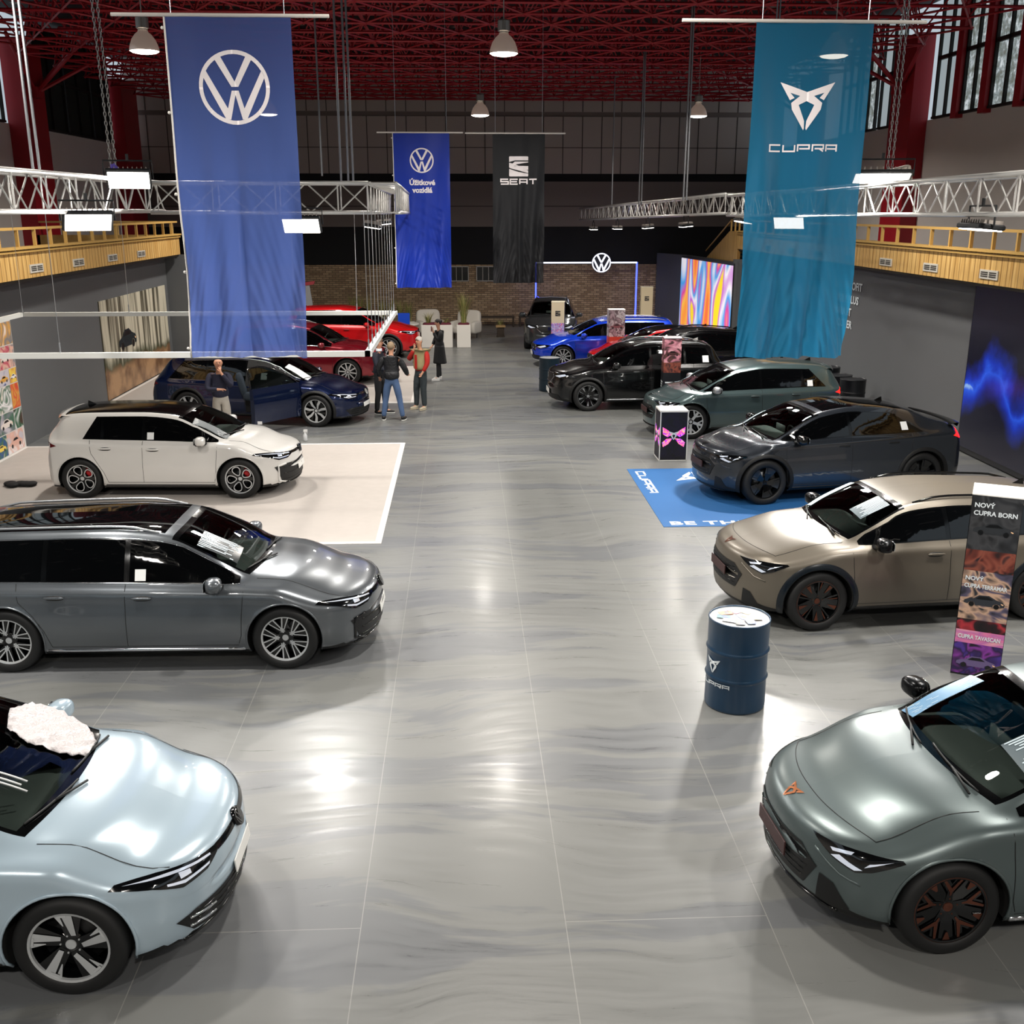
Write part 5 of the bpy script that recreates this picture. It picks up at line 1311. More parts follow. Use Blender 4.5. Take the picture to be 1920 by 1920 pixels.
def banner(x0, x1, Y, z0, z1, m, art, label, seed, amp=.03, bar=(0, 0), taper=0.0, strip=True):
    W, Hh = x1 - x0, z1 - z0; root = empty('hanging_banner', ((x0 + x1) / 2, Y, z0), 0, label, 'banner', 'fabric banners hung over the aisle')
    R2 = random.Random(seed); ks = [(R2.uniform(4, 9), R2.uniform(0, 6), R2.uniform(.6, 1)) for _ in range(5)]
    def f(x, z):
        """depth of the folds at (x from the middle, height)"""
        u = x / W * 2; t = min(1, max(0, 1 - z / Hh)); g = .12 + .88 * t ** 1.4
        v = 0
        for k, ph, a in ks: v += a * math.sin(k * u * (1 + .5 * t) + ph + 1.3 * t * math.copysign(1, u) * abs(u) ** .5 * k * .4)
        drape = math.sin(7 * (abs(u) ** 1.5 + .55 * (1 - t) * 3) + seed) * .8 * t * max(0, abs(u) - .15)
        cre = .35 * math.sin(26 * u * (1 - .3 * t) + 9 * t + seed) * t * t + .25 * math.sin(41 * (abs(u) ** 1.3 * 1.1 - t * 1.6) + seed) * t * max(0, t - .35)
        return 1.9 * amp * (v * .42 + drape * 1.3 + cre) * g
    def px(x, z): t = 1 - z / Hh; return x * (1 - taper * math.sin(PI * min(1, t)) )
    nx, nz = 90, 170; P = []
    for i in range(nz + 1):
        z = Hh * i / nz; P.append([(px(x, z), -f(x, z), z) for x in [W * (j / nx - .5) for j in range(nx + 1)]])
    b = MB(); b.grid([list(reversed(r)) for r in P]); b.build('fabric', m, root, True)
    for polys, cx, cz, nm in art:
        vs, fs = polys if isinstance(polys, tuple) else tri_slice(polys, .025 if Y < 15 else .05)
        mesh_obj(nm, [(px(x + cx, z + cz), -f(x + cx, z + cz) - .004, z + cz) for x, z in vs], [list(q) for q in fs], logow, root, True)
    b = MB(); b.tube([(-W / 2 - bar[0], 0, Hh + .015), (W / 2 + bar[1], 0, Hh + .015)], .017, 8); b.build('top_pole', mat('pole_white', '#d8d2cc', .4), root)
    if strip:
        b = MB(); b.tube([(px(-W / 2, z) - .008, -f(-W / 2, z), z) for z in np.linspace(0, Hh, 30)], .010, 5); b.build('edge_cord', mat('hem_white', '#e4e0da', .6), root, True)
        for k in range(5):
            b = MB(); z = Hh * (.03 + .235 * k); b.sup((px(-W / 2, z) - .03, -f(-W / 2, z), z), (.016, .012, .016), 1, 1, 8); b.build('snap_hook', mat('hem_white', ''), root, True)
    for x in (-W / 2 * .9, W / 2 * .9):
        b = MB(); b.tube([(x, 0, Hh + .02), (x, 0, ZC - z0 + .1)], .004, 4); b.build('wire', wirem, root)
    return root
navyb = cloth('banner_navy', '#34467a', .14, .5); tealb = cloth('banner_teal', '#0b5878', .06, .5); royal = cloth('banner_royal', '#0c30a0', .03, .25); blkb = cloth('banner_black', '#0a0c12', .02, .02)
banner(-2.68, -1.54, 10.5, 3.21, 6.31, navyb, [(logo_vw(.325), .02, 2.50, 'emblem')], 'big dark blue banner with a white round emblem, nearest on the left', 1, .035, (.48, .35))
banner(2.78, 3.90, 10.5, 3.17, 6.30, tealb, [(logo_cupra(.43), -.03, 2.39, 'emblem'), (glyphs('CUPRA', .072, 1.5, .2, .42), -.03, 2.02, 'lettering')], 'big teal banner with a white horned emblem, nearest on the right', 4, .042, (.7, .5), strip=False)
tx = text_mesh('Úžitkové', .155, .006); ty_ = text_mesh('vozidlá', .155, .006)
banner(-1.46, -.24, 24, 2.93, 6.21, royal, [(logo_vw(.26), 0, 2.72, 'emblem'), (tx, 0, 2.21, 'lettering'), (ty_, 0, 2.05, 'lettering')], 'royal blue banner with white round emblem and two lines of lettering', 7, .04, (.35, .3))
banner(.70, 1.84, 24, 3.03, 6.20, blkb, [(logo_seat(.42), 0, 2.50, 'emblem'), (glyphs('SEAT', .13, 1.25, .22, .35), 0, 2.18, 'lettering')], 'black banner with a white striped emblem over the centre of the aisle', 9, .05, (.6, .45), strip=False)
# ---------------------------------------------------------------- things on the floor and on the walls
def pt(x, y, z=0.0): return Vector((x, y, z))
white_c = mat('carpet_white', '#b3aca6', .9, noise=.06, nscale=6); edge_c = mat('carpet_edge_white', '#dedad6', .7)
def carpet(x0, x1, y0, y1, label):
    r = empty('carpet', ((x0 + x1) / 2, (y0 + y1) / 2, 0), 0, label, 'carpet'); W, D = x1 - x0, y1 - y0
    b = MB(); b.box((0, 0, .004), (W, D, .008)); b.build('pile', white_c, r)
    b = MB()
    for c, d in (((W / 2, 0), (.09, D + .09)), ((-W / 2, 0), (.09, D + .09)), ((0, D / 2), (W - .09, .09)), ((0, -D / 2), (W - .09, .09))): b.box((c[0], c[1], .006), (d[0], d[1], .012))
    b.build('edging_tape', edge_c, r)
carpet(-8.85, -1.26, 14.36, 21.0, 'white carpet with taped border under the white hatchback')
carpet(-8.8, -1.28, 25.75, 31.9, 'white carpet with taped border under the dark red car')

# blue mat with lettering
matb = mat('mat_blue', '#1c5c97', .75, noise=.05, nscale=30); mw_ = mat('mat_print_white', '#dfe6ea', .7)
r = empty('floor_mat', (5.0, 16.77, 0), 0, 'blue floor mat printed with white lettering under the anthracite car', 'mat')
b = MB(); b.box((0, 0, .003), (4.0, 3.66, .006)); b.build('pile', matb, r)
M = Matrix.Translation((-.88, 1.25, .0065)); flat('emblem', logo_cupra(.62), M @ Matrix.Rotation(PI, 4, 'Z') @ Matrix.Rotation(0, 4, 'Z'), mw_, r)
flat('lettering', glyphs('CUPRA', .17, 1.4, .22, .4), Matrix.Translation((-1.80, .88, .0065)) @ Matrix.Rotation(-PI / 2, 4, 'Z'), mw_, r)
tx0 = -1.88
for wd_ in ('BE', 'THE', 'GAME', 'CHANGER'):
    tv_, tf_ = text_mesh(wd_, .25, .008, 'LEFT', 1.45, 1.12); flat('lettering', None, Matrix.Translation((tx0, -1.74, .0065)), mw_, r, vf=(tv_, tf_)); tx0 += max(x for x, y in tv_) + .13

# barrels
navb = mat('barrel_navy', '#123550', .3, spec=.6); dkb = mat('barrel_black', '#0a0d12', .35); whtop = mat('barrel_top_white', '#a9abae', .35)
def barrel(loc, label, m, h=.90, r_=.29, group=None, top=True, logo=None):
    root = empty('oil_barrel', loc, 0, label, 'barrel', group)
    pr = [(.001, .0), (r_ - .012, .0), (r_ - .002, .008), (r_, .02), (r_, .03)]
    for z in (h * .36, h * .66): pr += [(r_ - .004, z - .03), (r_ - .002, z - .015), (r_ + .010, z), (r_ - .002, z + .015), (r_ - .004, z + .03)]
    pr += [(r_, h - .02), (r_ + .004, h - .01), (r_ + .002, h), (r_ - .010, h), (r_ - .012, h - .015)]
    b = MB(); b.lathe(pr, 48); b.build('drum', m, root, True)
    b = MB(); b.lathe([(.001, h - .012), (r_ - .011, h - .012)], 40); b.build('lid', whtop if top else m, root, True)
    if logo is not None:
        rr = r_ + .003
        def wrap(polys, z, g, nm):
            vs, fs = tri_slice(polys, g); mesh_obj(nm, [(rr * math.cos(logo + x / rr), rr * math.sin(logo + x / rr), z + y) for x, y in vs], fs, mw_, root, True)
        wrap(logo_cupra(.15), h * .50, .02, 'emblem'); wrap(glyphs('CUPRA', .045, 1.4, .22, .4), h * .30, .02, 'lettering')
    return root
bb = barrel((2.60, 9.13, 0), 'big navy blue barrel with a white printed top in front of the beige car', navb, logo=math.radians(205))
leaf = MB()
cols = [mat('leaf_' + n, c, .4) for n, c in (('blue', '#1c3a78'), ('cream', '#a89468'), ('pink', '#9a4a68'), ('orange', '#a85a22'), ('teal', '#2a6470'), ('white', '#a8a8aa'), ('dark', '#15181c'))]
R3 = random.Random(5)
for k in range(9):
    a = 2 * PI * k / 9 + .3; rr = .15 if k else .03; x, y = 2.60 + rr * math.cos(a), 9.13 + rr * math.sin(a)
    q = MB(); q.m(k % 7).box((x, y, .8905 + .0012 * k), (.13, .085, .0015), R3.uniform(0, 3)); q.m((k + 3) % 7).box((x + .01, y, .8915 + .0012 * k), (.06, .04, .0012), R3.uniform(0, 3))
    o = q.build('leaflet', cols); tag(o, 'one of the printed leaflets spread on top of the big navy barrel', 'leaflet', 'leaflets on the big barrel')
barrel((2.28, 27.42, 0), 'small dark barrel at the aisle beside the bright blue estate car', mat('barrel_slate', '#1f3442', .4), .88, .28)
q = at(1545, 690, 24.6)
for (px, py, Y, h, lab, lg) in ((1546, 765, 24.9, .95, 'dark barrel right behind the petrol grey hatchback, tallest of the three', None), (1568, 775, 24.1, .88, 'dark barrel in the middle behind the petrol grey hatchback', None), (1593, 785, 23.35, .90, 'dark barrel with a white emblem at the right behind the petrol grey hatchback', -PI / 2 - .45)):
    c = at(px, py, Y); barrel((c.x, Y, 0), lab, dkb, h, .29, None, False, lg)

# printed totems and screens: colour fields, each panel its own artwork
def art_mat(name, cols, scale=1.0, dist=2.0, rot=0.0, emit=0.0, rough=.5, det=1.0, axis=(1, 1, 1), kind='noise', coord='Object'):
    m = bpy.data.materials.new(name); m.use_nodes = True; N, L, B = nodes(m); g = N.new('ShaderNodeTexCoord'); mp_ = N.new('ShaderNodeMapping'); mp_.inputs['Scale'].default_value = axis; mp_.inputs['Rotation'].default_value = (0, rot, 0)
    n = N.new('ShaderNodeTexNoise' if kind == 'noise' else 'ShaderNodeTexWave')
    n.inputs['Scale'].default_value = scale; n.inputs['Distortion'].default_value = dist; n.inputs['Detail'].default_value = det
    c = N.new('ShaderNodeValToRGB'); el = c.color_ramp.elements; ps = [k / max(1, len(cols) - 1) for k in range(len(cols))]
    lo, hi = (.32, .68) if kind == 'noise' else (0, 1)
    for k, col in enumerate(cols):
        p = lo + (hi - lo) * ps[k]
        if k < 2: e = el[k]; e.position = p
        else: e = el.new(p)
        e.color = hexc(col)
    L.new(g.outputs[coord], mp_.inputs[0]); L.new(mp_.outputs[0], n.inputs['Vector']); L.new(n.outputs['Fac'], c.inputs[0]); L.new(c.outputs[0], B.inputs['Base Color']); B.inputs['Roughness'].default_value = rough
    if emit: L.new(c.outputs[0], B.inputs['Emission Color']); B.inputs['Emission Strength'].default_value = emit
    return m
CARSIL = [(-.5, -.06), (-.49, .02), (-.40, .06), (-.28, .08), (-.14, .19), (.10, .20), (.28, .11), (.44, .07), (.5, .0), (.49, -.08), (.40, -.09), (.38, -.03), (.30, -.0), (.22, -.04), (.21, -.10), (-.22, -.10), (-.24, -.03), (-.31, .0), (-.38, -.04), (-.40, -.08)]
CARWIN = [(-.22, .08), (-.12, .16), (.08, .17), (.22, .09)]
def pic_car(parent, M, w, body='#3a3a40', glassc='#0c0d10', nm='pictured_car', lamp='#ffd0a0'):
    s_ = lambda P: [(x * w, y * w) for x, y in P]
    b = MB(); v, f = tri_slice([s_(CARSIL)], None); b.m(0).add([tuple(M @ Vector((x, y, .004))) for x, y in v], f)
    v, f = tri_slice([s_(CARWIN)], None); b.m(1).add([tuple(M @ Vector((x, y, .006))) for x, y in v], f)
    for cx in (-.31, .30):
        v, f = tri_slice([[(w * (cx + .068 * math.cos(a)), w * (-.08 + .068 * math.sin(a))) for a in np.linspace(0, 2 * PI, 14, endpoint=False)]], None); b.m(1).add([tuple(M @ Vector((x, y, .006))) for x, y in v], f)
    v, f = tri_slice([s_([(.40, .03), (.47, .01), (.46, -.02), (.41, -.0)])], None); b.m(2).add([tuple(M @ Vector((x, y, .006))) for x, y in v], f)
    return b.build(nm, [mat('pic_' + body.strip('#'), body, .4), mat('pic_' + glassc.strip('#'), glassc, .3), mat('pic_' + lamp.strip('#'), lamp, .4)], parent)
def totem(loc, rz, w, d, h, label, faces, top='#e8e4da', frame=None):
    """faces: list of (z0,z1,material,[car colour],[(text,size,dz)]) for the front; same on the side"""
    root = empty('display_totem', loc, rz, label, 'display totem'); b = MB(); b.box((0, 0, h / 2), (w, d, h)); b.build('column', mat('totem_core', '#15161a', .4), root)
    b = MB(); b.box((0, 0, h + .006), (w + .01, d + .01, .012)); b.build('cap', mat('totem_cap_' + top.strip('#'), top, .4), root)
    for face, ww, off in (('-y', w, (0, -d / 2, 0)), ('-x', d, (-w / 2, 0, 0))):
        for k, (z0, z1, m, car, txt) in enumerate(faces if face == '-y' or len(faces) < 20 else faces):
            M = wallM(Vector(off) + Vector((0, 0, 0)), face)
            hw_ = ww / 2 - .004
            p = flat('printed_panel', [[(-hw_, z0), (hw_, z0), (hw_, z1), (-hw_, z1)]], M, m, root, off=.002)
            if car: pic_car(p, M @ Matrix.Translation((0, z0 + (z1 - z0) * .38, 0)), ww * .82, car)
            for t, sz, dz in txt:
                v, f = text_mesh(t, sz, sz * .03, 'LEFT'); wd = max(x for x, y in v) if v else 1; sc = min(1, (ww * .86) / wd)
                flat('lettering', None, M @ Matrix.Translation((-ww * .44, z1 - dz, 0)) @ Matrix.Diagonal((sc, 1, 1, 1)), mw_, p, off=.006, vf=(v, f))
    if frame:
        b = MB()
        for x in (-1, 1):
            for y in (-1, 1): b.box((x * w / 2, y * d / 2, h / 2), (.018, .018, h))
        for z in (.009, h - .009):
            for s_ in (-1, 1): b.box((0, s_ * d / 2, z), (w, .018, .018)); b.box((s_ * w / 2, 0, z), (.018, d, .018))
        b.build('edge_profile', mat('profile_white', frame, .35), root)
    return root
am = art_mat
t1 = am('print_grey_night', ['#141518', '#26282c', '#3c3d40', '#1b1c1f'], 3); t2 = am('print_rust', ['#1d1314', '#6a2f25', '#8b4a3a', '#2a1a20'], 4); t3 = am('print_dusk', ['#22232c', '#565067', '#c9a58c', '#2b2c33'], 3, axis=(1, 1, 2)); t4 = am('print_red_lamp', ['#120c10', '#2a1218', '#b0303a', '#151018'], 4)
t5 = am('print_pink_sky', ['#e57ea6', '#c26fae', '#f0a7b4', '#7a4fa8'], 2, axis=(1, 1, 3)); t6 = am('print_violet', ['#4a2f8c', '#25163c', '#8a3aa0', '#16101f'], 4)
c = at(1868, 955, 9.55)
totem((5.32, 9.78, 0), math.radians(-28), .46, .46, 1.92, 'tall dark picture totem at the right edge in front of the beige car', [
    (1.36, 1.92, t1, '#2c2f33', [('NOVÝ', .065, .12), ('CUPRA BORN', .065, .20)]), (1.14, 1.36, t2, None, []), (.62, 1.14, t3, '#30333a', [('NOVÝ', .06, .10), ('CUPRA TERRAMAR', .06, .18)]), (.50, .62, t4, None, []),
    (.36, .50, t5, None, [('CUPRA TAVASCAN', .06, .09)]), (.02, .36, t6, '#6a5a86', [])], '#f2f0ea')
# low cube with glowing wings
purple = am('print_black_violet', ['#07060c', '#120a24', '#07060c', '#0e0818'], 3)
cb_ = totem((3.98, 19.5, 0), 0, .52, .52, .96, 'low white-framed cube totem with violet winged emblem beside the anthracite car', [(.02, .94, purple, None, [])], '#e6e4e0', '#e4e2de')
wing = am('print_wing', ['#3a2bd0', '#a02bd0', '#ff4a8a', '#ffb070', '#5a3bff'], 9, 3, emit=.9)
for face, off in (('-y', (0, -.26, 0)), ('-x', (-.26, 0, 0))):
    M = wallM(Vector(off), face)
    for s_ in (1, -1):
        P = [[(s_ * .02, .52), (s_ * .12, .60), (s_ * .22, .66), (s_ * .21, .52), (s_ * .12, .46)], [(s_ * .02, .44), (s_ * .14, .43), (s_ * .22, .36), (s_ * .20, .27), (s_ * .10, .33)]]
        flat('wing_print', [q if s_ > 0 else list(reversed(q)) for q in P], M, wing, cb_, off=.004)
    flat('emblem', shift(logo_cupra(.17), 0, .49), M, mw_, cb_, off=.006)
# SEAT-type totems: cream head, colour band, red or dark foot
cream = mat('totem_cream', '#d9c9a6', .5); confetti = am('print_confetti', ['#e8467c', '#f0f0f0', '#3a6fd8', '#e0406a', '#5ac0e0'], 9, 4); orange = mat('totem_orange', '#c8452c', .5); greyp = am('print_grey_car', ['#9a9aa0', '#d9d6d8', '#5a4a50', '#b8a8b0'], 4); pinkp = am('print_pink_road', ['#e8b0b8', '#c88090', '#402a2c', '#6a4038'], 3, axis=(1, 1, 2)); darkp = mat('totem_dark', '#14151b', .4)
def emblem_on(root, z, w, sz, m):
    for face, off in (('-y', (0, -w / 2, 0)), ('-x', (-w / 2, 0, 0))): flat('emblem', shift(logo_seat(sz), 0, z), wallM(Vector(off), face), m, root, off=.006)
dkprint = mat('print_dark_ink', '#2a2a2c', .5)
g1 = totem((3.12, 32.6 - 3.2, 0) if False else (3.05, 33.6, 0), math.radians(-8), .42, .42, 1.80, 'cream and colourful totem in front of the graphite car', [(.0, 1.15, confetti, None, []), (1.15, 1.8, cream, None, [])], '#efe6cc'); emblem_on(g1, 1.45, .42, .16, dkprint)
g2 = totem((4.55, 31.08, 0), 0, .48, .42, 1.78, 'grey and orange totem standing before the bright blue estate car', [(.0, 1.0, orange, None, []), (1.0, 1.78, greyp, '#8a5a60', [])], '#e9e2e0')
g3 = totem((6.75, 38.6, 0), math.radians(-6), .44, .44, 1.90, 'cream topped totem beside the grey screen wall at the far right', [(.0, .9, confetti, None, []), (.9, 1.9, cream, None, [])], '#efe6cc'); emblem_on(g3, 1.5, .44, .16, dkprint)
g4 = totem((4.80, 23.85, 0), math.radians(-4), .40, .40, 1.80, 'dark totem with a pink car picture before the black car', [(.0, 1.02, darkp, None, []), (1.02, 1.25, t2, None, []), (1.25, 1.78, pinkp, '#4a2a2a', [])], '#d8c8cc')
for face, off in (('-y', (0, -.2, 0)), ('-x', (-.2, 0, 0))):
    flat('caption_lines', [[(-.15, z), (.15 - .05 * (k % 3), z), (.15 - .05 * (k % 3), z + .028), (-.15, z + .028)] for k, z in enumerate([.78, .72, .66, .60, .54, .48, .42, .36])], wallM(Vector(off), face), mw_, g4, off=.006)

# colour screen wall and its neighbour
P0, P1 = Vector((9.28, 35.78, 0)), Vector((8.80, 42.0, 0))
led = am('screen_paint_flow', ['#ff5a4a', '#ff8a3a', '#ffc04a', '#e0409a', '#3aa0e8', '#f4f0f4', '#c050d0', '#ffe02a'], .34, 1.7, 0, emit=.7, det=.6, axis=(1.3, 1, .5))
dv = (P1 - P0); an = math.atan2(dv.y, dv.x); r = empty('colour_screen', (P0 + P1) / 2 + Vector((-.09, -.01, 0)), an, 'large screen with flowing bright paint colours behind the black cars', 'screen')
b = MB(); b.box((0, .01, 1.44), (dv.length - .1, .05, 2.70)); b.build('display_face', led, r); b = MB(); b.box((0, -.0 - .02, 1.44), (dv.length, .03, 2.84)); b.build('bezel', mat('bezel_dark', '#17181c', .4), r)
r = empty('blue_wave_screen', (9.86, 18.25, 0), 0, 'tall dark screen showing a glowing blue wave at the right edge', 'screen')
b = MB(); b.box((.0, 0, 1.66), (.06, 3.3, 3.26)); b.build('bezel', mat('bezel_dark', ''), r)
sm_ = bpy.data.materials.new('screen_blue_wave'); sm_.use_nodes = True; N, L, B = nodes(sm_); g = N.new('ShaderNodeTexCoord'); sp_ = N.new('ShaderNodeSeparateXYZ'); nn = N.new('ShaderNodeTexNoise'); nn.inputs['Scale'].default_value = 1.1; nn.inputs['Detail'].default_value = 5
L.new(g.outputs['Object'], nn.inputs['Vector']); L.new(g.outputs['Object'], sp_.inputs[0])
def mth(op, a, b_=None):
    q = N.new('ShaderNodeMath'); q.operation = op
    for i, v in enumerate((a, b_)):
        if v is None: continue
        if isinstance(v, (int, float)): q.inputs[i].default_value = v
        else: L.new(v, q.inputs[i])
    return q.outputs[0]
hgt = mth('ADD', mth('MULTIPLY', mth('SINE', mth('MULTIPLY', sp_.outputs['Y'], 3.1)), .35), mth('MULTIPLY', nn.outputs['Fac'], 1.3)); dd_ = mth('SUBTRACT', sp_.outputs['Z'], mth('ADD', hgt, .85)); glo = mth('MULTIPLY', mth('POWER', 2.718, mth('MULTIPLY', mth('ABSOLUTE', dd_), -3.2)), 1.0)
crn = N.new('ShaderNodeValToRGB'); crn.color_ramp.elements[0].color = hexc('#10101c'); crn.color_ramp.elements[0].position = .12; crn.color_ramp.elements[1].color = hexc('#9ac4ff'); crn.color_ramp.elements[1].position = 1; e = crn.color_ramp.elements.new(.5); e.color = hexc('#1238c0'); e = crn.color_ramp.elements.new(.85); e.color = hexc('#2a62f0')
L.new(mth('MULTIPLY', glo, mth('ADD', .35, mth('MULTIPLY', nn.outputs['Fac'], 1.1))), crn.inputs[0]); L.new(crn.outputs[0], B.inputs['Emission Color']); B.inputs['Emission Strength'].default_value = .75; B.inputs['Base Color'].default_value = (.005, .005, .01, 1); B.inputs['Roughness'].default_value = .25
b = MB(); b.box((-.035, 0, 1.70), (.02, 3.2, 3.14)); b.build('display_face', sm_, r)
# lettering on the grey wall
for k, (t, px, py) in enumerate((('AUTOPROFIT', 1617, 541), ('FLEX PLUS', 1610, 566), ('MARKET', 1596, 587), ('COVER', 1597, 611))):
    d_ = at(px, py, 1.0); dd2 = Vector((d_.x, d_.y, d_.z - CAM_H)); tt = 9.89 / dd2.x; p = Vector((9.885, dd2.y * tt, CAM_H + dd2.z * tt))
    v, f = text_mesh(t, .27, .006, 'RIGHT', 1.2); o = flat('wall_lettering', None, wallM(p, '-x') @ Matrix.Translation((0, -.08, 0)), mw_, None, off=.004, vf=(v, f)); tag(o, 'white lettering on the right grey wall beside the teal banner, line %s' % ('one from the top', 'two from the top', 'three from the top', 'four, the lowest')[k], 'lettering')

# forest picture and poster mosaic on the left wall
fw_ = bpy.data.materials.new('print_forest'); fw_.use_nodes = True; N, L, B = nodes(fw_); g = N.new('ShaderNodeTexCoord'); mp_ = N.new('ShaderNodeMapping'); mp_.inputs['Scale'].default_value = (1, 1, .05); wv_ = N.new('ShaderNodeTexNoise'); wv_.inputs['Scale'].default_value = 4.2; wv_.inputs['Detail'].default_value = 3
L.new(g.outputs['Object'], mp_.inputs[0]); L.new(mp_.outputs[0], wv_.inputs['Vector'])
ca = N.new('ShaderNodeValToRGB'); ca.color_ramp.elements[0].position = .42; ca.color_ramp.elements[0].color = hexc('#4e4a3c'); ca.color_ramp.elements[1].position = .56; ca.color_ramp.elements[1].color = hexc('#cfc9b4'); L.new(wv_.outputs['Fac'], ca.inputs[0])
n_ = N.new('ShaderNodeTexNoise'); n_.inputs['Scale'].default_value = 1.5; n_.inputs['Detail'].default_value = 5; L.new(g.outputs['Object'], n_.inputs['Vector']); cg = N.new('ShaderNodeValToRGB'); cg.color_ramp.elements[0].position = .4; cg.color_ramp.elements[0].color = hexc('#6f4f34'); cg.color_ramp.elements[1].position = .6; cg.color_ramp.elements[1].color = hexc('#b08a64'); L.new(n_.outputs['Fac'], cg.inputs[0])
sp_ = N.new('ShaderNodeSeparateXYZ'); L.new(g.outputs['Object'], sp_.inputs[0]); zz = mth('ADD', sp_.outputs['Z'], mth('MULTIPLY', n_.outputs['Fac'], .7)); mr = N.new('ShaderNodeMapRange'); mr.inputs['From Min'].default_value = 1.1; mr.inputs['From Max'].default_value = 1.35; L.new(zz, mr.inputs['Value'])
cgr = N.new('ShaderNodeMix'); cgr.data_type = 'RGBA'; cgr.inputs['B'].default_value = hexc('#3a4228'); mr2 = N.new('ShaderNodeMapRange'); mr2.inputs['From Min'].default_value = 1.0; mr2.inputs['From Max'].default_value = 1.15; L.new(zz, mr2.inputs['Value']); L.new(mr2.outputs[0], cgr.inputs['Factor']); L.new(cg.outputs[0], cgr.inputs['A'])
mx_ = N.new('ShaderNodeMix'); mx_.data_type = 'RGBA'; L.new(mr.outputs[0], mx_.inputs['Factor']); L.new(cgr.outputs['Result'], mx_.inputs['A']); L.new(ca.outputs[0], mx_.inputs['B']); L.new(mx_.outputs['Result'], B.inputs['Base Color']); B.inputs['Roughness'].default_value = .4
r = empty('forest_picture', (-8.89, 29.2, 0), 0, 'large forest photo print with a small dark car on the left grey wall', 'picture')
b = MB(); b.box((.0, 0, 1.24), (.02, 5.9, 2.44)); b.build('print', fw_, r)
pic_car(r, wallM(Vector((.012, -1.0, 1.30)), '+x'), 1.5, '#16262c', '#0a0d10')
R4 = random.Random(11)
r = empty('poster_wall', (-8.88, 19.7, 0), 0, 'mosaic of colourful car posters at the left edge', 'poster')
b = MB(); b.box((.0, 0, 1.29), (.03, 2.7, 2.58)); b.build('backing_board', mat('poster_backing', '#d8d4d0', .6), r)
pc = ['#d24a34', '#e7dcd4', '#2f4f8f', '#d8a04a', '#3e6a50', '#b83a5a', '#ece8ea', '#c7c0c8', '#4a3a30', '#e0b0a0', '#7a7f86', '#f0d05a']
z = .02; row = 0
for hh in (.42, .40, .50, .30, .45, .45):
    y = -1.34; 
    while y < 1.32:
        w = min(R4.uniform(.5, .95), 1.34 - y)
        if w < .1: break
        cc = R4.choice(pc); M = wallM(Vector((.017, y + w / 2, z + hh / 2)), '+x')
        pm = am('poster_%d_%d' % (row, int(y * 10 + 20)), [cc, R4.choice(pc), cc, R4.choice(pc)], 2.2, 1.5)
        o = flat('poster', [[(-w / 2 + .01, -hh / 2 + .01), (w / 2 - .01, -hh / 2 + .01), (w / 2 - .01, hh / 2 - .01), (-w / 2 + .01, hh / 2 - .01)]], M, pm, r, off=.003)
        if R4.random() < .75: pic_car(o, M @ Matrix.Translation((0, -.03, 0)), w * .75, R4.choice(pc))
        y += w
    z += hh; row += 1

# glowing frame with the round emblem at the end wall
neon = glow('neon_blue', '#4a5cff', 2.6); neonw = glow('neon_white', '#e8ecff', 2.2)
r = empty('light_frame', (5.03, 43.0, 0), 0, 'tall blue glowing light frame at the end wall carrying a round white emblem', 'light frame')
for x in (-2.05, 2.05):
    b = MB(); b.box((x, 0, 1.29), (.055, .08, 2.58)); b.build('light_post', neon, r)
for x0, x1 in ((-2.05, .20), (.98, 2.05)):
    b = MB(); b.box(((x0 + x1) / 2, 0, 2.56), (x1 - x0, .08, .055)); b.build('light_bar', neonw, r)
b = MB(); b.lathe([(.001, 0), (.40, 0), (.40, .08), (.001, .08)], 40, Matrix.Translation((.59, -.02, 2.56)) @ Matrix.Rotation(PI / 2, 4, 'X')); dsk = b.build('emblem_disc', mat('disc_dark', '#2a3040', .5), r, False)
flat('emblem', shift(logo_vw(.38), .59, 2.56), wallM(Vector((0, -.105, 0)), '-y'), neonw, dsk, off=.004)

# lounge at the end of the aisle
pw = mat('planter_white', '#e2ded6', .5); soil = mat('planter_heather', '#5a1f2c', .9); sofam = mat('armchair_white', '#cfc9bf', .7); grassm = [mat('grass_green', '#6e7a3a', .7), mat('grass_straw', '#a79a62', .7)]
def grass_clump(parent, c, h, n, seed, spread=.35, name='ornamental_grass'):
    R5 = random.Random(seed); b = MB()
    for k in range(n):
        a = R5.uniform(0, 2 * PI); hh = h * R5.uniform(.6, 1.1); s_ = R5.uniform(.05, spread); r0 = R5.uniform(0, .10); w = .008 + .006 * R5.random(); P = []
        dx_, dy_ = math.cos(a), math.sin(a); L_ = []
        for i in range(5):
            t = i / 4; x = c[0] + dx_ * (r0 + s_ * t ** 2); y = c[1] + dy_ * (r0 + s_ * t ** 2); z_ = c[2] + hh * (t - .18 * t ** 3); ww = w * (1 - t) + .001; L_.append(((x - dy_ * ww, y + dx_ * ww, z_), (x + dy_ * ww, y - dx_ * ww, z_)))
        b.m(k % 2); b.add([q for pr_ in L_ for q in pr_], [(2 * i, 2 * i + 1, 2 * i + 3, 2 * i + 2) for i in range(4)])
    return b.build(name, grassm, parent, True)
r = empty('planter_box', (-.90, 36.7, 0), 0, 'long white planter box with purple heather and grasses at the end of the aisle', 'planter')
b = MB(); b.box((0, 0, .39), (1.08, .5, .78), bev=.01); b.build('box', pw, r); b = MB(); b.sup((0, 0, .79), (.50, .2, .06), .5, .4, 16); b.build('heather', soil, r, True); grass_clump(r, (-.3, 0, .78), .5, 60, 3); grass_clump(r, (.3, 0, .78), .25, 40, 5, .2)
r = empty('planter_box', (.03, 36.68, 0), 0, 'narrow white planter with tall grass at the right end of the lounge', 'planter')
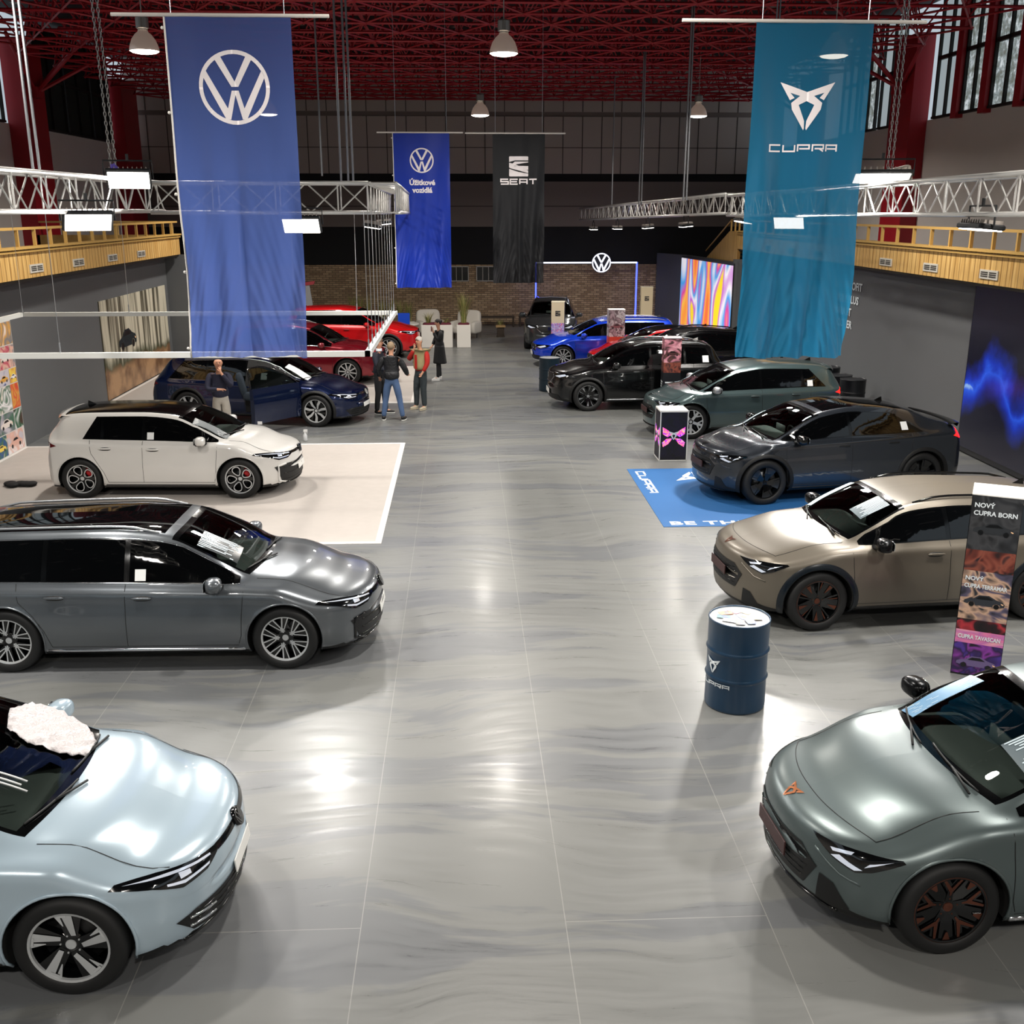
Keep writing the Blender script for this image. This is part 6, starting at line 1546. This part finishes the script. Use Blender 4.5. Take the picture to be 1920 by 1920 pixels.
b = MB(); b.box((0, 0, .39), (.48, .5, .78), bev=.01); b.build('box', pw, r); b = MB(); b.sup((0, 0, .79), (.2, .2, .05), .5, .4, 16); b.build('heather', soil, r, True); grass_clump(r, (0, 0, .78), 1.25, 150, 8, .45)
r = empty('planter_box', (-2.5, 39.5, 0), 0, 'grasses in a planter behind the bright red car', 'planter'); b = MB(); b.box((0, 0, .3), (1.4, .4, .6)); b.build('box', pw, r)
for k in range(4): grass_clump(r, (-.5 + .33 * k, 0, .6), .95, 80, 20 + k, .3)
r = empty('planter_box', (-3.9, 40.5, 0), 0, 'dark planter with tall grass furthest left at the end wall', 'planter'); b = MB(); b.box((0, 0, .3), (1.0, .4, .6)); b.build('box', mat('planter_dark', '#30302e', .6), r)
for k in range(3): grass_clump(r, (-.3 + .3 * k, 0, .6), 1.1, 80, 30 + k, .3)
def armchair(loc, rz, label):
    r = empty('armchair', loc, rz, label, 'armchair', 'white lounge armchairs'); 
    b = MB(); b.sup((0, -.05, .33), (.40, .38, .14), .4, .4, 18); b.build('seat', sofam, r, True)
    b = MB(); b.sup((0, .36, .62), (.46, .12, .40), .4, .4, 18, Matrix.Rotation(-.15, 4, 'X')); b.build('backrest', sofam, r, True)
    for s_ in (-1, 1):
        b = MB(); b.sup((s_ * .42, .0, .42), (.10, .40, .22), .4, .4, 16); b.build('armrest', sofam, r, True)
    for s_ in (-1, 1):
        for t in (-1, 1): b = MB(); b.cyl((s_ * .33, t * .3, 0), (s_ * .33, t * .3, .2), .02, 8); b.build('leg', gloss, r)
armchair((-1.2, 39.5, 0), .3, 'white armchair behind the long planter, left of the pair'); armchair((.10, 39.2, 0), -.4, 'white armchair behind the long planter, right of the pair')
armchair((-3.0, 38.2, 0), .8, 'white armchair glimpsed above the bright red car, nearer the round table'); armchair((-4.25, 38.3, 0), .3, 'white armchair glimpsed above the bright red car, further left')
r = empty('information_stand', (-2.02, 36.3, 0), 0, 'blue topped information stand right of the bright red car', 'stand')
b = MB(); b.box((0, 0, .88), (.40, .05, .66)); b.build('panel', mat('stand_blue', '#0a48c8', .4), r); b = MB(); b.box((0, 0, .28), (.08, .08, .56)); b.box((0, 0, .02), (.4, .3, .04)); b.build('foot', pw, r)
r = empty('round_table', (-2.1, 37.3, 0), 0, 'white round table beside the blue information stand', 'table')
b = MB(); b.lathe([(.001, .70), (.55, .70), (.57, .73), (.55, .76), (.001, .76)], 32); b.build('tabletop', pw, r); b = MB(); b.lathe([(.25, 0), (.24, .03), (.05, .06), (.04, .70)], 20); b.build('pedestal', pw, r, True)
bw = mat('bench_brown', '#3a2e24', .6); bx_ = mat('crate_wood', '#a98a5c', .6)
for x0, x1, lab in ((.62, 2.12, 'low dark bench against the brick end wall'), (2.3, 2.85, 'short dark bench by the brick wall next to the graphite car')):
    r = empty('bench', ((x0 + x1) / 2, 43.2, 0), 0, lab, 'bench'); b = MB(); b.box((0, 0, .40), (x1 - x0, .4, .06)); b.build('seat', bw, r)
    for s_ in (-1, 1): b = MB(); b.box((s_ * ((x1 - x0) / 2 - .05), 0, .185), (.06, .36, .37)); b.build('leg', bw, r)
r = empty('side_table', (1.42, 39.6, 0), 0, 'small wooden cube table with a pot plant standing alone before the end wall', 'table')
b = MB(); b.box((0, 0, .40), (.36, .36, .06)); b.build('tabletop', bx_, r); b = MB(); b.box((0, 0, .2), (.26, .26, .34)); b.box((0, 0, .015), (.3, .3, .03)); b.build('base', bw, r)
r = empty('pot_plant', (1.42, 40.4, 0), 0, 'small grass plant in a pot behind the wooden cube table', 'plant'); b = MB(); b.lathe([(.08, 0), (.12, .2), (.001, .19)], 16); b.build('pot', bw, r, True); grass_clump(r, (0, 0, .19), .5, 60, 44, .2, 'foliage')
r = empty('display_pillar', (-5.55, 38.5, 0), 0, 'pale leaning sail-shaped pillar with red tip left of the cars at the back', 'display pillar')
b = MB(); b.add([(-.22, -.03, 0), (.30, -.03, 0), (.06, -.03, 2.0), (-.26, -.03, 2.0), (-.22, .03, 0), (.30, .03, 0), (.06, .03, 2.0), (-.26, .03, 2.0)], [(0, 1, 2, 3), (7, 6, 5, 4), (0, 4, 5, 1), (1, 5, 6, 2), (2, 6, 7, 3), (3, 7, 4, 0)]); b.build('column', mat('pillar_grey', '#a8aaac', .5), r)
b = MB(); b.add([(-.34, -.05, 1.96), (.22, -.05, 2.04), (.26, -.05, 2.16), (-.34, -.05, 2.08), (-.34, .05, 1.96), (.22, .05, 2.04), (.26, .05, 2.16), (-.34, .05, 2.08)], [(0, 1, 2, 3), (7, 6, 5, 4), (0, 4, 5, 1), (1, 5, 6, 2), (2, 6, 7, 3), (3, 7, 4, 0)]); b.build('red_tip', mat('tip_red', '#b04048', .5), r)

# small things
b = MB(); R6 = random.Random(2)
for k in range(5): b.sup((-7.72 + .09 * (k - 2), 17.85 + R6.uniform(-.05, .05), .012 + .035), (.11, .12, .04), .9, .9, 12, Matrix.Rotation(R6.uniform(-.4, .4), 4, 'Z'))
o = b.build('cloth_bag', mat('bag_black', '#0d0d0f', .8), None, True); tag(o, 'small crumpled black bag lying on the white carpet at the left', 'bag')
for dxx, lab, hh in ((0, 'spray bottle standing on the floor right of the white hatchback', .22),):
    r = empty('spray_bottle', (-3.30, 21.35, 0), 0, lab, 'bottle'); b = MB(); b.lathe([(.001, 0), (.04, 0), (.042, .02), (.042, .13), (.02, .17), (.018, .19)], 16); b.build('body', mat('bottle_grey', '#cfd2d4', .3), r, True)
    b = MB(); b.box((.01, 0, .215), (.08, .03, .05)); b.box((.04, 0, .18), (.012, .012, .05)); b.build('trigger', mat('bottle_trigger', '#e8e8e8', .4), r)
r = empty('spray_bottle', (-4.30, 21.75, 0), 0, 'spray bottle standing behind the bonnet of the white hatchback', 'bottle'); b = MB(); b.lathe([(.001, 0), (.045, 0), (.045, .22), (.02, .27)], 16); b.build('body', mat('bottle_grey', ''), r, True); b = MB(); b.box((.01, 0, .31), (.09, .03, .06)); b.build('trigger', mat('bottle_trigger', ''), r)

# bicycles at the foot of the colour screen
rub = mat('bike_tyre', '#1a1a1c', .6); spk = mat('bike_rim', '#d8d8da', .3, .6)
def bicycle(loc, rz, m, label):
    r = empty('bicycle', loc, rz, label, 'bicycle', 'bicycles below the colour screen')
    for x in (-.52, .52):
        b = MB(); b.tube([(x + .33 * math.cos(a), 0, .34 + .33 * math.sin(a)) for a in np.linspace(0, 2 * PI, 28, endpoint=False)], .018, 6, closed=True); w = b.build('wheel', rub, r, True)
        b = MB(); b.tube([(x + .305 * math.cos(a), 0, .34 + .305 * math.sin(a)) for a in np.linspace(0, 2 * PI, 28, endpoint=False)], .010, 5, closed=True)
        for k in range(12): a = PI * k / 6; b.tube([(x, 0, .34), (x + .30 * math.cos(a), 0, .34 + .30 * math.sin(a))], .003, 3, caps=False)
        b.build('rim', spk, w)
    b = MB(); BB, ST, HT, HB, RA, FA = (-.08, 0, .30), (-.22, 0, .80), (.32, 0, .86), (.36, 0, .72), (-.52, 0, .34), (.52, 0, .34)
    for p, q in ((BB, ST), (ST, HT), (BB, HB), (HT, HB), (BB, RA), (ST, RA), (HB, FA)): b.tube([p, q], .018, 6)
    b.build('frame', m, r)
    b = MB(); b.tube([(.36, -.28, .98), (.34, -.12, .98), (.31, 0, .95), (.34, .12, .98), (.36, .28, .98)], .012, 6); b.tube([HT, (.31, 0, .95)], .014, 6); b.build('handlebar', gloss, r)
    b = MB(); b.sup((-.25, 0, .93), (.13, .06, .025), .8, .8, 12); b.tube([ST, (-.25, 0, .91)], .013, 6); b.build('saddle', gloss, r, True)
q = at(1350, 690, 31); bicycle((7.9, 30.6, 0), -1.2, mat('bike_copper', '#9a5040', .4), 'copper coloured bicycle behind the small red car, nearest the screen'); bicycle((8.35, 29.6, 0), -1.25, mat('bike_white', '#d0d0d4', .4), 'white framed bicycle in the middle of the three below the teal banner'); bicycle((8.75, 28.9, 0), -1.3, mat('bike_black', '#1c1c20', .4), 'black bicycle closest to the camera below the teal banner')
# ---------------------------------------------------------------- people
def skin(name, V, Ed, rad, m, parent, root=0, lv=2, fl=None):
    me = bpy.data.meshes.new('tmp'); me.from_pydata([tuple(v) for v in V], Ed, []); o = bpy.data.objects.new('tmp', me); COL.objects.link(o)
    md = o.modifiers.new('Skin', 'SKIN'); md.branch_smoothing = .6
    sv = me.skin_vertices[0].data
    for i, r in enumerate(rad): sv[i].radius = r if isinstance(r, tuple) else (r, r); sv[i].use_root = (i == root)
    sb = o.modifiers.new('Sub', 'SUBSURF'); sb.levels = lv; sb.render_levels = lv
    dg = bpy.context.evaluated_depsgraph_get(); dg.update(); nm = bpy.data.meshes.new_from_object(o.evaluated_get(dg)); bpy.data.objects.remove(o)
    nm.name = name; nm.materials.clear(); nm.materials.append(m)
    for p in nm.polygons: p.use_smooth = True
    r = bpy.data.objects.new(name, nm); link(r, parent); return r
skinm = mat('skin_tone', '#c99478', .5)
def person(loc, rz, h, label, look, arms, legs, head_tilt=(0, 0), lean=0.0):
    """local +x = the way the person faces; arms: (elbow, wrist, fingers direction) for left (+y) and right"""
    k = h / 1.78; root = empty('person', loc, rz, label, 'person', 'people standing in the hall'); root.scale = (k, k, k)
    V, E_, R_2 = [], [], []
    def add(p, r, frm=None):
        V.append(Vector(p)); R_2.append(r)
        if frm is not None: E_.append((frm, len(V) - 1))
        return len(V) - 1
    pel = add((0, 0, .95), (.10, .12)); sp = add((lean * .4, 0, 1.14), (.085, .11), pel); ch = add((lean, 0, 1.36), (.09, .12), sp); nk = add((lean + .01, 0, 1.47), .052, ch); nk2 = add((lean + .025, 0, 1.53), .048, nk)
    tx, ty_ = head_tilt; hc = add((lean + .04 + tx * .5, ty_ * .5, 1.595), (.078, .070), nk2); hd = add((lean + .035 + tx, ty_, 1.67), (.098, .080), hc); ht = add((lean + .03 + tx, ty_, 1.73), (.065, .058), hd)
    sh = {}; cl = {}
    AR = {}
    for s_, (el, wr, fd) in zip((1, -1), arms):
        sc_ = add((lean - .0, s_ * .09, 1.39), .055, ch); s1 = add((lean - .01, s_ * .175, 1.385), .045, sc_); e1 = add(el, .043, s1); w1 = add(wr, .028, e1)
        fdv = Vector(fd).normalized(); side = fdv.cross(Vector((0, s_, 0))); side = side.normalized() if side.length > .1 else Vector((0, 0, 1)); fan = fdv.cross(side).normalized()
        pm = add(Vector(wr) + fdv * .05, (.034, .018), w1)
        for q, ln in zip((-1.5, -.5, .5, 1.5), (.062, .075, .08, .07)):
            a = add(Vector(wr) + fdv * (.05 + ln * .6) + fan * q * .017 + side * .006, .0095, pm); add(Vector(wr) + fdv * (.05 + ln) + fan * q * .016 + side * .025, .008, a)
        t_ = add(Vector(wr) + fdv * .045 + fan * .036 + side * .012, .011, pm); add(Vector(wr) + fdv * .075 + fan * .05 + side * .022, .009, t_)
        AR[s_] = (Vector((lean - .01, s_ * .19, 1.40)), Vector(el), Vector(wr))
    LG = {}
    for s_, (kn, an, toe) in zip((1, -1), legs):
        hp = add((0, s_ * .085, .90), .085, pel); k1 = add(kn, .055, hp); a1 = add(an, .036, k1); t1 = add(toe, (.035, .025), a1); LG[s_] = (Vector((0, s_ * .085, .90)), Vector(kn), Vector(an), Vector(toe))
    body = skin('body', V, E_, R_2, skinm, root)
    hp_ = Vector((lean + .035 + tx, ty_, 1.66))
    # face
    f = MB(); f.m(0).sup(hp_ + Vector((.086, 0, -.015)), (.016, .012, .022), 1, 1, 10); 
    for s_ in (1, -1): f.m(0).sup(hp_ + Vector((.0, s_ * .078, -.01)), (.018, .010, .03), 1, 1, 10); f.m(1).sup(hp_ + Vector((.072, s_ * .028, .012)), (.010, .014, .007), 1, 1, 8)
    f.m(2).sup(hp_ + Vector((.076, 0, -.052)), (.008, .024, .006), 1, 1, 8); f.build('face_features', [skinm, mat('eye_dark', '#1a1512', .3), mat('lips', '#a05a50', .5)], root, True)
    # hair
    if look.get('hair'):
        hb = MB(); P = []
        for i in range(9):
            p_ = (i / 8) * PI * .74; row = []
            for j in range(21):
                a = 2 * PI * j / 20; front = max(0, math.cos(a)); sd_ = abs(math.sin(a)) ** 6; pp = p_ * (1 - .50 * front - .18 * sd_ * (1 - front)); rr0 = 1 + .03 * math.sin(9 * a + 5 * pp); row.append(hp_ + Vector((-.006 + .100 * rr0 * math.sin(pp) * math.cos(a), .083 * rr0 * math.sin(pp) * math.sin(a), .012 + .098 * math.cos(pp))))
            P.append(row)
        hb.grid(P); 
        if look.get('bun'): hb.sup(hp_ + Vector((-.09, 0, .04)), (.045, .04, .045), 1, 1, 12)
        hb.build('hair', look['hair'], root, True)
    # upper garment
    jm = look['top']; jr = look.get('jr', 1.0)
    V2, E2, R2 = [], [], []
    def add2(p, r, frm=None):
        V2.append(Vector(p)); R2.append(r)
        if frm is not None: E2.append((frm, len(V2) - 1))
        return len(V2) - 1
    low = look.get('hem', .87)
    c0_ = add2((lean, 0, 1.26), (.135 * jr, .185 * jr)); b0 = add2((0, 0, low + .03), (.138 * jr, .175 * jr), c0_); c1_ = add2((lean, 0, 1.375), (.105 * jr, .125 * jr), c0_); d0 = add2((lean + .01, 0, 1.49), (.058, .062), c1_)
    for s_ in (1, -1):
        S1, E1, W1 = AR[s_]; q0 = add2(S1 + Vector((0, -s_ * .085, -.012)), .080 * jr, c1_); q1 = add2(S1 + Vector((0, s_ * .012, -.03)), .074 * jr, q0); q2 = add2(E1, .062 * jr, q1); add2(E1.lerp(W1, .88), .046 * jr, q2)
    skin(look.get('topname', 'jacket'), V2, E2, R2, jm, root)
    if look.get('vest'):
        V2, E2, R2 = [], [], []; a0 = add2((lean, 0, 1.27), (.158 * jr, .198 * jr)); add2((0, 0, low + .06), (.158 * jr, .192 * jr), a0); c0_ = add2((lean, 0, 1.45), (.085, .10), a0)
        pass
        skin('vest', V2, E2, R2, look['vest'], root)
        vb = MB(); vb.box((lean + .165, 0, 1.17), (.02, .07, .34), bev=.005); vb.build('shirt_front', jm, root)
    # trousers
    V2, E2, R2 = [], [], []; tr = look.get('tr', 1.0); p0 = add2((0, 0, .92), (.12, .15)); add2((0, 0, 1.04), (.115, .145), p0)
    for s_ in (1, -1):
        H1, K1, A1, T1 = LG[s_]; q = add2(H1 + Vector((0, 0, -.04)), .105 * tr, p0); q = add2(H1.lerp(K1, .5), .092 * tr, q); q = add2(K1, .075 * tr, q); q = add2(K1.lerp(A1, .5), .066 * tr, q); add2(A1 + Vector((.01, 0, -.01)), .058 * tr, q)
    skin('trousers', V2, E2, R2, look['legs'], root)
    for s_ in (1, -1):
        A1, T1 = LG[s_][2], LG[s_][3]; d = (T1 - A1); d.z = 0; a = math.atan2(d.y, d.x); c = A1.lerp(T1, .5); Mz = Matrix.Rotation(a, 4, 'Z')
        sb = MB(); sb.m(0).sup((c.x, c.y, .045), (.128, .044, .036), .9, .7, 16, Mz); sb.sup((A1.x + .01, A1.y, .07), (.060, .040, .045), .9, .8, 12, Mz); sb.m(1).sup((c.x, c.y, .014), (.132, .047, .013), .4, .7, 16, Mz); sb.build('shoe', [look['shoe'], look.get('sole', look['shoe'])], root, True)
    if look.get('skirt'):
        sb = MB(); P = []
        for i in range(10):
            t = i / 9; z = 1.02 - t * .52; rr = .165 + .07 * t; P.append([Vector((rr * .82 * math.cos(a) * (1 + .04 * math.sin(7 * a) * t), rr * 1.12 * math.sin(a) * (1 + .04 * math.cos(6 * a) * t), z)) for a in np.linspace(.18, 2 * PI - .18, 32)])
        sb.grid(P); o = sb.build('coat_skirt', jm, root, True); md = o.modifiers.new('s', 'SOLIDIFY'); md.thickness = .012
    if look.get('collar'):
        cb = MB(); cb.lathe([(.072, 1.46), (.070, 1.515), (.062, 1.52), (.060, 1.47)], 20, Matrix.Translation((lean + .02, 0, 0))); cb.build('collar', look['collar'], root, True)
    return root
cl = lambda n, c, r=.8: mat('cloth_' + n, c, r, noise=.12, nscale=14)
relax = lambda s_, fx=.05: ((-.02 + fx * .3, s_ * .26, 1.13), (.06 + fx, s_ * .25, .88), (.15, 0, -1))
st = lambda s_, dx=0.0, w=.0: ((.03 + dx * .5, s_ * (.10 + w * .5), .50), (dx, s_ * (.11 + w), .085), (dx + .17, s_ * (.13 + w), .03))
# man in dark blue jumper and grey trousers, hand at his mouth
c = at(405, 778, 22.55)
person((-4.97, 21.35, 0), math.radians(-75), 1.77, 'man in navy jumper and pale grey trousers before the dark blue car', dict(top=cl('navy_jumper', '#14172e'), legs=cl('pale_grey', '#a39e95'), shoe=cl('black_shoe', '#101012', .5), tr=1.12, jr=1.05),
       [((.16, .22, 1.17), (.17, .03, 1.47), (-.15, -.1, 1)), ((.10, -.25, 1.12), (.26, -.02, 1.14), (.1, 1, .05))], [st(1), st(-1)], (.03, 0))
# dark jacket, facing right
person((-1.97, 24.3, 0), math.radians(-15), 1.80, 'short haired man in dark jacket with white collar, at the left of the group', dict(top=cl('dark_jacket', '#1b1f2c'), legs=cl('black_trousers', '#141519'), shoe=cl('black_shoe', '', .5), sole=mat('sole_white', '#d8d8d4', .6), hair=mat('hair_brown', '#6a5240', .8), collar=mat('collar_white', '#d8dde4', .7)),
       [((.05, .25, 1.15), (.24, .14, 1.02), (.9, -.4, .1)), ((.04, -.25, 1.15), (.22, -.14, 1.02), (.9, .4, .1))], [st(1, .1), st(-1, -.05)])
# jeans, seen from behind
person((-1.62, 23.45, 0), math.radians(82), 1.80, 'man seen from behind in black quilted jacket and blue jeans, legs apart', dict(top=mat('quilted_jacket', '#17181c', .5, bump=.9, nscale=22), legs=cl('jeans', '#4a6288'), shoe=cl('black_shoe', '', .5), sole=mat('sole_white', ''), hair=mat('hair_fair', '#8a755c', .8), jr=1.12, tr=.98),
       [((-.0, .30, 1.15), (.10, .30, .95), (.6, 0, -.8)), ((.03, -.31, 1.15), (.20, -.33, 1.0), (.9, 0, .1))], [st(1, 0, .10), st(-1, 0, .12)])
# red jacket with beige vest
person((-1.02, 24.85, 0), math.radians(-130), 1.76, 'grey haired man in red jacket and khaki vest holding a hand to his mouth', dict(top=cl('red_jacket', '#b02018'), vest=cl('khaki_vest', '#a59a70'), legs=cl('dark_jeans', '#2c3438'), shoe=cl('beige_shoe', '#b8ae98', .6), hair=mat('hair_grey', '#c4beb4', .8), tr=1.08, jr=1.05),
       [((.05, .27, 1.14), (.16, .20, .92), (.5, -.2, -.8)), ((.16, -.24, 1.20), (.17, -.03, 1.48), (-.1, .1, 1))], [st(1), st(-1, .05)])
# woman in long black coat on the phone
person((-.66, 29.3, 0), math.radians(-165), 1.72, 'person in long black coat and white trainers holding a phone to the mouth', dict(top=cl('black_coat', '#0b0d12'), skirt=True, legs=cl('black_trousers', ''), shoe=cl('white_trainer', '#e4e4e2', .6), hair=mat('hair_dark', '#1c1614', .7), bun=True, jr=1.06, tr=.9),
       [((.10, .24, 1.18), (.20, .06, 1.42), (.1, -.3, 1)), ((.06, -.25, 1.16), (.18, -.14, .98), (.6, .4, -.3))], [st(1, .08), st(-1, -.04)])
ph = MB(); M_ = Matrix.Translation((-.66, 29.3, 0)) @ Matrix.Rotation(math.radians(-165), 4, 'Z'); ph.box(M_ @ Vector((.235, .05, 1.44)), (.012, .07, .14), math.radians(-165)); o = ph.build('mobile_phone', gloss); tag(o, 'dark mobile phone in the hand of the person in the long black coat', 'phone')
cam = bpy.data.cameras.new('camera'); co = bpy.data.objects.new('camera', cam); link(co); SC.camera = co
cam.sensor_fit = 'HORIZONTAL'; cam.sensor_width = 36; cam.lens = FPX * 36 / 1920; cam.clip_end = 200; cam.clip_start = .1
co.matrix_world = Matrix(((RGT[0], UPV[0], -FWD[0], 0), (RGT[1], UPV[1], -FWD[1], 0), (RGT[2], UPV[2], -FWD[2], CAM_H), (0, 0, 0, 1)))
w = bpy.data.worlds.new('world'); SC.world = w; w.use_nodes = True; w.node_tree.nodes['Background'].inputs[0].default_value = (.55, .63, .7, 1); w.node_tree.nodes['Background'].inputs[1].default_value = .8
SC.view_settings.view_transform = 'Standard'; SC.view_settings.look = 'None'; SC.view_settings.exposure = EXPO; SC.view_settings.gamma = 1; SC.view_settings.use_curve_mapping = False
cy = SC.cycles; cy.use_denoising = True; cy.max_bounces = 5; cy.diffuse_bounces = 2; cy.glossy_bounces = 3; cy.transmission_bounces = 2; cy.use_adaptive_sampling = True; cy.adaptive_threshold = .03; cy.transparent_max_bounces = 8; cy.sample_clamp_indirect = 4; cy.caustics_reflective = False; cy.caustics_refractive = False; cy.use_light_tree = True
